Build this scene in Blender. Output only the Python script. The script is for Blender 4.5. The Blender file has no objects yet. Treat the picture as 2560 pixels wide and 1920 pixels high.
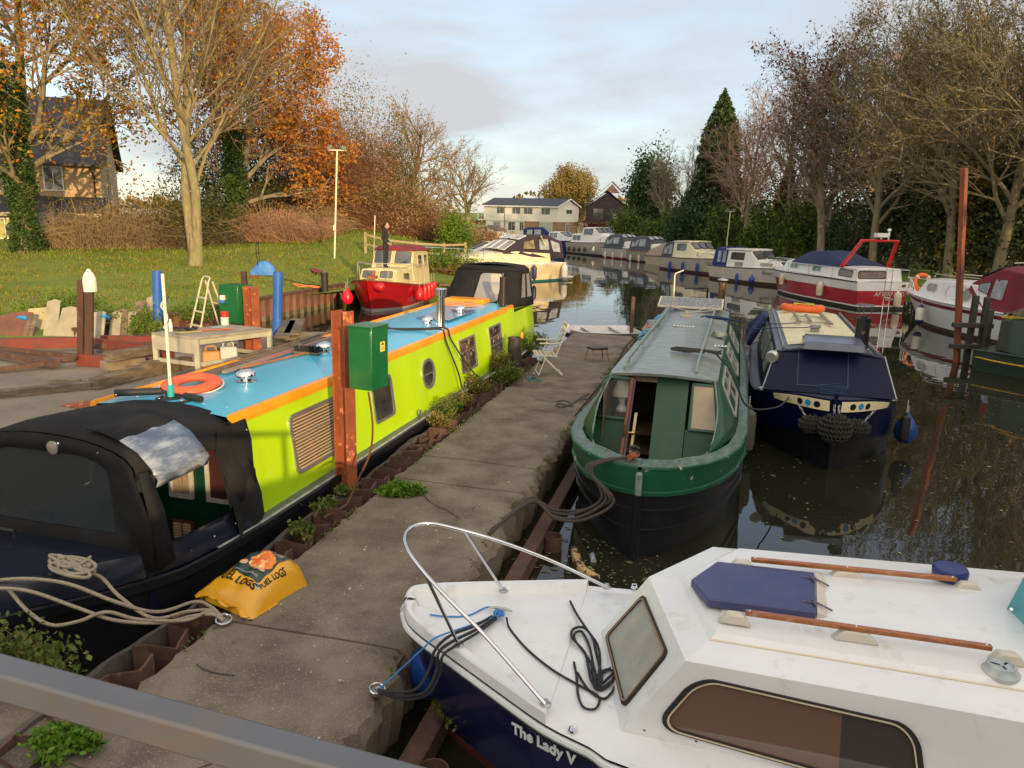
import bpy, math, random
from mathutils import Vector as V, Matrix
from math import sin, cos, pi, radians as rad
S = bpy.context.scene
COL = S.collection
# ---------------- camera, world, sun, exposure
FPX, PITCH, ROLL, CH = 1920.0, rad(12.62), rad(1.4), 3.55
cam = bpy.data.cameras.new('camera'); cam.sensor_width = 36; cam.lens = 27.0; cam.clip_end = 3000; cam.clip_start = .05
camo = bpy.data.objects.new('camera', cam); COL.objects.link(camo); S.camera = camo
camo.matrix_world = Matrix.Translation((0, 0, CH)) @ Matrix.Rotation(pi/2-PITCH, 4, 'X') @ Matrix.Rotation(ROLL, 4, 'Z')
SUN_AZ, SUN_EL = rad(157), rad(11)
w = bpy.data.worlds.new('World'); S.world = w; w.use_nodes = True
nt = w.node_tree; nt.nodes.clear(); N = nt.nodes.new; L = nt.links.new
out = N('ShaderNodeOutputWorld'); bg = N('ShaderNodeBackground'); sky = N('ShaderNodeTexSky')
sky.sky_type = 'NISHITA'; sky.sun_disc = False; sky.sun_elevation = rad(13); sky.sun_rotation = SUN_AZ
sky.air_density = 1.0; sky.dust_density = .5; sky.ozone_density = 2.2
tc = N('ShaderNodeTexCoord'); mp = N('ShaderNodeMapping'); mp.inputs['Scale'].default_value = (1.3, 1.3, 4.2); mp.inputs['Location'].default_value = (.3, 1.1, .4)
nz = N('ShaderNodeTexNoise'); nz.inputs['Scale'].default_value = 1.5; nz.inputs['Detail'].default_value = 7; nz.inputs['Roughness'].default_value = .55; nz.inputs['Distortion'].default_value = .35
cr = N('ShaderNodeValToRGB'); cr.color_ramp.elements[0].position = .36; cr.color_ramp.elements[0].color = (.50,)*3+(1,); cr.color_ramp.elements[1].position = .60; cr.color_ramp.elements[1].color = (1,)*3+(1,)
mx = N('ShaderNodeMix'); mx.data_type = 'RGBA'; mx.inputs['B'].default_value = (2.5, 2.6, 2.75, 1)
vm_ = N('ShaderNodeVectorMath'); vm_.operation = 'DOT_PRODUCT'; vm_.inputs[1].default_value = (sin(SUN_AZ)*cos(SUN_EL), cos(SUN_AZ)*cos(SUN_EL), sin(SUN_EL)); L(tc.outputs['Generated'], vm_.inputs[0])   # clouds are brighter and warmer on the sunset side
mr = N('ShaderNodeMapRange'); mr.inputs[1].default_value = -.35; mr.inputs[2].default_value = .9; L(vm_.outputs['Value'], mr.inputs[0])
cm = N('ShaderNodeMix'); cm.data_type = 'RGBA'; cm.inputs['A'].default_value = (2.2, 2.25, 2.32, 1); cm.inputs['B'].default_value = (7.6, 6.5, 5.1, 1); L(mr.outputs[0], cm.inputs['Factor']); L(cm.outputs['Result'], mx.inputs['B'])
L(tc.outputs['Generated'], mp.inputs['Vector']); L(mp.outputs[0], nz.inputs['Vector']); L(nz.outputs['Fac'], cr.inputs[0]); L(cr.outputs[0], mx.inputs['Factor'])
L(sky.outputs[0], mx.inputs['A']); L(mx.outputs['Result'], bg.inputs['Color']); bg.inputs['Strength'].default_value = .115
L(bg.outputs[0], out.inputs[0])
sl = bpy.data.lights.new('sun', 'SUN'); sl.energy = 1.9; sl.angle = rad(.55); sl.color = (1, .70, .36)
so = bpy.data.objects.new('sun', sl); COL.objects.link(so); so.location = (10, -20, 20)
sd = V((sin(SUN_AZ)*cos(SUN_EL), cos(SUN_AZ)*cos(SUN_EL), sin(SUN_EL))); so.rotation_euler = sd.to_track_quat('Z', 'Y').to_euler()
S.view_settings.view_transform = 'Standard'; S.view_settings.look = 'None'; S.view_settings.exposure = 1.38; S.view_settings.gamma = 1
S.cycles.max_bounces = 6; S.cycles.transparent_max_bounces = 12

# ---------------- calibration helper: a photo pixel (2560x1920) on a horizontal plane z -> real 3D point
def G(px, py, z):
    x, y = px-1280, -(py-960)
    c, s = cos(ROLL), sin(ROLL)
    xr, yr = x*c-y*s, x*s+y*c
    f, u = FPX*cos(PITCH)+yr*sin(PITCH), -FPX*sin(PITCH)+yr*cos(PITCH)
    t = (z-CH)/u
    return V((xr*t, f*t, z))
# ---------------- mesh builder
class MB:
    def __init__(s, xf=None): s.v = []; s.f = []; s.m = []; s.xf = xf
    def add(s, p):
        p = V(p)
        if s.xf: p = s.xf(p)
        s.v.append(tuple(p)); return len(s.v)-1
    def face(s, ids, m=0): s.f.append(tuple(ids)); s.m.append(m)
    def poly(s, pts, m=0): s.face([s.add(p) for p in pts], m)
    def box(s, c, d, rz=0, m=0, M=None, top=1.0):
        c = V(c); hx, hy, hz = d[0]/2, d[1]/2, d[2]/2
        Q = M.to_3x3() if M else Matrix.Rotation(rz, 3, 'Z')
        i = [s.add(c+Q @ V((x*hx*(top if z > 0 else 1), y*hy*(top if z > 0 else 1), z*hz))) for z in (-1, 1) for y in (-1, 1) for x in (-1, 1)]
        for q in ((0,2,3,1), (4,5,7,6), (0,1,5,4), (2,6,7,3), (0,4,6,2), (1,3,7,5)): s.face([i[k] for k in q], m)
        return s
    def bar(s, a, b, w, h, m=0, up=V((0,0,1))):
        a, b = V(a), V(b); d = (b-a); l = d.length; x = d.normalized()
        y = up.cross(x); y = y.normalized() if y.length > 1e-4 else V((0,1,0)); z = x.cross(y)
        return s.box((a+b)/2, (l, w, h), m=m, M=Matrix((x, y, z)).transposed())
    def tube(s, pts, r, n=8, m=0, cap=True, closed=False):
        pts = [V(p) for p in pts]; k = len(pts); rs = r if isinstance(r, (list, tuple)) else [r]*k
        t0 = (pts[1]-pts[0]).normalized(); u = t0.orthogonal().normalized(); rings = []
        for i, p in enumerate(pts):
            if closed: t = (pts[(i+1) % k]-pts[i-1])
            else: t = pts[min(i+1, k-1)]-pts[max(i-1, 0)]
            t = t.normalized() if t.length > 1e-9 else t0
            u = (u-t*u.dot(t)); u = u.normalized() if u.length > 1e-6 else t.orthogonal().normalized()
            w_ = t.cross(u)
            rings.append([s.add(p+(u*cos(2*pi*j/n)+w_*sin(2*pi*j/n))*rs[i]) for j in range(n)])
        for i in range(k if closed else k-1):
            a, b = rings[i], rings[(i+1) % k]
            for j in range(n): s.face((a[j], a[(j+1) % n], b[(j+1) % n], b[j]), m)
        if cap and not closed: s.face(rings[0][::-1], m); s.face(rings[-1], m)
        return s
    def lathe(s, prof, c=(0,0,0), n=16, m=0, ax=None, mats=None):
        c = V(c); z = V(ax).normalized() if ax else V((0,0,1)); x = z.orthogonal().normalized(); y = z.cross(x); rings = []
        for r, h in prof:
            rings.append([s.add(c+z*h+(x*cos(2*pi*j/n)+y*sin(2*pi*j/n))*max(r, 1e-4)) for j in range(n)])
        for i in range(len(prof)-1):
            for j in range(n): s.face((rings[i][j], rings[i][(j+1) % n], rings[i+1][(j+1) % n], rings[i+1][j]), mats[i] if mats else m)
        s.face(rings[0][::-1], mats[0] if mats else m); s.face(rings[-1], mats[-1] if mats else m)
        return s
    def prism(s, pts, d, m=0):
        pts = [V(p) for p in pts]; d = V(d)
        a = [s.add(p) for p in pts]; b = [s.add(p+d) for p in pts]; k = len(a)
        s.face(a[::-1], m); s.face(b, m)
        for i in range(k): s.face((a[i], a[(i+1) % k], b[(i+1) % k], b[i]), m)
        return s
    def grid(s, P, m=0, rowmat=None, close=False):
        ids = [[s.add(p) for p in row] for row in P]
        for i in range(len(P)-1):
            k = len(P[i]); 
            for j in range(k if close else k-1):
                s.face((ids[i][j], ids[i][(j+1) % k], ids[i+1][(j+1) % k], ids[i+1][j]), rowmat[j] if rowmat else m)
        return ids
    def loft(s, rings, m=0, cap=True):
        ids = s.grid(rings, m, close=True)
        if cap: s.face(ids[0][::-1], m); s.face(ids[-1], m)
        return s
    def build(s, name, mats, parent=None, smooth=38, bevel=0, tag=None):
        me = bpy.data.meshes.new(name); me.from_pydata(s.v, [], s.f)
        for m in (mats if isinstance(mats, (list, tuple)) else [mats]): me.materials.append(m)
        if len(me.materials) > 1: me.polygons.foreach_set('material_index', s.m)
        me.update()
        if smooth:
            me.polygons.foreach_set('use_smooth', [True]*len(me.polygons)); me.set_sharp_from_angle(angle=rad(smooth))
        o = bpy.data.objects.new(name, me); COL.objects.link(o)
        if parent: o.parent = parent
        if bevel:
            b = o.modifiers.new('bevel', 'BEVEL'); b.width = bevel; b.segments = 2; b.limit_method = 'ANGLE'; b.angle_limit = rad(40)
        if tag: T(o, *tag)
        return o
def T(o, label, cat, group=None):
    o['label'] = label; o['category'] = cat
    if group: o['group'] = group
    return o
def thing(name, label, cat, loc=(0,0,0), rz=0, group=None):
    o = bpy.data.objects.new(name, None); COL.objects.link(o); o.location = loc; o.rotation_euler = (0, 0, rz)
    o.empty_display_size = .2
    return T(o, label, cat, group)
def struct(mb, name, mats, smooth=0, kind='structure'):
    o = mb.build(name, mats, smooth=smooth); o['kind'] = kind; return o
def dup(root, loc, rz=None, label=None, group=None, scale=None):
    r = root.copy(); COL.objects.link(r); r.location = loc
    if rz is not None: r.rotation_euler = (0, 0, rz)
    if label: r['label'] = label
    if group: r['group'] = group
    if scale: r.scale = scale if isinstance(scale, tuple) else (scale,)*3
    for ch in list(root.children):
        c = ch.copy(); COL.objects.link(c); c.parent = r
        for g in list(ch.children): d = g.copy(); COL.objects.link(d); d.parent = c
    return r
def text(s, size, mat, parent, M, name='lettering', ext=.002, shear=0, bold=0, sx=1.0):
    cu = bpy.data.curves.new('t', 'FONT'); cu.body = s; cu.size = size; cu.extrude = ext; cu.shear = shear; cu.offset = bold
    cu.align_x = 'CENTER'; cu.align_y = 'CENTER'; cu.resolution_u = 3
    ob = bpy.data.objects.new('t', cu); COL.objects.link(ob); bpy.context.view_layer.update()
    me = bpy.data.meshes.new_from_object(ob); bpy.data.objects.remove(ob)
    me.transform(M @ Matrix.Diagonal((sx, 1, 1, 1))); me.name = name; me.materials.clear(); me.materials.append(mat)
    o = bpy.data.objects.new(name, me); COL.objects.link(o)
    if parent: o.parent = parent
    return o
def fr(o, x, n):  # frame matrix: origin, text direction x, outward normal n
    x = V(x).normalized(); n = V(n).normalized(); y = n.cross(x).normalized(); n = x.cross(y)
    return Matrix.Translation(V(o)) @ Matrix((x, y, n)).transposed().to_4x4()
# ---------------- materials
MATS = {}
def M(name, c, r=.6, met=0, c2=None, sc=4, var=.0, bump=0, bsc=30, st=(1,1,1), spec=.5, lo=.35, hi=.65, det=6, co='Object', alpha=1, trans=0, coat=0, c3=None, sc3=1, lo3=.5, hi3=.6, emi=0):
    if name in MATS: return MATS[name]
    m = bpy.data.materials.new(name); m.use_nodes = True; nt = m.node_tree; p = nt.nodes['Principled BSDF']; N = nt.nodes.new; L = nt.links.new
    c = tuple(c)+(1,); p.inputs['Base Color'].default_value = c; p.inputs['Roughness'].default_value = r; p.inputs['Metallic'].default_value = met
    p.inputs['Specular IOR Level'].default_value = spec; p.inputs['Coat Weight'].default_value = coat; p.inputs['Coat Roughness'].default_value = .08
    if alpha < 1: p.inputs['Alpha'].default_value = alpha
    if emi: p.inputs['Emission Color'].default_value = c; p.inputs['Emission Strength'].default_value = emi
    m.diffuse_color = c
    if c2 or var or bump or c3:
        tc = N('ShaderNodeTexCoord'); mp = N('ShaderNodeMapping'); mp.inputs['Scale'].default_value = st; L(tc.outputs[co], mp.inputs[0])
        cur = None
        if c2 or var:
            n = N('ShaderNodeTexNoise'); n.inputs['Scale'].default_value = sc; n.inputs['Detail'].default_value = det; n.inputs['Roughness'].default_value = .62; L(mp.outputs[0], n.inputs['Vector'])
            rp = N('ShaderNodeMapRange'); rp.inputs[1].default_value = lo; rp.inputs[2].default_value = hi; L(n.outputs['Fac'], rp.inputs[0])
            x = N('ShaderNodeMix'); x.data_type = 'RGBA'; x.inputs['A'].default_value = c
            x.inputs['B'].default_value = (tuple(c2)+(1,)) if c2 else tuple(k*(1-var) for k in c[:3])+(1,)
            L(rp.outputs[0], x.inputs['Factor']); cur = x.outputs['Result']
        if c3:
            n3 = N('ShaderNodeTexNoise'); n3.inputs['Scale'].default_value = sc3; n3.inputs['Detail'].default_value = 8; n3.inputs['Roughness'].default_value = .7; L(mp.outputs[0], n3.inputs['Vector'])
            r3 = N('ShaderNodeMapRange'); r3.inputs[1].default_value = lo3; r3.inputs[2].default_value = hi3; L(n3.outputs['Fac'], r3.inputs[0])
            y = N('ShaderNodeMix'); y.data_type = 'RGBA'; y.inputs['A'].default_value = c
            if cur: L(cur, y.inputs['A'])
            y.inputs['B'].default_value = tuple(c3)+(1,); L(r3.outputs[0], y.inputs['Factor']); cur = y.outputs['Result']
        if cur: L(cur, p.inputs['Base Color'])
        if bump:
            b = N('ShaderNodeTexNoise'); b.inputs['Scale'].default_value = bsc; b.inputs['Detail'].default_value = 5; L(mp.outputs[0], b.inputs['Vector'])
            q = N('ShaderNodeBump'); q.inputs['Strength'].default_value = min(1, bump*8); q.inputs['Distance'].default_value = bump; L(b.outputs['Fac'], q.inputs['Height']); L(q.outputs[0], p.inputs['Normal'])
    MATS[name] = m; return m
def leafmat(name, c, c2, c3=None, sc=.8, tr=.35):
    m = M(name, c, .55, c2=c2, sc=sc, c3=c3, sc3=sc*2.3, lo3=.48, hi3=.62, lo=.4, hi=.6, spec=.25); p = m.node_tree.nodes['Principled BSDF']
    nt = m.node_tree; t = nt.nodes.new('ShaderNodeBsdfTranslucent'); x = nt.nodes.new('ShaderNodeMixShader'); x.inputs[0].default_value = tr
    src = p.inputs['Base Color'].links[0].from_socket; nt.links.new(src, t.inputs[0]); o = nt.nodes['Material Output']
    nt.links.new(p.outputs[0], x.inputs[1]); nt.links.new(t.outputs[0], x.inputs[2]); nt.links.new(x.outputs[0], o.inputs[0]); return m
def clear(name, c, r=.12, a=.35):   # see-through vinyl or glass pane
    m = bpy.data.materials.new(name); m.use_nodes = True; nt = m.node_tree; p = nt.nodes['Principled BSDF']; N = nt.nodes.new
    p.inputs['Base Color'].default_value = tuple(c)+(1,); p.inputs['Roughness'].default_value = r
    n = N('ShaderNodeTexNoise'); n.inputs['Scale'].default_value = 3; tc = N('ShaderNodeTexCoord'); nt.links.new(tc.outputs['Object'], n.inputs['Vector'])
    q = N('ShaderNodeBump'); q.inputs['Strength'].default_value = .25; q.inputs['Distance'].default_value = .01; nt.links.new(n.outputs['Fac'], q.inputs['Height']); nt.links.new(q.outputs[0], p.inputs['Normal'])
    t = N('ShaderNodeBsdfTransparent'); x = N('ShaderNodeMixShader'); x.inputs[0].default_value = a
    nt.links.new(t.outputs[0], x.inputs[1]); nt.links.new(p.outputs[0], x.inputs[2]); nt.links.new(x.outputs[0], nt.nodes['Material Output'].inputs[0]); MATS[name] = m; return m
# ---------------- shared shapes
def win(parent, c4, glass, frame, fw=.03, r=.06, d=.012, bars=(), vbars=(), name='window', n=5):
    bl, br, tr, tl = [V(p) for p in c4]; W_ = ((br-bl).length+(tr-tl).length)/2; H_ = ((tl-bl).length+(tr-br).length)/2
    nn = (br-bl).cross(tl-bl).normalized(); r = min(r, W_*.49, H_*.49)
    def mp(x, y): u, v = x/W_, y/H_; return (bl*(1-u)+br*u)*(1-v)+(tl*(1-u)+tr*u)*v
    def loop(o, rr):
        P = []
        for cx, cy, a0 in ((W_-o-rr, o+rr, -90), (W_-o-rr, H_-o-rr, 0), (o+rr, H_-o-rr, 90), (o+rr, o+rr, 180)):
            for k in range(n+1):
                a = rad(a0+90*k/n); P.append(mp(cx+rr*cos(a), cy+rr*sin(a)))
        return P
    A, B = loop(0, r), loop(fw, max(r-fw*.6, .002)); k = len(A)
    w1 = MB(); a0 = [w1.add(p-nn*.004) for p in A]; a1 = [w1.add(p+nn*d) for p in A]; b1 = [w1.add(p+nn*d) for p in B]; b0 = [w1.add(p-nn*.002) for p in B]
    for i in range(k):
        j = (i+1) % k; w1.face((a0[i], a0[j], a1[j], a1[i])); w1.face((a1[i], a1[j], b1[j], b1[i])); w1.face((b1[i], b1[j], b0[j], b0[i]))
    for v in bars: w1.bar(mp(fw*.5, H_*v)+nn*d*.6, mp(W_-fw*.5, H_*v)+nn*d*.6, min(fw*.8, .03), d*.8, up=nn.cross(br-bl).normalized())
    for u in vbars: w1.bar(mp(W_*u, fw*.5)+nn*d*.6, mp(W_*u, H_-fw*.5)+nn*d*.6, min(fw*.8, .03), d*.8, up=nn.cross(tl-bl).normalized())
    o = w1.build(name, frame, parent, smooth=30)
    g = MB(); g.poly([p+nn*d*.25 for p in B]); g.build('pane', glass, o, smooth=0); return o
def rope(pts, r, mat, name, label, sub=6, parent=None, n=6, sag=0, group=None):
    P = cat(pts, sub)
    o = MB().tube(P, r, n).build(name, mat, parent)
    if label: T(o, label, 'rope', group)
    return o
def cat(pts, sub=6):   # Catmull-Rom through the points
    p = [V(q) for q in pts]; p = [p[0]*2-p[1]]+p+[p[-1]*2-p[-2]]; R_ = []
    for i in range(1, len(p)-2):
        a, b, c, d = p[i-1], p[i], p[i+1], p[i+2]
        for k in range(sub):
            t = k/sub; R_.append(.5*((2*b)+(c-a)*t+(2*a-5*b+4*c-d)*t*t+(3*b-a-3*c+d)*t**3))
    return R_+[p[-2]]
def sagl(a, b, s, n=9):
    a, b = V(a), V(b); return [a.lerp(b, k/n)-V((0,0,s*4*(k/n)*(1-k/n))) for k in range(n+1)]
def g(x, y, z): return G(x*1.15732, y*1.15732, z)     # same, for positions read off the 2212 px wide view
RS = random.Random(11)
def uvw(az):
    a = rad(az); return lambda u, v, z=0: V((u*sin(a)+v*cos(a), u*cos(a)-v*sin(a), z))
J = uvw(14.3); B15 = uvw(15.5)
# ---------------- palette
white = M('white_gelcoat', (.76,.77,.77), .28, c2=(.60,.62,.60), sc=1.6, c3=(.50,.48,.42), sc3=7, lo3=.60, hi3=.78, coat=.3)
whitedull = M('white_paint', (.72,.72,.68), .5, c2=(.55,.54,.49), sc=3)
cream = M('cream_paint', (.72,.62,.38), .35, c2=(.6,.5,.3), sc=2, coat=.2)
black = M('black_bitumen', (.008,.009,.012), .38, c2=(.015,.015,.018), sc=2.5, c3=(.05,.045,.04), sc3=3, lo3=.64, hi3=.78, bump=.003, bsc=9, spec=.35)
blackrope = M('black_rope', (.02,.02,.024), .8, bump=.004, bsc=260)
paleR = M('sisal_rope', (.36,.31,.22), .85, c2=(.22,.19,.14), sc=60, bump=.004, bsc=200)
blueR = M('blue_rope', (.04,.20,.50), .7, bump=.003, bsc=260)
canvas = M('black_canvas', (.009,.009,.010), .85, c2=(.017,.017,.018), sc=2.2, bump=.012, bsc=3.2, c3=(.030,.030,.027), sc3=9, lo3=.58, hi3=.8, spec=.25)
chrome = M('stainless', (.72,.72,.74), .12, 1, bump=.0)
steel = M('galvanised', (.50,.51,.52), .38, .9, c2=(.36,.36,.36), sc=12)
alu = M('window_alloy', (.50,.50,.49), .35, .8, c2=(.40,.39,.37), sc=20)
rubber = M('rubber', (.015,.015,.015), .6)
glassd = M('dark_glass', (.02,.024,.028), .05, c2=(.06,.055,.05), sc=2.5, spec=.8)
glassl = M('grey_glass', (.15,.17,.18), .08, c2=(.30,.31,.30), sc=1.6, spec=.7)
vinyl = clear('clear_vinyl', (.55,.60,.65), .15, .40)
vinyld = clear('smoked_vinyl', (.055,.065,.075), .10, .52)
rust = M('rust', (.34,.085,.025), .8, c2=(.20,.055,.022), sc=7, c3=(.62,.22,.08), sc3=9, lo3=.56, hi3=.62, bump=.006, bsc=30)
rustb = M('brown_rust', (.115,.060,.042), .85, c2=(.060,.036,.027), sc=6, c3=(.20,.10,.06), sc3=12, lo3=.55, hi3=.7, bump=.006, bsc=26)
wood = M('old_timber', (.16,.115,.075), .85, c2=(.085,.060,.042), sc=3, st=(1,1,6), c3=(.26,.22,.17), sc3=4, lo3=.5, hi3=.75, bump=.008, bsc=24)
teak = M('teak', (.42,.145,.035), .4, c2=(.22,.075,.025), sc=8, st=(1,8,8), c3=(.42,.36,.30), sc3=5, lo3=.60, hi3=.72, coat=.2)
conc = M('concrete', (.195,.160,.118), .92, c2=(.105,.084,.060), sc=2.1, det=14, lo=.38, hi=.62, c3=(.36,.30,.23), sc3=75, lo3=.54, hi3=.70, bump=.02, bsc=70, st=(1,1,1), co='Generated' if False else 'Object')
yardm = M('yard_concrete', (.27,.225,.17), .9, c2=(.17,.14,.105), sc=.7, c3=(.36,.31,.24), sc3=30, lo3=.55, hi3=.7, bump=.01, bsc=40)
grassm = M('grass', (.17,.215,.018), .9, c2=(.10,.155,.012), sc=.55, c3=(.17,.14,.04), sc3=2.5, lo3=.55, hi3=.70, bump=.03, bsc=14)
bladem = leafmat('grass_blades', (.19,.25,.02), (.12,.18,.015), (.26,.21,.05), .5, .3)
# ---------------- water
wm = bpy.data.materials.new('river_water'); wm.use_nodes = True; nt = wm.node_tree; p = nt.nodes['Principled BSDF']
p.inputs['Base Color'].default_value = (.019,.019,.012,1); p.inputs['Roughness'].default_value = .018; p.inputs['IOR'].default_value = 1.42; p.inputs['Specular IOR Level'].default_value = .62
tc = nt.nodes.new('ShaderNodeTexCoord'); q = nt.nodes.new('ShaderNodeBump'); n1 = nt.nodes.new('ShaderNodeTexNoise'); n1.inputs['Scale'].default_value = .9; n1.inputs['Detail'].default_value = 3
q.inputs['Strength'].default_value = .14; q.inputs['Distance'].default_value = .04
nt.links.new(tc.outputs['Object'], n1.inputs['Vector']); nt.links.new(n1.outputs['Fac'], q.inputs['Height']); nt.links.new(q.outputs[0], p.inputs['Normal'])
wmb = MB(); wmb.poly([(-300,-100,0), (300,-100,0), (300,260,0), (-300,260,0)]); struct(wmb, 'water', wm)
# ---------------- banks: one ground sheet round the water, out to the horizon
def sm(a, b, x): t = max(0, min(1, (x-a)/(b-a))); return t*t*(3-2*t)
def zg(x, y):
    z = .50+.25*sm(-4, -12, x)*sm(12, 22, y)*(1-sm(60, 90, y))
    z += .75*sm(24, 42, y)*sm(-2, -12, x)*(1-sm(58, 85, y))
    z += 1.25*math.exp(-(((x+7)/6)**2+((y-47)/8)**2))
    return z+.04*sin(x*.9)*cos(y*.7)-(.15*sm(80, 95, y))
edge = [(-45,10), (-24,14.2), (-14,15.8), (-9.9,16.9), (-9.3,18.6), (-7.9,23.9), (-6.55,29.0), (-5.2,31.6), (-3.1,33.6), (-1.4,37), (-1.7,44), (-2.6,52), (-2.2,62), (-1.2,74), (.5,86), (3,95), (7,95), (9,84), (11,72), (13,62), (15.5,54), (18.2,46), (20.5,39), (22.3,33), (25,27), (27,19), (26,8), (23,-3), (20,-14), (18,-45), (0,-50), (-50,-30)]
ed = cat([V((x, y, 0)) for x, y in edge]+[V((-45,10,0))], 7)[:-1]
cen = V((2, 42, 0)); rows = []
for k, e in enumerate(ed):
    d = (e-cen).normalized(); row = [e+V((0,0,-.4))+d*.0, e+V((0,0,zg(e.x, e.y)-.10))+d*.04]
    for r in (.35, 1, 2, 3.5, 5.5, 8, 11, 15, 20, 27, 40, 70, 150, 500, 1400):
        q_ = e+d*r; row.append(V((q_.x, q_.y, zg(q_.x, q_.y) if r < 200 else .5)))
    rows.append(row)
rows.append(rows[0]); gb = MB(); gb.grid(rows); struct(gb, 'ground', grassm, smooth=60)
# grass blades on the lawn, fallen leaves
bl = MB()
def onland(x, y):
    return (x < -10 and y > 19) or (y > 23.9 and x < -7.9+(y-23.9)*.27-.15 and y < 30) or (y >= 30 and x < -5.6+(y-31)*.30 and y < 40 and x < -3) or (40 <= y < 60 and x < -3)
k = 0
while k < 30000:
    y = 17.5+32*RS.random()**1.5; x = RS.uniform(-34, -2)
    if not onland(x, y): continue
    k += 1; z = zg(x, y); h = RS.uniform(.03, .09)*(1+y/60); a = RS.uniform(0, 6.28); wd = .012+y*.0006
    bl.poly([(x-wd*cos(a), y-wd*sin(a), z-.01), (x+wd*cos(a), y+wd*sin(a), z-.01), (x+RS.uniform(-.04,.04), y+RS.uniform(-.04,.04), z+h)])
struct(bl, 'grass', bladem, kind='stuff')
lf = MB(); k = 0
while k < 2600:
    x, y = RS.gauss(-13, 7), RS.gauss(32, 6)
    if not onland(x, y) or y < 19: continue
    k += 1; z = zg(x, y)+.035; s_ = RS.uniform(.03, .065); a = RS.uniform(0, 6); t = RS.uniform(-.03, .03)
    lf.poly([(x+s_*cos(a), y+s_*sin(a), z+t), (x-s_*sin(a)*.6, y+s_*cos(a)*.6, z), (x-s_*cos(a), y-s_*sin(a), z-t), (x+s_*sin(a)*.6, y-s_*cos(a)*.6, z+.01)])
leafo = leafmat('orange_leaves', (.55,.19,.025), (.38,.11,.02), (.62,.34,.05), .5, .35)
struct(lf, 'fallen_leaves', leafo, kind='stuff')
# ---------------- yard slab behind the lime boat
yd = MB(); edge_y = [B15(-9, -6.28), B15(18.3, -6.28), (-9.25, 18.75, 0), (-9.9, 16.9, 0), (-14, 15.9, 0), (-30, 15, 0), (-40, -6, 0), (-6, -9, 0)]
edge_y = [V((p[0], p[1], -.3)) for p in edge_y]; yd.prism(edge_y, (0,0,.80)); struct(yd, 'yard', yardm)
# ---------------- jetty
jt = MB(); joints = [-3.5, 1.2, 4.55, 7.85, 8.75, 12.95, 16.9, 19.7]
def jz(u, v): return .5+.012*sin(u*1.7+v)+.008*sin(u*5+v*3)
for a, b in zip(joints, joints[1:]):
    nu = max(3, int((b-a)*15)); rowz = []
    for i in range(nu+1):
        u = a+.012+(b-a-.024)*i/nu; ragR = .07*abs(sin(u*7.3))*abs(cos(u*2.1))+.09*RS.random()**2; ragL = .05*RS.random()
        vl, vr = -3.42+ragL, -1.80-ragR
        row = [J(u, vl, -.2), J(u, vl, .42)]+[J(u, vl+(vr-vl)*t, jz(u, t*1.6)-(.035*RS.random()+.005 if t in (0, 1) else 0)) for t in (0, .03, .25, .5, .75, .965, 1)]
        row += [J(u, vr+.03+.03*RS.random(), .40), J(u, vr+.02, .2), J(u, vr-.06, -.2)]
        rowz.append(row)
    ids = jt.grid(rowz); jt.face(ids[0]); jt.face(ids[-1][::-1])
jt.prism([J(-3.5,-3.4,-.3), J(19.65,-3.4,-.3), J(19.65,-1.9,-.3), J(-3.5,-1.9,-.3)], (0,0,.77), 0)
for k in range(15):   # cracks and old joints
    u, v = RS.uniform(2, 18), RS.uniform(-3.3, -2.9); du, dv = RS.uniform(-.4, .4), RS.uniform(.10, .16)
    for s_ in range(RS.randrange(4, 10)):
        a, b = u+du*.25+RS.uniform(-.06, .06), v+dv*RS.uniform(.6, 1.2)
        if b > -1.98: break
        w_ = RS.uniform(.003, .007); jt.poly([J(p, q, jz(p, q+3.42)+.006) for p, q in ((u-w_, v), (u+w_, v), (a+w_, b), (a-w_, b))], 1); u, v = a, b
struct(jt, 'jetty', [conc, M('crack_dark', (.045,.04,.03), .95)], smooth=25)
ld = MB(); ld.prism([V((p.x, p.y, -.3)) for p in (G(-500,1690,.5), G(250,1775,.5), J(2.6,-3.45), J(-2.5,-3.45), V((-6.2,-2.5,0)))], (0,0,.79)); struct(ld, 'landing', conc)
# piling along the left edge of the jetty
sp = thing('sheet_piling', 'corrugated rusty steel piling along the left edge of the concrete jetty', 'piling', J(8, -3.55))
sp.location = (0,0,0)
pm = MB(); pts = []; u = -3.0; k = 0; per = .36
while u < 15.5:
    for du, v in ((0,-3.46), (.09,-3.46), (.14,-3.66), (.27,-3.66), (.32,-3.46)): pts.append((u+du, v))
    u += per
tp = []
for i, (u, v) in enumerate(pts):
    tz = .50+.05*RS.random()+.03*sin(i); tp.append((u, v, tz))
for off in (0, .012):
    pass
ra = [[J(u, v, -.35), J(u, v, tz), J(u, v-.016, tz+.004), J(u, v-.016, -.35)] for u, v, tz in tp]
pm.grid(ra); pm.build('corrugated_sheet', rustb, sp, smooth=0)
wp = MB(); rows = []
for i in range(150):
    u = -3+18.5*i/149; c = -3.75+.012*sin(u*6)+.006*RS.random(); t = .47+.03*sin(u*2.2)+.02*RS.random()
    rows.append([J(u, c-.03, .1), J(u, c-.035, t), J(u, c+.02+.02*RS.random(), t+.02), J(u, c+.03, .1)])
wp.grid(rows); wp.build('waling', M('grey_waling', (.12,.10,.085), .9, c2=(.06,.05,.045), sc=5, bump=.01, bsc=30), sp, smooth=30)
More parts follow.
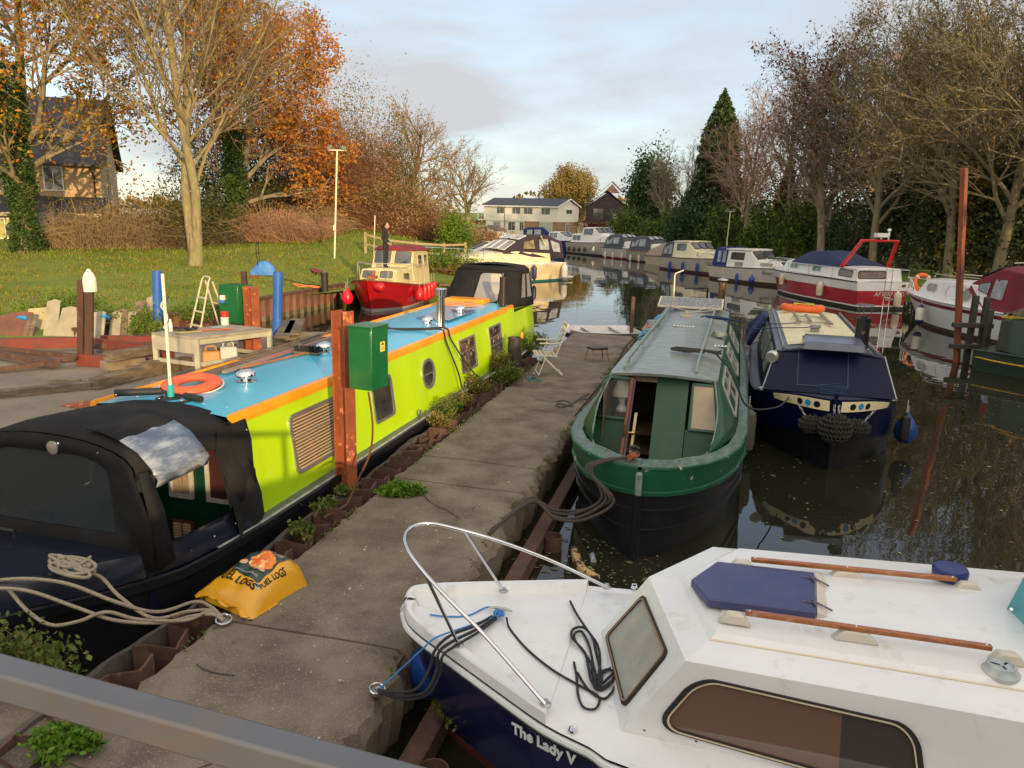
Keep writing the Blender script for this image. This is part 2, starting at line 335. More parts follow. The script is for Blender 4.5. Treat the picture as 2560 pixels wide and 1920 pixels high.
# steel channel along the right edge
ch = MB()
for a, b in ((-3, 5.9), (6.0, 12.2), (12.3, 19)):
    ch.bar(J(a, -1.60, .17), J(b, -1.60, .17), .13, .03); ch.bar(J(a, -1.65, .10), J(b, -1.65, .10), .025, .13); ch.bar(J(a, -1.535, .10), J(b, -1.535, .10), .02, .16)
ch.build('fender_beam', rustb, smooth=0, tag=('rusty steel channel bolted along the right side of the concrete jetty', 'beam'))
for i, u in enumerate((3.9, 5.7, 7.6, 9.9, 12.6)):
    MB().lathe([(.10,-.4), (.10,.16), (.088,.16), (.088,-.1)], J(u, -1.44, 0), 16).build('mooring_pipe', rustb, tag=(['short rusty pipe below the bow of the white cruiser against the jetty', 'short rusty pipe in the water beside the looped dark ropes', 'short rusty pipe beside the green bow', 'short rusty pipe under the green boat cabin corner', 'short rusty pipe farthest along the jetty side'][i], 'pipe', 'pipes down the jetty side'))
# moss and stones: small clumps in joints
# retaining wall of the lawn
rw = thing('retaining_wall', 'brown corrugated sheet pile wall holding up the lawn behind the red boat', 'retaining wall')
P_ = cat([(-9.85,17.0,0), (-9.3,18.6,0), (-7.9,23.9,0), (-6.5,29.1,0)], 14); pb = MB(); rows = []; acc = 0
dense = []
for a, b in zip(P_, P_[1:]):
    n_ = max(1, int((b-a).length/.07)); dense += [a.lerp(b, k/n_) for k in range(n_)]
for i, p_ in enumerate(dense):
    t = (dense[min(i+1, len(dense)-1)]-dense[max(i-1, 0)]).normalized(); nn = V((t.y, -t.x, 0)); ph = i % 6; o = (0, 0, .09, .09, .09, 0)[ph]
    rows.append([p_+nn*(o)+V((0,0,-.3)), p_+nn*(o)+V((0,0,.16)), p_+nn*o+V((0,0,.72))])
pb.grid(rows, rowmat=[1, 0]); pb.build('corrugated_sheet', [M('pile_brown', (.20,.085,.045), .75, c2=(.13,.06,.035), sc=2, st=(1,1,.3), c3=(.09,.05,.035), sc3=8), M('pile_wet', (.11,.08,.04), .5, c2=(.05,.045,.02), sc=5)], rw, smooth=0)
cp = MB()
for a, b in zip(P_, P_[1:]): cp.bar(a+V((.03,0,.75)), b+V((.03,0,.75)), .2, .07)
cp.build('capping', rustb, rw, smooth=0)
# ================= lime narrowboat
lime = M('lime_paint', (.46,.72,.004), .32, c2=(.40,.63,.006), sc=1.1, c3=(.33,.50,.02), sc3=2.2, lo3=.60, hi3=.85, st=(1,1,.45), coat=.25, bump=.002, bsc=2.5)
orange = M('orange_paint', (.95,.36,.01), .35, c2=(.80,.27,.01), sc=3, coat=.2)
bluep = M('blue_roof_paint', (.05,.44,.70), .28, c2=(.08,.46,.66), sc=1.2, c3=(.22,.36,.42), sc3=3.5, lo3=.62, hi3=.78, coat=.25)
gunw = M('gunwale_grey', (.12,.14,.12), .45, c2=(.08,.09,.08), sc=6)
silver = M('worn_edge', (.42,.43,.42), .5, c2=(.2,.2,.2), sc=8)
navy = M('navy_paint', (.007,.010,.026), .20, c2=(.014,.017,.03), sc=2, coat=.3, bump=.002, bsc=4)
greend = M('bulkhead_green', (.006,.045,.030), .35, c2=(.004,.03,.02), sc=4)
RZ = rad(90-15.5)
nb = thing('narrowboat', 'lime green narrowboat with blue roof, orange edges and black canvas canopies beside the jetty', 'narrowboat', B15(10, -5.1), RZ)
def nx(p): return V((p[0]-10, p[1], p[2]))     # local: x along the boat, y to port (away from the jetty)
def hullnb(st, x0, xs=1, lv=((-.25, .90), (0, .95), (.30, .985), (.50, 1.0), (.56, 1.03), (.60, 1.03), (1, 1)), keel=.15):
    """st = list of (x, half width, sheer z); lv rows: fraction-like z (abs up to .6) and width scale"""
    rows = []
    for x, h, z in st:
        k = z/.62; row = []
        for zz, wd in lv[:-1]: row.append((x, h*wd, zz*k if zz > 0 else zz))
        rows.append(row)
    return rows
st = [(3.02,.015,.76), (3.12,.10,.75), (3.3,.20,.74), (3.55,.30,.73), (3.74,.40,.72), (4.0,.56,.70), (4.3,.74,.68), (4.6,.88,.66), (4.86,.96,.64), (5.3,1.01,.63), (6,1.03,.62), (8,1.04,.62), (11,1.04,.62), (14,1.04,.62), (15.5,1.03,.625), (16.6,.98,.64), (17.2,.88,.66), (17.6,.66,.67), (17.8,.36,.68), (17.86,.02,.68)]
hb = MB(nx)
for sgn in (-1, 1):
    rows = []
    for x, h, z in st:
        dx = 0 if x > 5 else (5-x)*.10; dx2 = 0 if x < 16 else -(x-16)*.35
        rows.append([(x+dx*3+dx2, sgn*h*.86, -.3), (x+dx*2+dx2, sgn*h*.93, 0), (x+dx+dx2*.3, sgn*h*.98, z*.55), (x, sgn*h, z-.10), (x, sgn*(h+.03), z-.09), (x, sgn*(h+.035), z-.01), (x, sgn*(h+.01), z)])
    if sgn > 0: rows = rows[::-1]
    hb.grid(rows)
hb.build('hull', black, nb, smooth=40)
# gunwale walkway strips
gs = MB(nx)
for sgn in (-1, 1):
    rows = [[(x, sgn*(h+.012), z+.004), (x, sgn*(h-.005), z+.010), (x, sgn*(h-.02), z+.010), (x, sgn*(h-.16), z+.02)] for x, h, z in st[9:17]]
    gs.grid(rows if sgn < 0 else rows[::-1], rowmat=[1, 1, 0])
dk = [(x, h-.02, z+.012) for x, h, z in st[15:]]; gs.poly([(a, -b, c) for a, b, c in dk]+[(a, b, c) for a, b, c in dk[::-1]], 0)
gs.build('gunwale', [gunw, silver], nb, smooth=30)
# bow: raised side plating above the rubbing strake, sloping deck
bw = MB(nx); up = [(3.10,.02,.98), (3.3,.12,.965), (3.6,.25,.945), (3.9,.42,.92), (4.25,.62,.89), (4.6,.84,.86), (5.0,.93,.84), (5.5,.96,.82), (5.9,.965,.80)]
lo_ = [(3.05,.02,.76), (3.25,.18,.75), (3.55,.31,.735), (3.85,.47,.715), (4.2,.68,.69), (4.6,.87,.665), (5.0,.975,.645), (5.5,1.01,.63), (5.9,1.02,.625)]
for sgn in (-1, 1):
    rows = [[(a[0], sgn*a[1], a[2]), ((a[0]+b[0])/2, sgn*(a[1]*.5+b[1]*.5+.01), (a[2]+b[2])/2), (b[0], sgn*b[1], b[2]), (b[0]+.02, sgn*max(0, b[1]-.05), b[2]+.005)] for a, b in zip(lo_, up)]
    bw.grid(rows if sgn < 0 else rows[::-1])
dkk = [(b[0]+.02, max(.0, b[1]-.05), b[2]+.004) for b in up[:6]]; rows = [[(x, -y, z), (x, -y*.5, z+.015), (x, 0, z+.02), (x, y*.5, z+.015), (x, y, z)] for x, y, z in dkk]
bw.grid(rows); bw.box((4.62, 0, .80), (.04, 1.6, .18)); bw.build('bow_deck', navy, nb, smooth=35)
tb = MB(nx); tb.box((3.95, 0, .955), (.16, .16, .05)); tb.tube([(3.93,-.16,1.0), (3.93,.16,1.0)], .02); tb.build('tee_stud', chrome, nb)
fl_ = MB(nx)
fl_.tube([(4.42,.20,.93), (4.42,.20,.985), (4.42,.42,.985), (4.42,.42,.93)], .014, 6); fl_.build('deck_handle', rubber, nb)
# well deck floor and bulkhead with doors
wd = MB(nx); wd.box((5.25,0,.28), (1.3,1.8,.04)); wd.box((5.25,-.88,.55), (1.3,.03,.5)); wd.box((5.25,.88,.55), (1.3,.03,.5)); wd.build('well_deck', navy, nb, smooth=0)
bk = MB(nx); bk.prism([(5.9,-.92,.25), (5.9,.92,.25), (5.9,.80,1.58), (5.9,0,1.66), (5.9,-.80,1.58)], (.04,0,0)); bk.build('bulkhead', greend, nb, smooth=0)
curtain = M('curtain', (.32,.27,.20), .8, c2=(.20,.15,.11), sc=14, st=(1,6,.5))
def bq(y0, z0, y1, z1, x=5.89): return [nx((x, y0, z0)), nx((x, y1, z0)), nx((x, y1, z1)), nx((x, y0, z1))]
frm = M('frame_alloy', (.55,.54,.50), .5, c2=(.4,.4,.37), sc=9)
win(nb, bq(-.05,.78,-.33,1.42), curtain, frm, .045, .01, .015, name='bulkhead_window')
win(nb, bq(.33,.78,.12,1.42), curtain, frm, .045, .01, .015, name='bulkhead_window')
win(nb, bq(-.47,.78,-.75,1.42), M('red_inside', (.05,.012,.010), .6), frm, .045, .01, .015, name='bulkhead_window')
for y in (.28, -.08):
    vt = MB(nx); vt.box((5.885, y-.10, .42), (.02, .25, .26)); vo = vt.build('door_vent', M('vent_wood', (.13,.04,.02), .5), nb, smooth=0)
    sl_ = MB(nx)
    for i in range(8):
        for q_ in (-.055, .055): sl_.box((5.868, y-.10+q_, .325+i*.027), (.02, .085, .014))
    sl_.build('slats', M('pale_slat', (.62,.50,.32), .5), vo, smooth=0)
# cabin sides, roof
cs = MB(nx)
def side(x): return (x, .93 if x < 15 else .93-.03*(x-15)/2, .635), (x, .80 if x < 15 else .80+.02, 1.60 if x <= 15.45 else 1.50)
for sgn in (-1, 1):
    rows = []
    for x in (5.9, 7, 8.5, 10, 11.5, 13, 14.5, 15.4, 15.46, 16.3, 17.0):
        b, t = side(x); e = (b[1]+t[1])/2+.012; rows.append([(x, sgn*b[1], b[2]), (x, sgn*e, (b[2]+t[2])/2), (x, sgn*t[1], t[2])])
    rows.append([(17.18, sgn*.72, .65), (17.16, sgn*.72, 1.0), (17.14, sgn*.70, 1.50)]); rows.append([(17.25, sgn*.3, .65), (17.24, sgn*.3, 1.0), (17.2, sgn*.3, 1.50)])
    cs.grid(rows if sgn < 0 else rows[::-1])
cs.prism([(17.2,-.3,.65), (17.2,.3,.65), (17.2,.3,1.50), (17.2,-.3,1.50)], (.03,0,0)); cs.box((15.44, 0, 1.48), (.04, 1.6, .26))
cs.build('cabin_side', lime, nb, smooth=50)
eb = MB(nx)
for sgn in (-1, 1):
    eb.grid([[(x, sgn*.815, 1.56), (x, sgn*.812, 1.60), (x, sgn*.80, 1.655), (x, sgn*.745, 1.66), (x, sgn*.735, 1.62)] for x in ((5.9, 8, 11, 13, 15.44) if sgn < 0 else (15.44, 13, 11, 8, 5.9))])
    eb.poly([(5.9, sgn*.815, 1.56), (5.9, sgn*.812, 1.60), (5.9, sgn*.80, 1.655), (5.9, sgn*.745, 1.66), (5.9, sgn*.735, 1.62)][::-sgn]); eb.poly([(15.44, sgn*.815, 1.56), (15.44, sgn*.812, 1.60), (15.44, sgn*.80, 1.655), (15.44, sgn*.745, 1.66), (15.44, sgn*.735, 1.62)][::sgn])
eb.build('roof_edge', orange, nb, smooth=0)
rf = MB(nx); rf.grid([[(x, -.80+1.6*j/8, 1.625+.055*(1-((j-4)/4)**2)) for j in range(9)] for x in (5.9, 7.5, 9, 11, 13, 14.5, 15.46)][::-1]); rf.build('roof', bluep, nb, smooth=40)
sp_ = MB(nx); sp_.box((13.2, -.18, 1.695), (1.5, .62, .012)); sp_.build('solar_panel', M('solar_film', (.16,.24,.42), .12, coat=.5), nb, smooth=0)
ht = MB(nx); ht.box((15.25, .15, 1.72), (.45, .86, .09)); ht.build('hatch', orange, nb, bevel=.01)
# windows
def sy(z): return .935-(z-.635)*(.13/.965)+.006
def lw(x0, x1, z0, z1, sh=0): return [nx((x0+sh, -sy(z0), z0)), nx((x1+sh, -sy(z0), z0)), nx((x1, -sy(z1), z1)), nx((x0, -sy(z1), z1))]
blind = bpy.data.materials.new('venetian_blind'); blind.use_nodes = True; nt = blind.node_tree; p = nt.nodes['Principled BSDF']; wv = nt.nodes.new('ShaderNodeTexWave'); wv.bands_direction = 'Z'; wv.inputs['Scale'].default_value = 9; wv.inputs['Distortion'].default_value = .3
tcc = nt.nodes.new('ShaderNodeTexCoord'); crr = nt.nodes.new('ShaderNodeValToRGB'); crr.color_ramp.elements[0].color = (.05,.035,.025,1); crr.color_ramp.elements[1].color = (.50,.40,.26,1); nt.links.new(tcc.outputs['Object'], wv.inputs[0]); nt.links.new(wv.outputs['Fac'], crr.inputs[0]); nt.links.new(crr.outputs[0], p.inputs['Base Color']); p.inputs['Roughness'].default_value = .2; p.inputs['Coat Weight'].default_value = .8
brownin = M('cabin_inside', (.10,.06,.035), .12, c2=(.02,.02,.022), sc=5, lo=.45, hi=.52, spec=.8, c3=(.42,.38,.32), sc3=9, lo3=.56, hi3=.6)
win(nb, lw(6.75, 7.95, .80, 1.44), blind, alu, .045, .09, .015, bars=(.62,))
win(nb, lw(8.64, 9.25, .85, 1.41), glassd, alu, .035, .08, .015)
win(nb, lw(11.95, 12.78, .86, 1.43), brownin, alu, .035, .02, .015, bars=(.62,))
win(nb, lw(13.6, 14.38, .86, 1.43), brownin, alu, .035, .02, .015, bars=(.62, .35))
win(nb, lw(10.28, 10.78, .93, 1.38), glassd, alu, .04, .24, .018, bars=(.5,), name='porthole', n=8)
for x, z in ((9.95,.70), (12.0,.68)): MB(nx).lathe([(.05,0), (.05,.02), (.02,.03)], (x, -.965, z), 10, ax=(0,-1,0)).build('skin_fitting', alu, nb)
# mushroom vents, chimney, flue
def mush(x, y, name='mushroom_vent'):
    MB(nx).lathe([(.115,0), (.115,.014), (.075,.022), (.07,.055), (.105,.06), (.11,.08), (.095,.12), (.05,.15), (.0,.155)], (x, y, 1.665), 20).build(name, chrome, nb)
for u, v in ((7.1,-.12), (9.0,.0), (12.0,-.27), (13.6,-.28)): mush(u, v)
cm = MB(nx); cm.lathe([(.14,-.02), (.14,.01), (.075,.03), (.07,.05), (.065,.52), (.065,.56), (.10,.56), (.10,.66), (.09,.67), (0,.675)], (11.75, -.60, 1.64), 20); cm.build('chimney', chrome, nb)
cf = MB(nx); cf.lathe([(.075,0), (.072,.60), (.06,.60), (.06,.5)], (15.15, -.66, 1.65), 16); cf.build('flue', M('dark_flue', (.04,.03,.028), .35, .4, c2=(.07,.045,.03), sc=6), nb)
# bow canopy (cratch cover)
def arch(x, zt, hw, zb=.78, n=14, lean=0, hwb=.97):   # from right bottom over the top to left bottom
    P = [(x, -hwb, zb), (x+lean*.3, -hwb+.02, (zb+zt)/2-.12)]
    for k in range(n+1):
        a = pi*k/n; y = -cos(a)*hw; z = zt-.30+.30*sin(a)**.75; P.append((x+lean, y, z))
    P += [(x+lean*.3, hwb-.02, (zb+zt)/2-.12), (x, hwb, zb)]; return P
cn = MB(nx)
F0, F1, F2, F3 = arch(4.62,1.76,.84,.74), arch(5.05,1.775,.85,.78), arch(5.55,1.74,.85), arch(5.98,1.70,.83)
nA = len(F0)
ids = cn.grid([F0, F1, F2, F3][::-1] and [[p for p in F] for F in (F0, F1, F2, F3)])
# open the right side between the front corner and the bulkhead flap
cn.f = [f for f in cn.f if not (f[0] % nA < 2 and f[0]//nA in (0, 1) or f[0] % nA < 2 and f[0]//nA == 2 and False)]; cn.m = [0]*len(cn.f)
# front face with window opening: ring between arch outline and inner loop
fo = [V(p) for p in F0]; wi = []
for p in fo:
    y = max(-.62, min(.58, p.y*.72)); z = 1.0 if p.z < 1.0 else min(1.62, 1.0+(p.z-.78)*.66); wi.append(V((4.60, y, z)))
fi = [cn.add(V(p)-V((.015,0,0))) for p in fo]; ii = [cn.add(p) for p in wi]
for i in range(len(fo)): j = (i+1) % len(fo); cn.face((fi[i], ii[i], ii[j], fi[j]))
# corner return on right side and flap
cn.grid([[(4.61,-.985,.72), (4.61,-.93,1.2), (4.62,-.86,1.52)], [(4.80,-.985,.76), (4.76,-.95,1.2), (4.70,-.88,1.52)]])
flap = MB(nx); rows = []
for i in range(9):
    t = i/8; x = 5.52+.52*t; yb = -1.0-.03*sin(t*11); b = .66+(.30 if t < .10 else 0)-(.20*math.exp(-((t-.22)/.10)**2)); 
    rows.append([(x+(.10 if t < .5 else 0)*(1-t), -.835, 1.60), (x, -.88-.02*sin(t*9), 1.40), (x, -.93-.03*sin(t*10+1), 1.1), (x, yb, .88), (x, yb-.02, b)])
flap.grid(rows)
co_ = cn.build('canopy', canvas, nb, smooth=50); flap.build('canopy_flap', canvas, nb, smooth=50)
for o_ in (co_,): so_ = o_.modifiers.new('thick', 'SOLIDIFY'); so_.thickness = .006
pn = MB(nx); pn.poly([p+V((.004,0,0)) for p in wi][::-1]); pn.build('canopy_window', vinyld, nb, smooth=0)
rl = MB(nx)      # rolled clear window thrown back over the top, right side
rows = []
for i in range(8):
    x = 4.72+.62*i/7; rows.append([(x+.01, -.30, 1.80), (x, -.45, 1.785), (x, -.62, 1.735+.01*sin(i*2)), (x, -.78, 1.655+.012*sin(i*3)), (x, -.90, 1.53+.015*sin(i*2.2)), (x, -.955, 1.44+.02*sin(i*1.9)+.02*sin(i*4)), (x, -.93, 1.38)])
rl.grid(rows, rowmat=[0, 0, 1, 1, 1, 1]); ro = rl.build('rolled_window', [canvas, M('crinkled_vinyl', (.10,.13,.19), .14, c2=(.34,.38,.45), sc=3, lo=.44, hi=.64, bump=.02, bsc=5, spec=1, st=(1,1,4))], nb, smooth=60); so_ = ro.modifiers.new('thick', 'SOLIDIFY'); so_.thickness = .008
sp0 = [((4.60,y,z), (-1,0,0)) for y, z in ((-.72,.79), (-.40,.79), (0,.79), (.4,.79), (-.52,1.66), (.52,1.62), (-.15,1.70))]+[((5.96,y,1.70+.03*(1-y*y)), (0,0,1)) for y in (-.7,-.45,-.2,.05,.3,.55)]+[((6.0,-.86-.1*(1.6-z),z), (0,-1,0)) for z in (1.5,1.2,.9)]+[((x,-.985,.74), (0,-1,0)) for x in (4.75,5.0,5.3,5.6)]
for p_, ax_ in sp0: MB(nx).lathe([(.010,0), (.008,.006)], p_, 8, ax=ax_).build('stud', chrome, nb)
MB(nx).lathe([(.06,0), (.055,.02), (0,.03)], (4.60, -.10, 1.66), 14, ax=(-1,0,0)).build('lamp', chrome, nb)
# stern hood
sh = MB(nx); base = [(15.50,-.80), (17.06,-.84), (17.22,-.3), (17.22,.3), (17.06,.84), (15.50,.80)]
top = [(16.18,-.70), (17.02,-.72), (17.06,-.3), (17.06,.3), (17.02,.72), (16.18,.70)]
zb = [1.58,1.50,1.50,1.50,1.50,1.58]
rb = [V((x, y, z)) for (x, y), z in zip(base, zb)]; rt = [V((x, y, 2.30)) for x, y in top]
rr = [V((x+(.10 if x < 16.5 else -.06), y*.86, 2.385)) for x, y in top]
def hoodgrid(mb, A, B, k, m=0):
    mb.grid([[a.lerp(b, j/k) for j in range(k+1)] for a, b in zip(A, B)], m)
R0 = rb+[rb[0]]; R1 = rt+[rt[0]]; R2 = rr+[rr[0]]
hoodgrid(sh, R1, R2, 1)
tc_ = [V((16.38+.6*i/4, -.6+1.2*j/6, 2.385+.045*(1-((j-3)/3)**2))) for i in range(5) for j in range(7)]
sh.grid([tc_[i*7:(i+1)*7] for i in range(5)][::-1])
def panel(a, b, c, d, u0, u1, v0, v1):   # canvas panel with window opening; returns the opening corners
    f = lambda u, v: (a*(1-u)+b*u)*(1-v)+(d*(1-u)+c*u)*v
    us, vs = (0, u0, u1, 1), (0, v0, v1, 1); ids = [[sh.add(f(u, v)) for u in us] for v in vs]
    for i in range(3):
        for j in range(3):
            if (i, j) != (1, 1): sh.face((ids[i][j], ids[i][j+1], ids[i+1][j+1], ids[i+1][j]))
    return [f(u0, v0), f(u1, v0), f(u1, v1), f(u0, v1)]
ops = [panel(rb[5], rb[0], rt[0], rt[5], .40, .77, .10, .93), panel(rb[0], rb[1], rt[1], rt[0], .30, .58, .22, .92), ]
ops.append([rb[0].lerp(rb[1], .64).lerp(rt[0].lerp(rt[1], .60), .22), rb[0].lerp(rb[1], .93).lerp(rt[0].lerp(rt[1], .93), .22), rb[0].lerp(rb[1], .93).lerp(rt[0].lerp(rt[1], .93), .92), rb[0].lerp(rb[1], .64).lerp(rt[0].lerp(rt[1], .64), .92)])
for i in (1, 2, 3, 4): 
    if i == 4: ops.append(panel(rb[4], rb[5], rt[5], rt[4], .2, .8, .2, .9))
    elif i == 2: ops.append(panel(rb[2], rb[3], rt[3], rt[2], .1, .9, .2, .9))
    else: sh.poly([rb[i], rb[i+1], rt[i+1], rt[i]])
sho = sh.build('stern_hood', canvas, nb, smooth=30); so_ = sho.modifiers.new('thick', 'SOLIDIFY'); so_.thickness = .008
clearv = clear('clear_window', (.55,.56,.56), .14, .45)
for i, o_ in enumerate(ops): win(nb, [nx(q_) for q_ in o_], clearv, canvas, .02, .10 if i != 1 and i != 2 else .02, .012, name='hood_window')
# ---- things lying on the lime boat's roof
def onb(u, y, z): return B15(u, -5.1-y, z)
lr = MB(); c0 = onb(6.62,.20,1.715); RR = Matrix.Rotation(rad(8), 3, 'X')
ringp = []
for k in range(40):
    a = 2*pi*k/40; ringp.append(c0+RR @ V((cos(a)*.21, sin(a)*.25, .02)))
life = MB(); life.tube(ringp, .085, 12, closed=True); life.v = [(v[0], v[1], max(1.668, 1.715+(v[2]-1.72)*.55)) for v in life.v]
lo = thing('lifebuoy', 'orange lifebuoy lying on the blue roof of the lime narrowboat', 'lifebuoy', c0); lo.location = (0,0,0)
life.build('ring', M('buoy_orange', (.75,.13,.04), .55, c2=(.60,.10,.04), sc=5), lo)
gl = MB(); gp = []
for k in range(48):
    a = 2*pi*k/48; r_ = 1.0+.13*abs(cos(a*2)); gp.append(c0+RR @ V((cos(a)*.28*r_, sin(a)*.32*r_, -.01)))
gl.tube(gp, .009, 6, closed=True); gl.v = [(v[0], v[1], max(1.672, v[2])) for v in gl.v]; gl.build('grab_line', M('grab_line', (.62,.55,.47), .8), lo)
pl = thing('boat_pole_upright', 'tall thin white pole standing on the lime boat roof beside the lifebuoy', 'pole', onb(6.17,.09,1.66))
pl.name = 'aerial_pole'
mb = MB(); mb.tube([(0,0,.0), (0,0,.16)], .032, 12); mb.build('socket', M('turquoise', (.03,.40,.42), .4), pl)
mb = MB(); mb.tube([(0,0,.14), (.02,-.03,1.24)], .016, 10); mb.build('tube', M('pole_white', (.74,.70,.56), .5), pl)
mb = MB(); mb.tube(cat([(-.01,-.02,.72), (.03,-.03,.80), (0,.03,.86), (-.03,0,.93), (.01,-.01,.99)], 4), .010, 6); mb.build('rag', whitedull, pl)
mb = MB()
mb.lathe([(.10,0), (.10,.02), (.05,.04)], (0,0,0), 14); mb.build('foot', rubber, pl)
coil = []
for k in range(60): a = k*.55; coil.append(onb(6.12+.16*cos(a)*(1+.4*sin(k*.21)), .02+.17*sin(a), 1.685+.012*sin(k*1.3)))
MB().tube(coil, .007, 5).build('cord', rubber, tag=('tangle of thin black cord round the foot of the white roof pole', 'cord'))
bp = MB(); bp.tube([onb(6.02,.62,1.72), onb(6.25,.26,1.72)], .036, 12); bp.tube([onb(6.24,.27,1.72), onb(6.24,.12,1.70), onb(6.2,.02,1.70)], .02, 8); bp.tube([onb(6.2,-.05,1.71), onb(6.14,-.28,1.71)], .032, 12)
bp.build('tiller_bar', rubber, tag=('black padded T bar lying across the near end of the blue roof', 'bar'))
br = thing('deck_brush', 'long handled deck brush with black bristles upside down on the blue roof', 'brush', onb(8.75,.10,1.70), RZ)
mb = MB(); mb.box((0,0,.0), (.10,.36,.035)); mb.build('head', wood, br, bevel=.01)
mb = MB()
for i in range(260):
    x, y = RS.uniform(-.045,.045), RS.uniform(-.175,.175); mb.tube([(x, y, .015), (x*1.5+RS.uniform(-.01,.01), y*1.12+RS.uniform(-.01,.01), .09)], .003, 3, cap=False)
mb.build('bristles', rubber, br, smooth=0)
mb = MB(); mb.tube([(0,.0,0), (-1.4,.22,.0)], .014, 8); mb.build('handle', teak, br)
for i, (a, b, w_, lab) in enumerate((((7.1,.45),(9.9,.52),.11,'long weathered plank lying along the blue roof nearest the yard'), ((7.3,.30),(10.4,.40),.06,'narrow varnish stained plank beside the deck brush on the blue roof'), ((8.0,.60),(11.2,.62),.05,'thin grey pole lying against the orange roof edge'))):
    MB().bar(onb(a[0], a[1], 1.70+.01*i), onb(b[0], b[1], 1.70+.01*i), w_, .03).build('plank', wood if i != 1 else M('stained_plank', (.26,.22,.20), .6, c2=(.35,.10,.07), sc=3, st=(1,1,1)), smooth=0, tag=(lab, 'plank'))
# black ropes across the roof and down the side
for i, (pts, lab) in enumerate((
   ([(10.4,.02,1.70), (10.7,-.10,1.72), (11.0,.0,1.72), (11.1,-.25,1.70), (11.3,-.5,1.69), (11.32,-.79,1.70), (11.33,-.86,1.50), (11.5,-1.0,1.0), (11.6,-1.08,.64), (11.7,-1.3,.52)], 'black rope running over the blue roof and down the lime side by the chimney'),
   ([(10.6,.12,1.70), (10.9,.06,1.73), (11.15,-.1,1.70), (11.4,-.45,1.69), (11.5,-.79,1.70), (11.52,-.88,1.50), (12.0,-1.05,.95), (12.5,-1.25,.55)], 'second black rope from the roof to the jetty weeds, nearer the stern'))):
    rope([onb(*p) for p in pts], .014, blackrope, 'rope', lab)
mb = []
for k in range(70): a = k*.75; mb.append(onb(10.75+.36*cos(a)*(.7+.3*sin(k)), .02+.05*sin(a*1.3), 1.71+.03*abs(sin(k*.7))))
MB().tube(mb, .013, 6).build('rope', blackrope, tag=('bundled black rope lying on the middle of the blue roof', 'rope'))
oc = []
for k in range(90): a = k*.42; oc.append(onb(14.55+(.20+.05*sin(k*.9))*cos(a), .14+(.42+.06*cos(k))*sin(a)*.9, 1.70+.0006*k+.01*sin(k)))
MB().tube(oc, .012, 6).build('rope_coil', M('orange_rope', (.80,.24,.10), .7), tag=('coil of orange rope on the blue roof in front of the stern hood', 'rope coil'))
# mooring ropes at the bow
def bwp(dx, dy, z): return g(dx, dy, z)
ring1 = g(480, 1335, .53)
ropes = [([(-25,1255,1.02), (60,1250,1.03), (150,1262,1.0), (250,1300,.88), (340,1322,.72), (420,1300,.60), (455,1310,.60), (480,1334,.545)], 'pale rope, topmost of those from the black bow to the jetty ring'),
 ([(-25,1270,1.0), (60,1276,.98), (160,1310,.86), (250,1340,.78), (350,1345,.66), (420,1330,.58), (462,1328,.57), (482,1340,.545)], 'pale rope, lowest taut one from the bow stud to the jetty ring'),
 ([(20,1275,.96), (60,1320,.86), (110,1350,.79), (170,1342,.80), (230,1322,.84), (300,1338,.74), (400,1340,.62), (450,1322,.58), (478,1338,.545)], 'pale rope sagging in a loop over the black bow deck'),
 ([(165,1235,.97), (215,1245,.93), (260,1290,.86), (330,1335,.72), (400,1322,.60), (455,1318,.58), (480,1336,.545)], 'pale rope leading from the heaped coil on the bow to the jetty ring')]
for pts, lab in ropes: rope([g(*q_) for q_ in pts], .0125, paleR, 'mooring_rope', lab, group='mooring ropes at the black bow', sub=8)
kn = []
for k in range(64):
    a = k*.8; kn.append(g(155+52*cos(a)*(.75+.25*sin(k*.6)), 1222+14*sin(a*1.07)-12*cos(k*.2), .99+.0005*k+.012*abs(sin(k*.8))))
MB().tube(cat(kn, 3), .0125, 6).build('rope_heap', paleR, tag=('heap of pale rope on the black bow deck under the canopy window', 'rope heap'))
def ringo(c, r, t, ax, lab, m=chrome, name='mooring_ring', plate=True):
    o = thing(name, lab, 'mooring ring', c); ax = V(ax).normalized(); u = ax.orthogonal().normalized(); w_ = ax.cross(u)
    MB().tube([u*cos(2*pi*k/24)*r+w_*sin(2*pi*k/24)*r for k in range(24)], t, 8, closed=True).build('ring', m, o)
    if plate: MB().lathe([(.045,-.03), (.045,-.015), (.02,-.01), (.015,.01)], (0,0,0), 12).build('plate', steel, o)
    return o
ringo(g(483,1338,.545), .055, .008, (.1,-.2,1), 'galvanised ring at the jetty edge holding the pale ropes')
# ================= green narrowboat
B16 = uvw(16.2); GV = -.82
green = M('green_paint', (.007,.068,.030), .42, c2=(.006,.048,.022), sc=2, c3=(.05,.085,.02), sc3=3, lo3=.6, hi3=.8, spec=.35)
greenchip = M('green_chipped', (.008,.075,.034), .42, c2=(.008,.09,.05), sc=3, c3=(.55,.50,.32), sc3=6, lo3=.63, hi3=.645, spec=.35)
grime = M('weathered_rim', (.13,.19,.15), .5, c2=(.045,.085,.06), sc=5, st=(1,2.5,1), c3=(.16,.06,.04), sc3=4, lo3=.60, hi3=.68)
roofg = M('weathered_roof', (.255,.27,.245), .45, c2=(.155,.18,.165), sc=5, st=(2.2,.6,1), c3=(.33,.38,.36), sc3=12, lo3=.52, hi3=.72, bump=.004, bsc=20, coat=.15)
gb_ = thing('narrowboat', 'dark green narrowboat with weathered grey roof and open front door beside the jetty', 'narrowboat', B16(13.5, GV), rad(90-16.2))
def gx(p): return V((p[0]-13.5, p[1], p[2]))
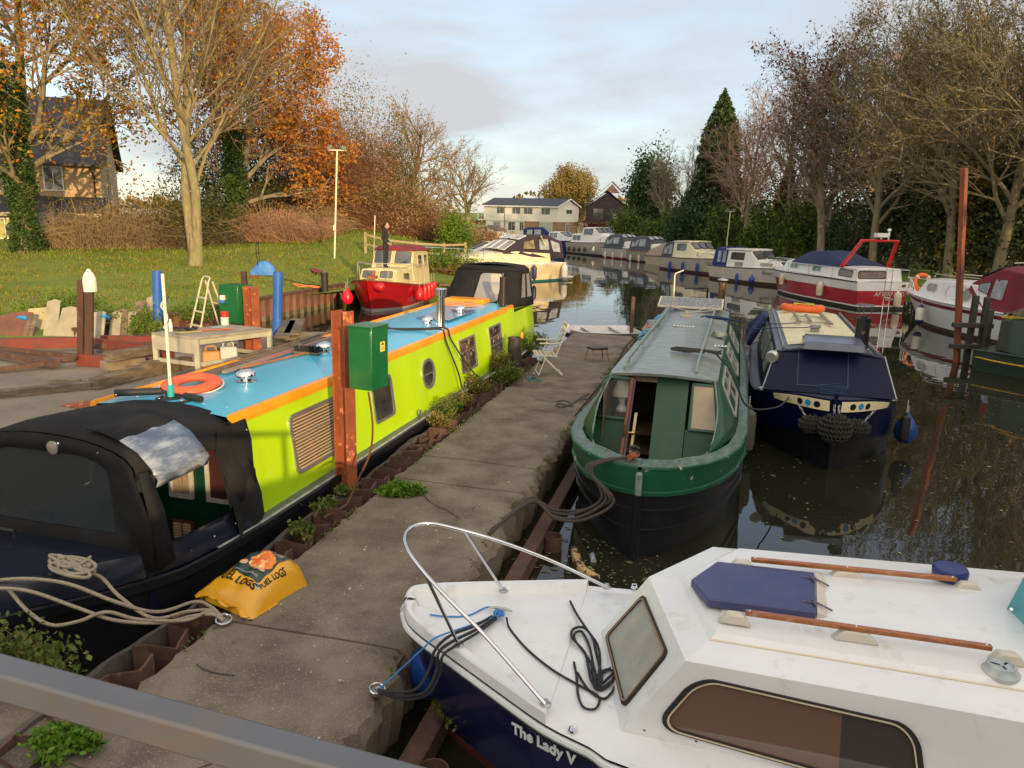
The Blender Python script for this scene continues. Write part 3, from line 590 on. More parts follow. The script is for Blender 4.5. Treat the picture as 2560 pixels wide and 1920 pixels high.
rim = [(7.65,.002), (7.72,.26), (7.84,.46), (8.05,.66), (8.4,.85), (8.9,.99), (9.7,1.07), (11,1.085), (13.5,1.08), (16,1.06), (18,1.0), (19,.85), (19.6,.5), (19.75,.03)]
def rz_(u): return 1.0-.14*sm(7.7, 12, u)-.06*sm(12, 17, u)
inn = [(7.90,.002), (7.95,.23), (8.04,.40), (8.22,.57), (8.5,.73), (8.9,.86), (9.6,.94), (11,.955), (13.5,.95), (16,.93), (18,.82), (18.8,.7), (19.3,.4), (19.4,.02)]
hb = MB(gx)
for sgn in (-1, 1):
    rows = []
    for (u, h), _ in zip(rim, inn):
        z = rz_(u); k = sm(7.6, 9.6, u)
        w0 = h*(.55+.40*k); w1 = h*(.70+.27*k); w2 = h*(.84+.13*k)
        rows.append([(u+.0, sgn*w0*.8, -.35), (u-.02, sgn*w0, -.02), (u, sgn*w1*.99, .28), (u, sgn*(w1+.02), .285), (u, sgn*(w1+.02), .315), (u, sgn*w1*1.0, .32), (u, sgn*w2*.985, z-.50), (u, sgn*(w2+.02), z-.495), (u, sgn*(w2+.02), z-.465), (u, sgn*w2, z-.46), (u, sgn*(h*(.9+.08*k)), z-.30)])
    hb.grid(rows if sgn < 0 else rows[::-1])
hb.tube([(7.60,0,-.3), (7.60,0,.72)], .045, 8); hb.build('hull', black, gb_, smooth=35)
bd = MB(gx)
for sgn in (-1, 1):
    rows = []
    for (u, h) in rim:
        z = rz_(u); k = sm(7.6, 9.6, u); q_ = h*(.9+.08*k)
        rows.append([(u, sgn*q_, z-.31), (u-.01, sgn*(q_+.03), z-.305), (u-.01, sgn*(q_+.03), z-.27), (u, sgn*(q_+.01), z-.26), (u, sgn*h, z-.03), (u, sgn*(h+.02), z-.025), (u, sgn*(h+.02), z), (u, sgn*h, z+.01)])
    bd.grid(rows if sgn < 0 else rows[::-1])
bd.build('hull_band', greenchip, gb_, smooth=35)
MB(gx).bar((7.61,0,.60), (7.61,0,.96), .07, .07, up=V((1,0,0))).build('stem_post', M('stem_pale', (.22,.30,.27), .4, c2=(.10,.16,.13), sc=7), gb_, bevel=.02)
rm = MB(gx)
for sgn in (-1, 1):
    rows = [[(u, sgn*h, rz_(u)+.010), (u*.5+a*.5, sgn*(h+b)/2, rz_(u)+.022), (a, sgn*b, rz_(a)+.02), (a+.01, sgn*max(0,b-.015), rz_(a)-.25)] for (u, h), (a, b) in zip(rim, inn)]
    rm.grid(rows if sgn < 0 else rows[::-1])
rm.build('side_deck', grime, gb_, smooth=45)
wl = MB(gx); wl.poly([(a, -b, .50) for a, b in inn]+[(a, b, .50) for a, b in inn[::-1]]); wl.build('floor', M('dark_floor', (.02,.018,.015), .7), gb_, smooth=0)
# cabin side with the forward wings
lvls = [(.985, [(8.40,.63), (8.70,.77), (9.3,.90), (10,.94), (12,.95), (15,.94), (17.4,.92)]),
        (1.08, [(8.68,.69), (8.95,.78), (9.5,.865), (10.1,.895), (12,.90), (15,.89), (17.4,.88)]),
        (1.28, [(9.06,.71), (9.3,.75), (9.7,.78), (10.2,.79), (12,.79), (15,.79), (17.4,.78)]),
        (1.46, [(9.40,.67), (9.6,.69), (9.9,.70), (10.3,.70), (12,.70), (15,.70), (17.4,.69)]),
        (1.56, [(9.60,.64), (9.75,.645), (10,.65), (10.4,.65), (12,.65), (15,.65), (17.4,.64)])]
def gside(u, z, sgn=-1):
    for (z0, a), (z1, b) in zip(lvls, lvls[1:]):
        if z0 <= z <= z1 or z1 == 1.56:
            def at(L_): 
                for (x0, y0), (x1, y1) in zip(L_, L_[1:]):
                    if x0 <= u <= x1: return y0+(y1-y0)*(u-x0)/(x1-x0)
                return L_[0][1] if u < L_[0][0] else L_[-1][1]
            t = (z-z0)/(z1-z0); return gx((u, sgn*(at(a)*(1-t)+at(b)*t+.022), z))
sdm = MB(gx)
for sgn in (-1, 1):
    rows = [[(u, sgn*y, z) for u, y in L_] for z, L_ in lvls]; sdm.grid(rows[::-1] if sgn < 0 else rows)
sdm.prism([(17.38,-.8,.6), (17.38,.8,.6), (17.38,.69,1.56), (17.38,0,1.63), (17.38,-.69,1.56)], (.03,0,0))
so1 = sdm.build('cabin_side', green, gb_, smooth=60); q_ = so1.modifiers.new('thick', 'SOLIDIFY'); q_.thickness = .02
for k_ in (0,):
    eg = MB(gx)
    for sgn in (-1, 1): eg.tube(cat([(L_[0][0], sgn*(L_[0][1]+.0), z) for z, L_ in lvls[::-1]]+[(8.2,sgn*.46,.99), (8.02,sgn*.25,.98)], 4), .012, 6)
    eg.build('edge_trim', M('pale_trim', (.20,.26,.20), .5, c2=(.10,.15,.10), sc=9), gb_)
# bulkhead pieces, door, windows (raked plane)
def bkx(z): return 9.05+(z-.55)*.55
def bp_(y, z): return (bkx(z), y, z)
def panel_(y0, y1, z0, z1, name, m, d=.03, y0t=None, y1t=None):
    a, b, c, e = bp_(y0, z0), bp_(y1, z0), bp_(y1 if y1t is None else y1t, z1), bp_(y0 if y0t is None else y0t, z1); mb = MB(gx); mb.prism([a, b, c, e], (d,0,0)); return mb.build(name, m, gb_, smooth=0)
# note y is to port: y>0 is the left of the photo
panel_(-.76,-.34,.5,1.0,'lower_panel',green,y0t=-.76); panel_(.36,.80,.5,1.04,'lower_panel',green)
dp = panel_(-.33,.06,.5,1.58,'door',M('door_green', (.010,.075,.032), .45, c2=(.008,.055,.025), sc=2.5)); 
def gq(y0, z0, y1, z1, dy=0): return [gx(V(bp_(y0, z0))-V((.03,0,0))), gx(V(bp_(y1, z0))-V((.03,0,0))), gx(V(bp_(y1-dy, z1))-V((.03,0,0))), gx(V(bp_(y0, z1))-V((.03,0,0)))]
fd = M('frame_green', (.012,.06,.035), .4)
win(gb_, gq(-.37, 1.0, -.74, 1.53, -.09), M('blind_cream', (.40,.31,.17), .25, c2=(.30,.24,.14), sc=3, coat=.5), fd, .03, .02, .02, name='front_window')
lampglass = clear('front_glass', (.10,.12,.12), .06, .22)
win(gb_, gq(.74, 1.05, .37, 1.54), lampglass, fd, .03, .02, .02, name='front_window')
panel_(.06,.38,1.50,1.575,'door_head',M('bare_door_frame', (.22,.16,.09), .6, c2=(.05,.07,.04), sc=5)); 
redw = M('mahogany_red', (.19,.03,.015), .4, c2=(.10,.02,.012), sc=6, st=(1,4,1)); dw = MB(gx)
dw.prism([(8.62,.335,.62), (9.0,.36,.62), (9.58,.36,1.56), (9.42,.335,1.56)], (0,.035,0)); dd = dw.build('open_door', redw, gb_, smooth=0)
dw = MB(gx); dw.prism([(8.64,.30,.62), (9.0,.33,.62), (9.58,.34,1.55), (9.44,.31,1.55)], (0,.028,0)); dw.build('door_face', M('door_plum', (.05,.02,.03), .4), dd, smooth=0)
dw = MB(gx); dw.lathe([(.012,0), (.012,.03), (.025,.035), (.03,.05), (.02,.07), (0,.072)], (8.92,.30,1.0), 12, ax=(0,-1,0)); dw.build('door_knob', M('brass', (.55,.36,.10), .3, 1), dd)
dw = MB(gx); dw.box((8.90,.352,1.02), (.012,.03,.16)); dw.build('lock_plate', M('brass'  , (.55,.36,.10), .3, 1), dd, smooth=0)
dw = MB(gx); dw.prism([(8.75,.24,.62), (8.80,.24,.62), (9.22,.24,1.18), (9.17,.24,1.18)], (0,.03,0)); dw.build('inner_rail', M('bare_pine', (.50,.38,.20), .5), gb_, smooth=0)
# cabin interior seen through door
it = MB(gx); it.box((11.4,0,.55), (3.6,1.4,.03)); it.box((11.6,0,1.05), (.03,1.4,1.0)); it.box((10.4,.66,1.0), (2.4,.02,.9)); it.build('interior', M('inside_wall', (.16,.12,.08), .8, c2=(.10,.07,.05), sc=2), gb_, smooth=0)
it = MB(gx); it.box((10.35,.15,1.37), (.30,.62,.025)); it.box((10.45,-.02,1.26), (.03,.06,.2)); it.build('shelf', M('shelf_wood', (.09,.045,.02), .6), gb_, smooth=0); MB(gx).box((9.9,.12,.80), (.5,.36,.04)).build('inner_table', MATS['shelf_wood'], gb_, smooth=0)
for p, d, c, lab in (((10.3,.25,1.44), (.2,.26,.09), (.45,.03,.02), 'red box on the shelf inside the open door of the green boat'), ((10.25,.18,1.395), (.24,.34,.02), (.6,.6,.58), 'flat stack of papers on the shelf inside the green boat')):
    MB().box(B16(p[0], GV-p[1], p[2]), d, rz=rad(90-16.2)).build('box' if c[0] < .5 else 'paper_stack', M('c%d' % int(c[0]*100), c, .5), smooth=0, bevel=.004, tag=(lab, 'box' if c[0] < .5 else 'papers'))
dg_ = thing('table_lamp', 'pleated white table lamp behind the left front window of the green boat', 'lamp', B16(9.78, GV-.52, .57))
mb = MB(); mb.lathe([(.09,0), (.085,.46), (.05,.47)], (0,0,0), 12); mb.build('stand', M('lamp_table', (.12,.06,.03), .6), dg_)
mb = MB(); mb.lathe([(.07,.47), (.075,.50), (.04,.56), (.055,.64), (.03,.70), (.01,.72)], (0,0,0), 16); mb.build('lamp_base', white, dg_)
mb = MB(); mb.grid([[((.13 if h == .68 else .075)*(1+.05*(k % 2))*cos(2*pi*k/32), (.13 if h == .68 else .075)*(1+.05*(k % 2))*sin(2*pi*k/32), h) for k in range(33)] for h in (.68, .88)]); mb.build('lamp_shade', M('shade_cream', (.72,.68,.55), .8), dg_, smooth=0)
# side windows
for sgn in (-1, 1):
    for u0, u1, z0, z1, nm in ((9.85,11.35,1.06,1.47,'side_window'), (12.4,13.6,1.08,1.46,'side_window'), (14.6,15.8,1.08,1.46,'side_window')):
        c4 = [gside(u0+.02, z0, sgn), gside(u1, z0, sgn), gside(u1, z1, sgn), gside(u0+(.12 if u0 < 10 else 0), z1, sgn)]
        if sgn > 0: c4 = [c4[1], c4[0], c4[3], c4[2]]
        win(gb_, c4, brownin, M('pale_frame', (.42,.45,.40), .5, c2=(.3,.32,.28), sc=9), .04, .05, .018, bars=(.6,), vbars=(.5,), name=nm)
# roof
rf = MB(gx); rows = []
for i, u in enumerate((0, .25, 1, 2.5, 4.5, 6, 7.7)):
    row = []
    for j in range(11):
        t = (j-5)/5; x = 9.42+u+(.22*t*t if i < 3 else 0)*(1-u/1.3 if i < 3 else 0); row.append((x, t*.675, 1.655-.085*t*t-(.0 if i else .012)))
    rows.append(row)
rf.grid(rows[::-1]); rf.grid([[(p[0], p[1], p[2]) for p in rows[0]], [(p[0]+.01, p[1]*.99, p[2]-.035) for p in rows[0]]]);
for sgn in (-1, 1): rf.grid([[(u, sgn*.675, 1.571), (u, sgn*.655, 1.53)] for u in ((9.64, 12, 15, 17.1) if sgn > 0 else (17.1, 15, 12, 9.64))])
r_o = rf.build('roof', roofg, gb_, smooth=35)
for y in (.50, -.40):
    hr = MB(gx); hr.bar((10.02,y,1.70), (16.3,y,1.715), .035, .05); hr.bar((9.72,y,1.63), (10.04,y,1.70), .035, .05)
    for u in (10.1, 11.6, 13.1, 14.6, 16.1): hr.box((u, y, 1.665), (.05,.03,.07))
    hr.build('grab_rail', M('rail_green', (.16,.22,.17), .5, c2=(.25,.30,.26), sc=5), gb_, smooth=0, bevel=.006)
vv = MB(gx); vv.lathe([(.12,0), (.12,.02), (.05,.03), (.05,.09), (.03,.10)], (15.2,.10,1.65), 14); vv.build('roof_vent', M('vent_beige', (.45,.38,.27), .6), gb_)
vv = MB(gx); vv.lathe([(.13,0), (.13,.03), (.11,.06), (.10,.085), (.0,.09)], (13.1,-.58,1.615), 20); vv.build('mushroom_vent', M('old_brass', (.28,.29,.22), .4, .6), gb_)
vv = MB(gx); vv.lathe([(.13,0), (.13,.03), (.11,.06), (.10,.085), (.0,.09)], (14.0,.62,1.61), 20); vv.build('mushroom_vent', M('old_copper', (.20,.22,.20), .4, .6), gb_)
for (u, y) in ((13.75,.05), (12.2,-.55)):
    pl_ = MB(gx); pl_.box((u, y, 1.662-.1*y*y/.5), (.13,.36,.006), rz=.06 if y < 0 else 0); o_ = pl_.build('vent_plate', whitedull, gb_, smooth=0)
    sl2 = MB(gx)
    for i in range(6): sl2.box((u+.01, y-.13+i*.052, 1.667-.1*y*y/.5), (.06,.02,.006))
    sl2.build('vent_slot', rubber, o_, smooth=0)
pn_ = MB(gx); Q = Matrix.Rotation(rad(-14), 3, 'Y')
pn_.box((16.3,.10,1.80), (.58,1.30,.035), M=Matrix.Rotation(rad(-14), 4, 'Y')); spn = pn_.build('solar_panel', M('panel_frame_cream', (.62,.56,.42), .5), gb_, smooth=0)
pn_ = MB(gx); pn_.box((16.3,.10,1.820), (.52,1.24,.008), M=Matrix.Rotation(rad(-14), 4, 'Y')); pn_.build('cells', M('solar_cells', (.10,.11,.12), .2, c2=(.25,.24,.22), sc=4, st=(1,9,1)), spn, smooth=0)
pn_ = MB(gx); pn_.box((17.05,-.02,1.68), (.9,1.0,.05)); pn_.build('stern_hatch', M('hatch_brown', (.14,.05,.03), .6), gb_, smooth=0, bevel=.01)
pn_ = MB(gx); pn_.lathe([(.075,0), (.075,.50), (.09,.50), (.09,.56), (.06,.56)], (17.35,-.48,1.60), 16); st_ = pn_.build('flue', M('flue_brown', (.20,.13,.06), .35, .6, c2=(.10,.06,.03), sc=4), gb_)
pn_ = MB(gx); pn_.lathe([(.12,0), (.11,.02), (0,.05)], (17.35,-.48,2.22), 16); pn_.build('flue_cap', steel, st_)
def on16(u, y, z): return B16(u, GV-y, z)
ap = MB(); a_ = g(1453,672,1.70)
ap = thing('thin_mast', 'thin cream mast with a bent top rising behind the panel on the green boat roof', 'mast', on16(16.85,.50,1.69))
mb = MB(); mb.tube([(0,0,0), (-.01,0,.62), (.0,0,.66), (.16,-.06,.74)], .014, 8); mb.build('tube', M('pole_white', (.74,.70,.56), .5), ap)
mg = thing('mug', 'peach coloured mug standing on the stern hatch of the green boat', 'mug', on16(16.95,.02,1.706))
mb = MB(); mb.lathe([(.035,0), (.042,.01), (.042,.10), (.036,.10), (.036,.02)], (0,0,0), 16); mb.build('cup', M('peach', (.72,.48,.32), .4), mg)
mb = MB(); mb.tube([V((-.04,.0,.08)), V((-.07,0,.075)), V((-.075,0,.04)), V((-.04,0,.03))], .007, 6); mb.build('handle', M('peach', (.7,.5,.3)), mg)
tl_ = MB(); tl_.tube([on16(17.9,.35,1.95), on16(17.9,-.05,1.98), on16(17.95,-.15,1.98), on16(18.2,-.15,1.45), on16(18.3,-.12,.75)], .022, 8); tl_.build('tiller_bar', rubber, tag=('black tiller bar behind the roof of the green boat', 'tiller'))
# bow stud + looped ropes
tb = MB(gx); tb.tube([(7.84,.10,1.0), (7.80,.10,1.09)], .03, 10); tb.tube([(7.70,.12,1.085), (7.84,.06,1.085)], .035, 12); tb.build('bow_stud', rust, gb_)
kn = [on16(7.82+.03*sin(k), .09+.05*cos(k*1.9), 1.05+.012*k) for k in range(12)]
MB().tube(cat(kn, 4), .014, 6).build('rope_knot', M('faded_black_rope', (.055,.045,.04), .9, bump=.004, bsc=240), tag=('faded dark rope wound round the bow stud of the green boat', 'rope'))
fbr = MATS['faded_black_rope']
for i, (d, s_) in enumerate(((0, .0), (.035, .03), (.07, -.02), (.10, .05))):
    a, e = on16(7.80, .12, 1.05), J(6.62+d*1.4, -1.88, .53)
    pts = [a, on16(7.70, .32+d*.5, 1.03), on16(7.62,.50+d*.6,.93), g(1300+d*260,1075+d*60,.66), g(1245+d*150,1108+s_*300,.46), g(1190+d*80,1106+s_*260,.42), g(1145+d*60,1078+d*60,.51), e]
    rope(pts, .016, fbr, 'mooring_rope', ['outermost', 'second', 'third', 'innermost'][i]+' of four dark ropes looping from the green bow to the jetty', group='dark ropes from the green bow')
# ropes on the green roof
kk = [on16(10.95+.09*sin(k*1.1)+.05*cos(k*.7), -.32+.34*cos(k*.63), 1.70+.02*abs(sin(k*1.7))) for k in range(34)]
MB().tube(cat(kk, 3), .013, 6).build('rope_bundle', M('dark_rope', (.028,.026,.022), .85), tag=('dark rope bundled over the rail at the front of the green boat roof', 'rope'))
rope([on16(10.9,-.6,1.69), on16(10.5,-.85,1.50), on16(10.0,-1.05,1.2), B16(10.9,.62,1.0), B16(11.9,.85,.93), B16(12.4,.9,.90)], .012, blackrope, 'rope', 'dark rope stretched from the green boat roof down to the blue bow deck')
kk = [on16(14.55+.05*sin(k*1.3), -.40+.20*cos(k*.9)-.012*k, 1.74+.02*sin(k)) for k in range(24)]
navyrope = M('navy_rope', (.01,.035,.09), .8)
MB().tube(cat(kk, 3), .014, 6).build('rope_knot', navyrope, tag=('knotted navy rope on the right hand rail of the green roof', 'rope'))
rope([on16(14.5,-.62,1.72), B16(14.9,.2,1.66), B16(15.3,.75,1.60), B16(15.4,1.1,1.63)], .010, navyrope, 'rope', 'navy rope between the roofs, upper strand')
rope([on16(14.5,-.62,1.71), B16(14.6,.2,1.57), B16(14.9,.75,1.58), B16(14.9,1.25,1.62), B16(15.1,1.5,1.65)], .010, navyrope, 'rope', 'navy rope between the roofs, lower strand with a loose end')
for i, (p, c, lab) in enumerate((((12.9,.62), (.10,.30,.42), 'bundled teal rope along the left side of the green roof, nearest'), ((14.9,.60), (.12,.34,.50), 'bundled pale blue rope along the left side of the green roof, farthest'), ((13.9,.66), (.50,.27,.20), 'faded orange rope tangled round the vent on the left of the green roof'))):
    kk = [on16(p[0]+.55*sin(k*.61), p[1]+.07*cos(k*1.3), 1.60+.02*abs(sin(k*1.1))) for k in range(40)]
    MB().tube(cat(kk, 3), .011, 6).build('rope_bundle', M('ropec%d' % i, c, .85), tag=(lab, 'rope'))
rope([on16(12.0,.52,1.73), on16(11.8,.75,1.6), on16(11.5,.95,1.2), J(11.2,-1.85,.55)], .012, M('dark_rope', (.03,.03,.03)), 'rope', 'dark green rope from the left rail of the green roof to the jetty')
wr = MB(); wr.tube(cat([on16(16.0,.6,1.79), on16(15.98,.3,1.70), on16(15.9,.0,1.68), on16(15.95,-.2,1.74), on16(16.05,-.4,1.80), on16(15.8,-.5,1.76), on16(15.9,-.2,1.69), on16(15.75,.1,1.67)], 6), .007, 5); wr.build('cable', M('cream_cable', (.60,.55,.42), .6), tag=('thin cream cable hanging below the solar panel on the green roof', 'cable'))

# ================= blue narrowboat
BV = 1.48; bb = thing('narrowboat', 'dark navy blue narrowboat with cream roof and rope fender on its bow', 'narrowboat', B16(15.5, BV), rad(90-16.3))
bluedk = M('deep_blue_paint', (.003,.005,.030), .42, c2=(.004,.007,.035), sc=2, spec=.2, bump=.002, bsc=3)
deckdk = M('deck_dark_blue', (.05,.058,.085), .35, c2=(.025,.03,.045), sc=5, c3=(.20,.21,.22), sc3=9, lo3=.62, hi3=.8, coat=.2)
creamr = M('cream_roof', (.74,.68,.42), .5, c2=(.62,.55,.33), sc=3, st=(1,3,1), c3=(.52,.46,.27), sc3=9, lo3=.6, hi3=.8, bump=.004, bsc=8)
def bx(p): return V((p[0]-15.5, p[1], p[2]))
pr = [(11.58,.03), (11.66,.22), (11.85,.46), (12.15,.72), (12.55,.95), (13.0,1.08), (13.6,1.13), (15,1.14), (17,1.14), (18.5,1.1), (19.3,.85), (19.6,.4), (19.7,.02)]
def bz(u): return 1.03-.25*sm(11.6, 13.2, u)-.10*sm(13, 15, u)
for nm, z0, z1, m in (('hull', 0, 0, black), ('topsides', 1, 1, bluedk)):
    hb = MB(bx)
    for sgn in (-1, 1):
        rows = []
        for u, h in pr:
            z = bz(u); k = sm(11.5, 13.4, u); a = h*(.58+.38*k); b = h*(.74+.22*k); c = h*(.80+.17*k)
            rows.append([(u-.05*(1-k), sgn*a*.8, -.35), (u-.05*(1-k), sgn*a, -.02), (u, sgn*b, z-.62), (u, sgn*(b+.012), z-.60), (u, sgn*c, z-.56)] if nm == 'hull' else [(u, sgn*(c+.008), z-.565), (u, sgn*(c*.4+h*.6), z-.26), (u, sgn*h*.99, z-.02), (u, sgn*(h+.012), z-.015), (u, sgn*(h+.012), z+.005), (u, sgn*max(h-.03,0), z+.01)])
        hb.grid(rows if sgn < 0 else rows[::-1])
    if nm == 'hull': hb.tube([(11.52,0,-.3), (11.53,0,.5)], .03, 8)
    else: hb.tube([(11.54,0,.45), (11.56,0,1.0)], .03, 8); hb.box((11.60,0,1.06), (.06,.05,.12))
    hb.build(nm, m, bb, smooth=40)
dk = MB(bx); rows = []
for u, h in pr: z = bz(u); h = max(h-.03, 0); rows.append([(u+.02, -h, z+.0), (u+.02, -h*.5, z+.01), (u+.02, 0, z+.012), (u+.02, h*.5, z+.01), (u+.02, h, z)])
dk.grid(rows[::-1]); dk.build('deck', deckdk, bb, smooth=40)
cb = MB(bx)
F = [(12.58,-.97,.90), (12.58,.97,.90), (13.0,.80,1.47), (12.98,0,1.56), (13.0,-.80,1.47)]; Bk = [(18.3,-.97,.72), (18.3,.97,.72), (18.3,.80,1.47), (18.3,0,1.56), (18.3,-.80,1.47)]
F2 = [(13.4,-.98,.74), (13.4,.98,.74), (13.5,.80,1.47), (13.5,0,1.56), (13.5,-.80,1.47)]
cb.poly([F[0], F[4], F[3], F[2], F[1]]); cb.poly(Bk)
for A, B_ in ((F, F2), (F2, Bk)):
    cb.poly([A[1], A[2], B_[2], B_[1]]); cb.poly([A[0], B_[0], B_[4], A[4]])
cb.build('cabin', bluedk, bb, smooth=0)
cr_ = MB(bx); cr_.grid([[(u+(.02*t*t), t*.80, 1.565-.09*t*t) for t in (-1,-.78,-.5,0,.5,.78,1)] for u in (12.95, 15, 18.35)][::-1]); cr_.grid([[(12.95+.02*t*t, t*.80, 1.565-.09*t*t), (12.955+.02*t*t, t*.80, 1.535-.09*t*t)] for t in (-1,-.78,-.5,0,.5,.78,1)]); cr_.build('roof', M('roof_slate_blue', (.10,.11,.14), .35, c2=(.06,.07,.09), sc=4, c3=(.3,.31,.33), sc3=8, lo3=.6, hi3=.8, coat=.3), bb, smooth=40)
cr_ = MB(bx); cr_.grid([[(u, t*.62, 1.578-.055*t*t) for t in (-1,-.5,0,.5,1)] for u in (13.32, 14.5, 15.5, 16.5, 18.2)][::-1]); cr_.build('roof_panel', creamr, bb, smooth=50)
for sgn in (-1, 1):
    e_ = MB(bx); e_.bar((12.60,sgn*.975,.90), (13.0,sgn*.805,1.48), .02, .02); e_.bar((13.0,sgn*.70,1.535), (18.3,sgn*.70,1.535), .03, .03); e_.build('edge_strip', M('strip_grey', (.30,.31,.33), .4, .5), bb, smooth=0)
def bfx(z): return 12.58+(z-.90)*.42/.57-.012
ln = MB(bx)
for a, b in (((-.28,1.50),(-.28,1.0)), ((.46,1.50),(.46,.98)), ((-.28,1.0),(.46,1.0))): ln.bar((bfx(a[1]), a[0], a[1]), (bfx(b[1]), b[0], b[1]), .016, .008, up=V((-1,0,.7)))
ln.build('door_outline', M('seam', (.02,.03,.06), .5), bb, smooth=0)
sh_ = MB(bx); sh_.box((13.12,-.03,1.63), (.66,.86,.08)); sh_.grid([[(12.74,-.48,1.56), (12.74,.42,1.56)], [(12.76,-.48,1.66), (12.76,.42,1.66)], [(13.10,-.44,1.72), (13.10,.38,1.72)], [(13.48,-.42,1.70), (13.48,.36,1.70)], [(13.49,-.42,1.58), (13.49,.36,1.58)]]); sh_.prism([(12.75,-.48,1.555), (12.75,-.48,1.66), (13.1,-.44,1.72), (13.48,-.42,1.70), (13.48,-.42,1.55)], (0,.02,0)); sh_.prism([(12.75,.40,1.555), (12.75,.40,1.66), (13.1,.36,1.72), (13.48,.34,1.70), (13.48,.34,1.55)], (0,.02,0))
sh_.build('sliding_hatch', M('hatch_blue_grey', (.085,.10,.15), .3, c2=(.13,.14,.18), sc=3, coat=.3), bb, smooth=20)
for y0, y1, ds in ((-.06,-.80,1), (.06,.80,-1)):   # cream scroll panels on the bow, on each side of the stem
    c = []
    P1, P2 = [], []
    for k in range(9):
        t = abs(y0)+(abs(y1)-abs(y0))*k/8
        for (ua, ha), (ub, hb_) in zip(pr, pr[1:]):
            if ha <= t <= hb_: u = ua+(ub-ua)*(t-ha)/(hb_-ha)
        z = bz(u); sg = 1 if y1 > 0 else -1; hh = .085*(1-.55*(k/8)**3)
        P1.append((u-.045, sg*(t+.022), z-.012)); P2.append((u-.034, sg*(t*.975+.016), z-.03-hh*1.6))
    mb = MB(bx); mb.grid([P1, P2] if sg > 0 else [P2, P1]); po = mb.build('bow_panel', M('panel_cream', (.88,.76,.46), .5), bb, smooth=0); q_ = po.modifiers.new('t', 'SOLIDIFY'); q_.thickness = .006; q_.offset = 1
    for kk_, col in ((.22,(.010,.010,.02)), (.38,(.03,.30,.72)), (.52,(.72,.38,.02))):
        i0 = kk_*8; i_ = int(i0); f_ = i0-i_; A = V(P1[i_]).lerp(V(P1[i_+1]), f_); B_ = V(P2[i_]).lerp(V(P2[i_+1]), f_); c_ = (A+B_)/2; tn = (V(P1[i_+1])-V(P1[i_])).normalized(); nn_ = tn.cross(B_-A).normalized()
        if nn_.x > 0: nn_ = -nn_
        MB(bx).lathe([(.048,.004), (.048,.011), (0,.012)], c_, 18, ax=nn_).build('disc', M('disc%d' % int(col[2]*100), col, .4), po, smooth=0)
# windows along the left side
for u0, u1 in ((13.7,14.5), (14.9,15.5), (15.8,16.6), (17.0,17.8)):
    for sg in (1, -1):
        yy = lambda z: (.972-(z-.74)*.235)*sg+sg*.004
        c4 = [bx((u1, yy(.95), .95)), bx((u0, yy(.95), .95)), bx((u0, yy(1.38), 1.38)), bx((u1, yy(1.38), 1.38))]
        if sg < 0: c4 = [c4[1], c4[0], c4[3], c4[2]]
        win(bb, c4, glassl, M('sage_frame', (.17,.20,.17), .5), .035, .02, .02, vbars=(.5,), name='side_window')
fl2 = MB(bx); fl2.lathe([(.115,0), (.105,.46), (.115,.46), (.115,.49), (.06,.50), (.06,.52)], (13.42,-.50,1.53), 18); fo_ = fl2.build('flue', M('flue_black', (.012,.012,.013), .35), bb)
fl2 = MB(bx); fl2.lathe([(.15,.0), (.13,.02), (0,.03)], (13.42,-.50,2.22), 18)
for k in range(3): fl2.tube([V((13.42,-.50,2.0))+V((.09*cos(k*2.1), .09*sin(k*2.1), 0)), V((13.42,-.50,2.22))+V((.12*cos(k*2.1), .12*sin(k*2.1), 0))], .008, 5)
fl2.build('flue_cap', M('cap_grey', (.14,.14,.15), .4, .7), fo_)
fl2 = MB(bx); fl2.tube([V((13.30,-.50,1.80))+V((0,.02*cos(a),.02*sin(a))) for a in [k*.6 for k in range(11)]], .006, 6, closed=True); fl2.build('brass_ring', MATS['brass'], fo_)
v2 = MB(bx); v2.box((14.7,.10,1.60), (.16,.14,.08)); v2.lathe([(.10,0), (.10,.03), (.06,.05)], (14.7,.10,1.65), 16); v2.build('mushroom_vent', M('vent_grey', (.25,.24,.22), .5, .4), bb)
lm = MB(bx); lm.lathe([(.05,0), (.09,.03), (.10,.10), (.09,.13), (0,.135)], (12.95,.83,1.40), 16, ax=(-.8,.35,-.25)); lm.build('headlamp', M('lamp_body', (.55,.56,.55), .2, .6, c2=(.75,.70,.55), sc=9), bb)
ae = MB(bx); ae.tube([(14.6,-.56,1.55), (14.65,-.60,2.1)], .006, 5); ae.build('aerial', rubber, bb)
cv = MB(bx); cv.prism([(17.3,.80,1.50), (18.3,.80,1.5), (18.35,1.12,1.15), (18.3,1.16,.80), (17.35,1.12,.82), (17.25,1.05,1.1)], (.02,.10,.02)); cv.build('side_cover', M('navy_cover', (.012,.025,.09), .8, bump=.02, bsc=6), bb, bevel=.03)
for sg in (1, -1): 
    vn = MB(bx); vn.lathe([(.07,0), (.06,.06), (0,.08)], (12.85,sg*.98,.80), 14); vn.build('fairlead', steel, bb)
def on17(u, y, z): return B16(u, BV-y, z)
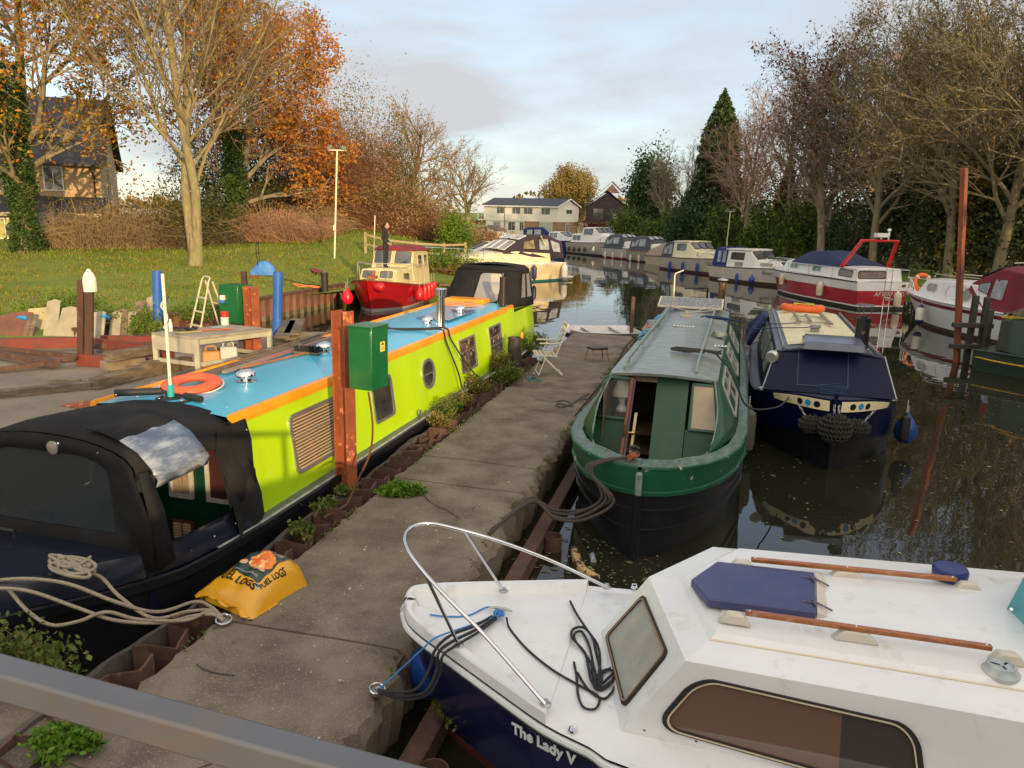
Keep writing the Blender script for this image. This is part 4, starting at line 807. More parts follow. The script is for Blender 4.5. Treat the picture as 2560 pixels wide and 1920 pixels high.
# rope bow fender, chains
kf = thing('rope_fender', 'big black plaited rope fender hanging on chains under the blue bow', 'fender', on17(11.42, 0, .66), rad(90-16.3)); 
bm = M('plaited_rope', (.035,.034,.030), .95)
import itertools
def knotball(c, rx, ry, rz, name, n=9, r=.022):
    mb = MB(); 
    for i in range(n):
        ph = -pi/2+pi*(i+.5)/n; kx = max(6, int(26*cos(ph)))
        P = [V(c)+V((rx*cos(ph)*cos(2*pi*k/(kx*2))*(1+.06*(k % 2)), ry*cos(ph)*sin(2*pi*k/(kx*2))*(1+.06*(k % 2)), rz*sin(ph)+(.018 if k % 2 else -.018))) for k in range(kx*2)]
        mb.tube(P, r, 6, closed=True)
    mb.lathe([(max(.001, rx*.93*cos(-pi/2+pi*k/8)), rz*.93*sin(-pi/2+pi*k/8)) for k in range(9)], c, 14)
    return mb.build(name, bm, kf)
knotball((-.06,0,0), .17, .21, .20, 'button'); knotball((.10,.30,.0), .12, .17, .11, 'side_fender', 6); knotball((.10,-.30,.0), .12, .17, .11, 'side_fender', 6)
def chain(a, b, r=.014, lk=.045, name='chain', parent=None, lab=None, mt=steel):
    a, b = V(a), V(b); n_ = max(2, int((b-a).length/lk)); d = (b-a)/n_; x = d.normalized(); y = x.orthogonal().normalized(); z = x.cross(y); mb = MB()
    for i in range(n_+1):
        c = a+d*i; v_ = y if i % 2 else z
        mb.tube([c+x*lk*.62*cos(t)+v_*lk*.30*sin(t) for t in [2*pi*k/10 for k in range(10)]], r*.42, 5, closed=True)
    o = mb.build(name, mt, parent)
    if lab: T(o, lab, 'chain')
    return o
chain((.12,.36,.06), (.13,.50,.26), parent=kf); chain((.12,-.36,.06), (.13,-.50,.26), parent=kf); chain((-.03,.03,.16), (.05,.03,.30), parent=kf); chain((-.03,-.03,.16), (.05,-.03,.30), parent=kf)
cl = [on17(11.95+.10*cos(k*.7)+.002*k, .02+.20*sin(k*.7), 1.045+.0025*k) for k in range(46)]
MB().tube(cl, .010, 6).build('rope_coil', navyrope, tag=('coil of dark rope on the blue bow deck behind the stem', 'rope coil'))
# lifebuoys and rack on the cream roof
lo = thing('lifebuoy', 'orange horseshoe lifebuoy standing at the far end of the cream roof', 'lifebuoy', on17(17.85,.10,1.58), rad(90-16.3))
hs = MB(); P = [V((.02+.02*sin(a), .38*cos(a)*1.0, .10+.0*sin(a))) for a in (0,)]
hs.tube(cat([(.12,.36,.07), (.0,.38,.08), (-.12,.26,.08), (-.14,.08,.085), (-.14,-.12,.085), (-.12,-.28,.08), (0,-.38,.08), (.12,-.36,.07)], 4), .085, 10); hs.build('float', M('buoy_bright', (.85,.16,.03), .5, c2=(.75,.12,.02), sc=6), lo)
kk = [V((-.14+.08*sin(k*.9), .0+.20*cos(k*.55), .18+.01*sin(k*2))) for k in range(40)]
mb = MB(); mb.tube(cat(kk, 2), .008, 5); mb.build('heaving_line', M('yellow_line', (.60,.48,.05), .7), lo)
rk = thing('roof_rack', 'small grey ladder shaped rack on the cream roof', 'rack', on17(16.3,.12,1.60), rad(90-16.3))
mb = MB(); mb.bar((-.75,.18,.03), (.70,.22,.05), .05, .03); mb.bar((-.55,-.03,.03), (.35,.0,.05), .05, .03); mb.bar((-.80,-.38,.03), (.75,-.30,.05), .06, .03); mb.build('board', M('grey_wood', (.30,.25,.19), .8, c2=(.2,.17,.13), sc=5), rk, smooth=0)
mb = MB(); mb.bar((-.40,.24,.0), (-.40,-.42,.0), .03, .03); mb.bar((.40,.24,.01), (.40,-.40,.01), .03, .03); mb.build('crossbar', alu, rk, smooth=0)
# big blue fender
def fender(name, loc, kind, col, lab, group=None, s=1.0, ln=.35, m2=None, tilt=None):
    if kind == 'ball': prof = [(.001,-.30), (.10,-.28), (.175,-.20), (.20,-.08), (.175,.05), (.10,.17), (.045,.25), (.035,.30), (.0,.31)]
    elif kind == 'fat': prof = [(.0,-.30), (.05,-.29), (.12,-.24), (.135,-.16), (.135,.16), (.12,.24), (.05,.29), (.035,.33), (0,.34)]
    else: prof = [(.0,-.30), (.03,-.30), (.035,-.26), (.085,-.22), (.095,-.16), (.095,.16), (.085,.22), (.035,.26), (.03,.31), (0,.31)]
    o = thing(name, lab, 'fender', loc, group=group)
    mb = MB(); mb.lathe([(r*s, h*s) for r, h in prof], (0,0,0), 16, mats=([0]*len(prof) if not m2 else [1 if abs(h) > .2 else 0 for r, h in prof]), ax=tilt); mb.build('float', [col, m2] if m2 else col, o)
    top = (V(tilt).normalized() if tilt else V((0,0,1)))*.30*s
    mb = MB(); mb.tube([top, top*.6+V((0,0,.14*s+ln)) if tilt else top+V((0,0,ln))], .008, 5); mb.build('line', M('fender_line', (.45,.42,.36), .8), o); return o
fblue = M('fender_blue', (.015,.06,.30), .35, c2=(.012,.045,.22), sc=4); fwhite = M('fender_white', (.70,.68,.60), .45, c2=(.58,.54,.45), sc=5); fred = M('fender_red', (.50,.012,.015), .35, c2=(.38,.01,.012), sc=4); fnavy = M('fender_navy', (.01,.02,.10), .4)
fender('fender', on17(12.9,-1.22,.40), 'ball', fblue, 'round blue fender with a black pipe at the right shoulder of the navy boat', s=.85, ln=.10)
fender('fender', on17(12.7,-1.16,.44), 'long', rubber, 'thin black pipe fender in front of the round blue fender', s=.8, ln=.2)
fender('fender', B16(11.6,.30,.45), 'long', M('worn_tube', (.09,.08,.065), .7), 'thin grey tube hanging between the green and blue boats', s=1.25, ln=.15)
# ================= white cruiser in the foreground
def a8(x, y, z): return G(900+x/1.3325, 1250+y/1.3325, z)
def c3(x, y, z): return G(1100+x/2.677, 1300+y/2.677, z)
DZ, RZ8, TZ = .80, 1.30, .87
lo_c = a8(1300, 560, 0); LL = V((1.6, 4.2, 0))
lady = thing('cabin_cruiser', 'white cabin cruiser with navy hull and hatch, its bow over the jetty in the foreground', 'cabin cruiser', LL)
def lx(p): return V(p)-LL
gel = M('lady_gelcoat', (.76,.77,.77), .33, c2=(.68,.69,.69), sc=1.1, c3=(.50,.46,.38), sc3=5, lo3=.56, hi3=.80, coat=.2, bump=.002, bsc=3)
hullb = M('lady_navy', (.008,.012,.055), .16, c2=(.012,.017,.06), sc=3, coat=.5)
near = [a8(143,362,DZ), a8(160,412,DZ), a8(214,462,DZ), a8(281,509,DZ), a8(465,643,DZ), a8(615,748,DZ), a8(764,823,DZ), a8(900,893,DZ)]
d_ = (near[7]-near[4]).normalized(); near += [near[7]+V((.9,-.33,0)), near[7]+V((2.0,-.62,0)), near[7]+V((3.3,-.85,0))]
far = [a8(143,350,DZ), a8(165,316,DZ), a8(215,303,DZ), a8(350,296,DZ), a8(560,291,DZ), a8(760,288,DZ), a8(900,298,DZ), a8(960,301,DZ)]
far += [far[7]+V((.8,.0,0)), far[7]+V((1.9,-.16,0)), far[7]+V((3.2,-.42,0))]
ax_ = (far[10]+near[10]-far[0]-near[0]).normalized()
def wlp(p, q, k): return p.lerp(q, k)
hb = MB(lx); hbr = MB(lx)
def side_rows(g_, o_, flip):
    rows = []; rows2 = []
    for i, (p, q) in enumerate(zip(cat(g_, 3), cat(o_, 3))):
        c = (p+q)/2; k = min(1, i/18); ins = .42*(1-k)+.16*k
        fw = V((.30*(1-k), -.07*(1-k), 0))
        w0 = p.lerp(c, ins)+fw; w0.z = 0; w1 = p.lerp(c, ins*.45)+fw*.55; w1.z = .38; w2 = p.lerp(c, .03); w2.z = DZ-.012; kk = p.lerp(c, ins+.25)+fw*1.3; kk.z = -.3
        w3 = w0.lerp(w1, .25)
        rows.append([w3, w1, w1.lerp(w2, .5)+(p-c).normalized()*.012, w2]); rows2.append([kk, w0, w3])
    hb.grid(rows[::-1] if flip else rows); hbr.grid(rows2[::-1] if flip else rows2)
side_rows(near, far, True); side_rows(far, near, False)
hb.build('hull', hullb, lady, smooth=60); hbr.build('antifouling', M('antifoul_red', (.11,.025,.022), .7, c2=(.06,.02,.018), sc=5), lady, smooth=60)
rr = MB(lx)
for L_ in (near, far):
    rr.tube(cat([p-V((0,0,.040)) for p in L_], 4), .023, 8)
rr.build('rubbing_strake', white, lady)
bl_ = MB(lx)
for L_ in (near, far): bl_.tube(cat([p.lerp((near[5]+far[5])/2, .012)-V((0,0,.078)) for p in L_], 4), .014, 6)
bl_.build('strake_gap', rubber, lady)
# deck with toe rail
deck = MB(lx)
def inset(L_, O_, d): return [p+((q-p).normalized()*min(d, (q-p).length*.45)) for p, q in zip(L_, O_)]
mid = [(p+q)/2 for p, q in zip(near, far)]
def rows_deck():
    rows = []
    for j_, (n_, f_) in enumerate(zip(cat(near, 3), cat(far, 3))):
        i = j_/3; w_ = (f_-n_).length; e = (f_-n_).normalized()*min(.10, w_*.3); f2 = (n_-f_).normalized()*min(.10, w_*.3)
        up = V((0,0,TZ-DZ)) if i < 5.2 else V((0,0,.0)); lo = V((0,0,.012))
        pu_ = V((.11,-.02,0))*max(0, 1-i/1.6)**1.5; e = e+pu_; f2 = f2+pu_
        rows.append([n_, n_+up*.85+e*.12, n_+up+e*.25, n_+up+e*.85, n_+lo+e*1.15, (n_+f_)/2+lo*2+pu_*1.2, f_+lo+f2*1.15, f_+up+f2*.85, f_+up+f2*.25, f_+up*.85+f2*.1, f_])
    return rows
rd = rows_deck(); rd2 = rd[:16]+[[V((p.x, p.y, min(p.z, DZ+.012)))+(near[6]-near[5])*.02 for p in rd[15]]]+rd[16:]
deck.grid(rd2); deck.build('deck', gel, lady, smooth=28)
# cabin
def plane_pt(x, y, P0, n, z8=True):
    A = a8(x, y, 0); o = V((0,0,CH)); d = A-o; t = (P0-o).dot(n)/d.dot(n); return o+d*t
apex_b, near_b = a8(794,450,DZ), a8(862,778,DZ); apex_t, near_t, far_t = a8(962,256,RZ8), a8(1085,536,RZ8-.03), a8(1176,156,RZ8-.03)
near_r, far_r = a8(2212,742,RZ8-.03), a8(2212,243,RZ8-.03)
near_r2 = near_t+(near_r-near_t)*1.35; far_r2 = far_t+(far_r-far_t)*1.35
sd8 = (near_r-near_t); near_br = near_b+sd8*1.45+V((0,-.05,0)); far_b = far_t+V((-.22,.16,0)); far_b.z = DZ; far_br = far_r2+V((.1,.16,0)); far_br.z = DZ
cb = MB(lx)
n0_ = (near_t-apex_b).cross(near_b-apex_b).normalized(); apex_t = plane_pt(962,256,apex_b,n0_); near_br = near_b+(near_r2-near_t)*1.02; near_br = near_b+(near_r2-near_t)
pc = lambda p, q, t: p.lerp(q, t)
cb.poly([apex_b, near_b, near_t, apex_t][::-1]); cb.poly([apex_b, apex_t, far_t, far_b][::-1])
cb.poly([near_b, near_br, near_r2, near_t][::-1]); cb.poly([far_b, far_t, far_r2, far_br][::-1])
# roof: margin ring then raised panel
i1, i2, i3 = a8(1060,262,RZ8+.01), a8(1165,466,RZ8+.0), a8(2212,638,RZ8+.0); i2r = i2+(i3-i2)*1.33
i4 = far_t.lerp(far_r2, .03)+V((.03,-.10,.03)); i4r = far_r2+V((0,-.10,.03))
up = V((.045,-.005,.028))
cb.poly([apex_t, near_t, i2, i1]); cb.poly([near_t, near_r2, i2r, i2]); cb.poly([apex_t, i1, i4, far_t]); cb.poly([far_t, i4, i4r, far_r2])
j1, j2, j4, j2r, j4r = i1+up, i2+V((.04,.035,.028)), i4+V((.03,-.03,.028)), i2r+V((0,.035,.028)), i4r+V((0,-.03,.028))
cb.poly([i1, i2, j2, j1]); cb.poly([i2, i2r, j2r, j2]); cb.poly([i1, j1, j4, i4]); cb.poly([i4, j4, j4r, i4r])
rows = []
for k in range(7):
    t = k/6; A = j2.lerp(j2r, t); B_ = j4.lerp(j4r, t); rows.append([A.lerp(B_, s_)+V((0,0,.045*4*s_*(1-s_)*min(1, t*3+.35))) for s_ in (0,.15,.3,.5,.7,.85,1)])
cb.grid(rows[::-1]); cb.poly([j1]+[r for r in rows[0]]); cb.poly([near_br, far_br, far_r2, near_r2])
cbo = cb.build('cabin', gel, lady, smooth=24, bevel=.012)
tr = MB(lx); tr.tube([i2+V((0,0,.004)), i2r+V((0,0,.004))], .006, 6); tr.tube([i4+V((0,0,.004)), i4r+V((0,0,.004))], .006, 6); tr.build('moulding', M('mould_cream', (.70,.62,.46), .5), lady)  # pale cream lines along the roof edges stand in for sunlit streaks
tr = MB(lx); tr.tube([apex_b+V((-.004,-.004,.006)), near_b+V((-.004,-.004,.006)), near_br+V((0,-.004,.006))], .006, 6); tr.build('sealant', M('old_sealant', (.30,.25,.18), .7, c2=(.6,.58,.52), sc=7), lady)
for k in range(7): MB(lx).lathe([(.009,0), (.007,.003)], near_b.lerp(near_br, .06+.13*k)+V((.01,.006,.05)), 8, ax=(-.2,-.8,.5)).build('screw', M('rusty_screw', (.10,.05,.03), .7), lady)
# foredeck window and side window
n1 = (near_t-apex_b).cross(near_b-apex_b).normalized()
if n1.x > 0: n1 = -n1
w4 = [plane_pt(820,455,apex_b,n1), plane_pt(880,697,apex_b,n1), plane_pt(1030,512,apex_b,n1), plane_pt(948,315,apex_b,n1)]
fw_glass = M('milky_window', (.36,.36,.34), .38, c2=(.26,.26,.24), sc=3, c3=(.42,.41,.38), sc3=9, lo3=.55, hi3=.7, coat=.12)
wo = win(lady, [lx(p) for p in (w4[0], w4[1], w4[2], w4[3])], fw_glass, rubber, .022, .045, .014, name='front_window', n=7)
def ring4(c4, off, w_, mat, nm, par, r=.05, lift=.016):
    c = sum(c4, V((0,0,0)))/4; q4 = [p+(c-p).normalized()*off for p in c4]; nn = (q4[1]-q4[0]).cross(q4[3]-q4[0]).normalized()*lift
    o = win(par, [lx(p+nn) for p in q4], fw_glass, mat, w_, r, .003, name=nm, n=7); ch = o.children[0]; bpy.data.objects.remove(ch); return o
brown = M('window_bronze', (.28,.17,.10), .5); tan = M('window_tan_seal', (.55,.47,.32), .5)
ring4(w4, .022, .010, brown, 'seal', lady, .045)
n2 = (near_br-near_b).cross(near_t-near_b).normalized()
if n2.y > 0: n2 = -n2
s4 = [plane_pt(974,752,near_b,n2), plane_pt(1890,1010,near_b,n2), plane_pt(1862,752,near_b,n2), plane_pt(1118,583,near_b,n2)]
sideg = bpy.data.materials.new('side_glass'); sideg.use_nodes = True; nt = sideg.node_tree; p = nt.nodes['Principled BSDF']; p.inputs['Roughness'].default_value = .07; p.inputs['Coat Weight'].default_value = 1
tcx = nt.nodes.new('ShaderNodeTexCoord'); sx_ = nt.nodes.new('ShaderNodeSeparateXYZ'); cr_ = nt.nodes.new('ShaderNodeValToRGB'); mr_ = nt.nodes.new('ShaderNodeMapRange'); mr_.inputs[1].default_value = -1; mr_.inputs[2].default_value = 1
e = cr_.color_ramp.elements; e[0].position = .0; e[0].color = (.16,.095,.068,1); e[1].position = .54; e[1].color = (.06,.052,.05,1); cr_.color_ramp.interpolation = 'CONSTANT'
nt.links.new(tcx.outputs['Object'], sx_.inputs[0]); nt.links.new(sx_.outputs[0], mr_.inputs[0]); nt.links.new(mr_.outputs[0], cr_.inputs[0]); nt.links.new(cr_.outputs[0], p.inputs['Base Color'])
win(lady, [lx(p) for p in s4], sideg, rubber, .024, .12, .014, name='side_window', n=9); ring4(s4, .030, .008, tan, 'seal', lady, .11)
# windows on the far side too, plain
f4 = [far_b.lerp(far_br, .8).lerp(far_t.lerp(far_r2, .8), .3), far_b.lerp(far_br, .15).lerp(far_t.lerp(far_r2, .15), .3), far_b.lerp(far_br, .15).lerp(far_t.lerp(far_r2, .15), .85), far_b.lerp(far_br, .8).lerp(far_t.lerp(far_r2, .8), .85)]
win(lady, [lx(p) for p in f4], glassd, rubber, .024, .1, .014, name='side_window')
# hatch
navyh = M('hatch_navy', (.035,.042,.14), .38, c2=(.06,.062,.15), sc=3, lo=.4, hi=.7)
hz = RZ8+.10; hp = [a8(1103,264,hz), a8(1160,330,hz), a8(1520,374,hz), a8(1513,240,hz), a8(1190,203,hz)]
hm = MB(lx); hm.prism([p-V((0,0,.05)) for p in hp], (0,0,.05)); hm.build('hatch', navyh, lady, bevel=.008)
for x0, y0, x1, y1 in ((1470,256,1563,276), (1472,337,1575,358)):
    hm = MB(lx); A, B_ = a8(x0, y0, hz), a8(x1, y1, hz); hm.bar(A, A.lerp(B_,.5)+V((0,0,.008)), .014, .006); hm.bar(A.lerp(B_,.5)+V((0,0,.008)), B_-V((0,0,.02)), .014, .006); hm.tube([A.lerp(B_,.5)+V((-.02,-.03,.01)), A.lerp(B_,.5)+V((-.02,.03,.01))], .006, 6); hm.build('hinge', M('hinge_metal', (.30,.26,.24), .4, .8, c2=(.08,.05,.12), sc=60), lady, smooth=0)
fm = MB(lx); ft = [a8(1524,376,hz-.005), a8(1520,242,hz-.005)]; fb = [a8(1590,402,hz-.075), a8(1598,300,hz-.075), a8(1560,245,hz-.075)]
fb0 = [a8(1520,408,hz-.075)]
fm.poly([ft[0], fb0[0], fb[0]]); fm.poly([ft[0], fb[0], fb[1], ft[1]]); fm.poly([ft[1], fb[1], fb[2]]); fm.build('hatch_fairing', M('gel_cream', (.62,.58,.47), .4, c2=(.55,.52,.44), sc=4), lady, smooth=60)
# teak grab rails
for (x0, y0, x1, y1, pads) in ((1283,374,2105,492,(1283,1668,2098)), (1303,198,1987,264,(1303,1630,1975))):
    A, B_ = a8(x0, y0, RZ8+.115), a8(x1, y1, RZ8+.115); rl = MB(lx); rl.bar(A, B_, .035, .028); rl.build('grab_rail', teak, lady, bevel=.006)
    for k, px in enumerate(pads):
        t = (px-x0)/(x1-x0); c = A.lerp(B_, t); dx = (B_-A).normalized(); sp0 = .10 if k == 1 else .07; o0 = -dx*.05 if k == 0 else (dx*.09 if k == 2 else dx*0)
        pm_ = MB(lx); pm_.prism([c+o0-dx*(sp0+.02)-V((0,.03,.075)), c+o0+dx*(sp0+.02)-V((0,.03,.075)), c+o0+dx*sp0*.6-V((0,.022,.012)), c+o0-dx*sp0*.6-V((0,.022,.012))], (0,.055,0)); pm_.build('rail_foot', MATS['gel_cream'], lady, bevel=.012)
        MB(lx).lathe([(.008,0), (.006,.004)], A.lerp(B_, min(max(t, .02), .98))+V((0,0,.013)), 8).build('screw', chrome, lady)
cp_ = MB(lx); cp_.lathe([(.10,-.02), (.105,.03), (.095,.05), (.0,.056)], a8(1965,248,RZ8+.09), 24); cp_.build('deck_cap', M('cap_navy', (.02,.03,.15), .35), lady)
vm = MB(lx); vc = a8(2133,580,RZ8+.02)
vm.lathe([(.088,.0), (.088,.018), (.075,.03), (.066,.055), (.055,.06), (.05,.05)], vc, 28); vo = vm.build('roof_vent', M('vent_chalk', (.55,.56,.50), .5, c2=(.30,.36,.40), sc=9), lady)
vm = MB(lx)
for k in range(3): vm.bar(vc+V((0,0,.045)), vc+V((.052*cos(k*2.09+.5), .052*sin(k*2.09+.5), .045)), .012, .01)
vm.lathe([(.012,.035), (.012,.055)], vc, 10); vm.build('spokes', MATS['vent_chalk'], vo, smooth=0)
# windscreen at the right
sc = MB(lx); b0, b1, t0, t1 = a8(2150,372,RZ8+.05), a8(2330,560,RZ8+.04), a8(2222,236,RZ8+.38), a8(2420,330,RZ8+.38)
b2 = a8(2225,262,RZ8+.05); scg = clear('teal_screen', (.10,.42,.46), .12, .8)
sc.poly([b0, b1, t1, t0]); sc.poly([b2, b0, t0, a8(2330,190,RZ8+.38)]); sco = sc.build('windscreen', scg, lady, smooth=0); q_ = sco.modifiers.new('t', 'SOLIDIFY'); q_.thickness = .008
for t in (.1, .42): MB(lx).lathe([(.011,0), (.009,.008)], b0.lerp(b1, t)+V((-.004,-.004,.05)), 10, ax=(-.5,-.8,.4)).build('screw', chrome, lady)
# aft part of the boat, beyond the frame of the photograph
tm = MB(lx); e0, e1 = near[10], far[10]; tm.poly([e0, e1, V((e1.x, e1.y, -.2)), V((e0.x, e0.y, -.2))]); tm.build('transom', hullb, lady, smooth=0)
# pulpit
pul = MB(lx)
P = cat([a8(618,681,.885), a8(520,568,.99), a8(410,445,1.11), a8(300,335,1.24), a8(215,243,1.34), a8(160,168,1.42), a8(150,118,1.45), a8(180,87,1.455), a8(240,79,1.45), a8(350,104,1.41), a8(480,143,1.31), a8(650,208,1.12), a8(822,290,.89)], 7)
pul.tube(P, .0125, 10); pul.build('pulpit', chrome, lady)
for (x0, y0, x1, y1, z1) in ((330,485,214,243,1.34), (478,304,350,105,1.41)):
    pul = MB(lx); pul.tube([a8(x0, y0, .87), a8(x1, y1, z1)], .011, 10); pul.build('brace', chrome, lady)
for x, y in ((330,486), (478,305), (618,682), (822,292)):
    pul = MB(lx); pul.lathe([(.033,0), (.033,.006), (.018,.014), (.016,.03)], a8(x, y, .868), 14); pul.build('rail_base', steel, lady)
def cleat(p, rz, nm='cleat', m=white, s=1.0):
    mb = MB(lx); Q = Matrix.Rotation(rz, 3, 'Z'); p = V(p)
    mb.tube([p+Q @ V((-.085*s,0,.032*s)), p+Q @ V((-.03*s,0,.038*s)), p+Q @ V((.03*s,0,.038*s)), p+Q @ V((.085*s,0,.032*s))], [.007*s,.013*s,.013*s,.007*s], 8); mb.box(p+V((0,0,.015*s)), (.05*s,.03*s,.04*s), rz=rz); mb.build(nm, m, lady); 
cleat(a8(468,378,DZ+.02), -.25, m=M('cleat_grey', (.45,.43,.38), .5))
for x, y in ((708,770), (913,294)):
    mb = MB(lx); p_ = a8(x, y, DZ+.012); mb.lathe([(.02,0), (.018,.01)], p_, 10); mb.tube([p_+V((-.022,0,0)), p_+V((-.014,0,.035)), p_+V((.014,0,.035)), p_+V((.022,0,0))], .006, 6); mb.build('fairlead', chrome, lady)
# name
from mathutils.bvhtree import BVHTree
hme = bpy.data.objects['hull'+'.%03d' % 2].data if False else [o for o in lady.children if o.name.startswith('hull')][0].data
bv = BVHTree.FromPolygons([v.co for v in hme.vertices], [p_.vertices for p_ in hme.polygons])
def hit(x, y):
    a_ = c3(x, y, 0)-V((0,0,CH)); r_ = bv.ray_cast(V((0,0,CH))-LL, a_.normalized()); return r_[0], r_[1]
A, B_ = hit(560, 1372)[0], hit(885, 1540)[0]; md, nm0 = hit(692, 1492)
nm0 = nm0 if nm0.y < 0 else -nm0; dx = (B_-A).normalized(); txo = text('The Lady V', .102, M('letter_white', (.78,.80,.80), .4), lady, fr(md+nm0*.01, dx, nm0), ext=.003, bold=.003, shear=.12)
# ropes on the foredeck
rope([a8(x, y, z) for x, y, z in ((60,632,.55), (120,640,.60), (190,628,.66), (232,560,.76), (250,500,.86), (300,452,.905), (380,420,.86), (440,388,.85))], .010, blackrope, 'mooring_rope', 'black rope from the jetty ring over the white bow, uppermost', group='bow ropes of the white cruiser')
rope([a8(x, y, z) for x, y, z in ((60,634,.55), (130,655,.57), (215,640,.64), (255,570,.76), (262,508,.87), (310,470,.905), (390,430,.86), (450,392,.85))], .010, blackrope, 'mooring_rope', 'second black rope from the jetty ring over the white bow', group='bow ropes of the white cruiser')
rope([a8(x, y, z) for x, y, z in ((60,636,.55), (140,664,.56), (225,648,.62), (266,580,.75), (275,520,.88), (318,486,.90), (395,440,.86), (455,395,.85))], .009, blackrope, 'mooring_rope', 'lowest black rope from the jetty ring over the white bow', group='bow ropes of the white cruiser')
rope([a8(x, y, z) for x, y, z in ((66,628,.55), (140,560,.68), (205,500,.83), (250,460,.90), (330,430,.875), (420,400,.85), (460,385,.86))], .006, blueR, 'mooring_rope', 'thin blue line from the jetty ring to the deck cleat')
rope([a8(x, y, z) for x, y, z in ((232,382,.835), (290,388,.83), (360,385,.83), (420,358,.835), (455,362,.86), (480,385,.85))], .006, blueR, 'rope', 'thin blue line curling over the foredeck to the cleat')
rope([a8(x, y, z) for x, y, z in ((488,392,.86), (500,430,.83), (560,500,.83), (640,565,.83), (720,612,.83), (790,650,.83), (797,675,.83), (780,697,.83), (745,690,.83), (727,650,.83), (722,590,.83), (713,540,.83))], .0075, blackrope, 'rope', 'single black rope crossing the white foredeck and doubling back in a loop')
kp = [(700,337), (722,380), (755,430), (790,480), (800,530), (795,590), (790,625), (770,600), (762,560), (750,510), (725,480), (705,455), (710,430), (745,425), (775,460), (785,500), (800,560), (805,600), (790,628), (775,580), (770,545), (745,505), (718,470), (715,445), (740,440), (765,490), (780,560), (800,610), (830,590), (850,565), (838,560), (810,575), (795,600), (805,625), (840,600), (850,575), (820,565), (790,590), (780,620), (800,632), (830,615), (848,585)]
rope([a8(x, y, .833+.010*(i % 3)) for i, (x, y) in enumerate(kp)], .0085, blackrope, 'rope', 'black rope gathered in a long bundle against the front window of the white cruiser', sub=5)
rope([a8(x, y, z) for x, y, z in ((725,575,.83), (745,610,.83), (770,640,.83), (810,662,.83), (835,645,.83), (850,615,.83), (838,600,.84))], .0075, blackrope, 'rope', 'short bight of black rope below the bundle at the front window')
kk = [a8(462+16*sin(k*1.1), 378+9*cos(k*1.9), .855+.006*(k % 4)) for k in range(22)]
MB().tube(cat(kk, 3), .007, 6).build('rope_knot', blueR, tag=('blue knot tied round the foredeck cleat', 'rope'))
ringo(G(944,1722,.54), .05, .007, (.2,-.1,1), 'galvanised ring at the jetty edge holding the ropes of the white cruiser')
fender('fender', G(1082,1655,.42), 'ball', fblue, 'round blue fender squeezed between the white bow and the jetty', s=.85, ln=.1)
# handrail of the walkway in the foreground
A, B_ = G(0,1692,2.72), G(640,1872,2.72); dx = (B_-A).normalized(); e0, e1 = A-dx*.7, B_+dx*1.1
rail = thing('walkway_rail', 'grey steel box rail of the walkway across the bottom left corner', 'rail', e0); rail.location = (0,0,0)
railm = M('rail_paint', (.075,.085,.105), .5, c2=(.10,.11,.13), sc=3, c3=(.13,.10,.075), sc3=4, lo3=.55, hi3=.75, bump=.001, bsc=60, coat=.1)
mb = MB(); mb.bar(e0, e1, .054, .056); mb.build('top_rail', railm, rail, bevel=.006)
for e in (e0+dx*.1, e1-dx*.1):
    mb = MB(); mb.bar(e-V((0,0,.033)), V((e.x, e.y, 1.70)), .05, .05, up=V((0,1,0))); mb.build('post', railm, rail, bevel=.005)
nrm_ = V((dx.y, -dx.x, 0)); mb = MB(); q4 = [e0-nrm_*.12, e1-nrm_*.12, e1+nrm_*2.2, e0+nrm_*2.2]; mb.prism([V((p.x, p.y, 1.60)) for p in q4], (0,0,.10))
for p in (q4[2], q4[3]): mb.box((p.x, p.y, .75), (.15,.15,1.75))
mb.box((-2.6,-.2,.95), (.12,.12,1.35)); struct(mb, 'walkway', conc)
# ================= cruisers
gelw = M('boat_white', (.78,.77,.74), .38, c2=(.68,.67,.63), sc=1.3, c3=(.40,.37,.31), sc3=4, lo3=.60, hi3=.8, coat=.25)
gelc = M('boat_cream', (.74,.68,.46), .38, c2=(.66,.6,.4), sc=1.3, c3=(.40,.36,.22), sc3=4, lo3=.62, hi3=.8, coat=.25)
ycream = M('sunlit_cream', (.72,.60,.36), .35, c2=(.70,.60,.38), sc=1.2, coat=.2)
hgrey = M('hull_beige', (.56,.52,.43), .45, c2=(.48,.45,.37), sc=1.5, c3=(.30,.28,.22), sc3=5, lo3=.6, hi3=.8)
hgreen = M('hull_greygreen', (.40,.40,.32), .45, c2=(.33,.33,.27), sc=1.5)
antib = M('antifoul_brown', (.075,.04,.035), .7); strk = M('dark_strake', (.035,.03,.028), .6)
maroon = M('maroon', (.20,.012,.022), .45, c2=(.15,.01,.018), sc=3); mcanvas = M('maroon_canvas', (.21,.02,.03), .85, c2=(.14,.015,.022), sc=2, bump=.02, bsc=3)
ncanvas = M('navy_canvas', (.022,.032,.095), .85, c2=(.015,.02,.06), sc=2, bump=.03, bsc=3); gcanvas = M('grey_canvas', (.075,.095,.115), .85, c2=(.05,.06,.075), sc=2, bump=.02, bsc=3)
pcanvas = M('plum_canvas', (.035,.02,.035), .85, c2=(.022,.014,.022), sc=2, bump=.02, bsc=3)
redg = M('red_topsides', (.42,.018,.028), .28, c2=(.33,.014,.024), sc=1.4, coat=.4)
redb = M('red_hull', (.36,.006,.008), .22, c2=(.27,.005,.007), sc=1.4, coat=.4)
bglass = M('boat_glass', (.035,.042,.048), .07, c2=(.10,.105,.10), sc=1.2, spec=.9)
cglass = M('curtain_glass', (.20,.19,.165), .12, c2=(.38,.36,.31), sc=9, st=(3,3,.2), spec=.7)
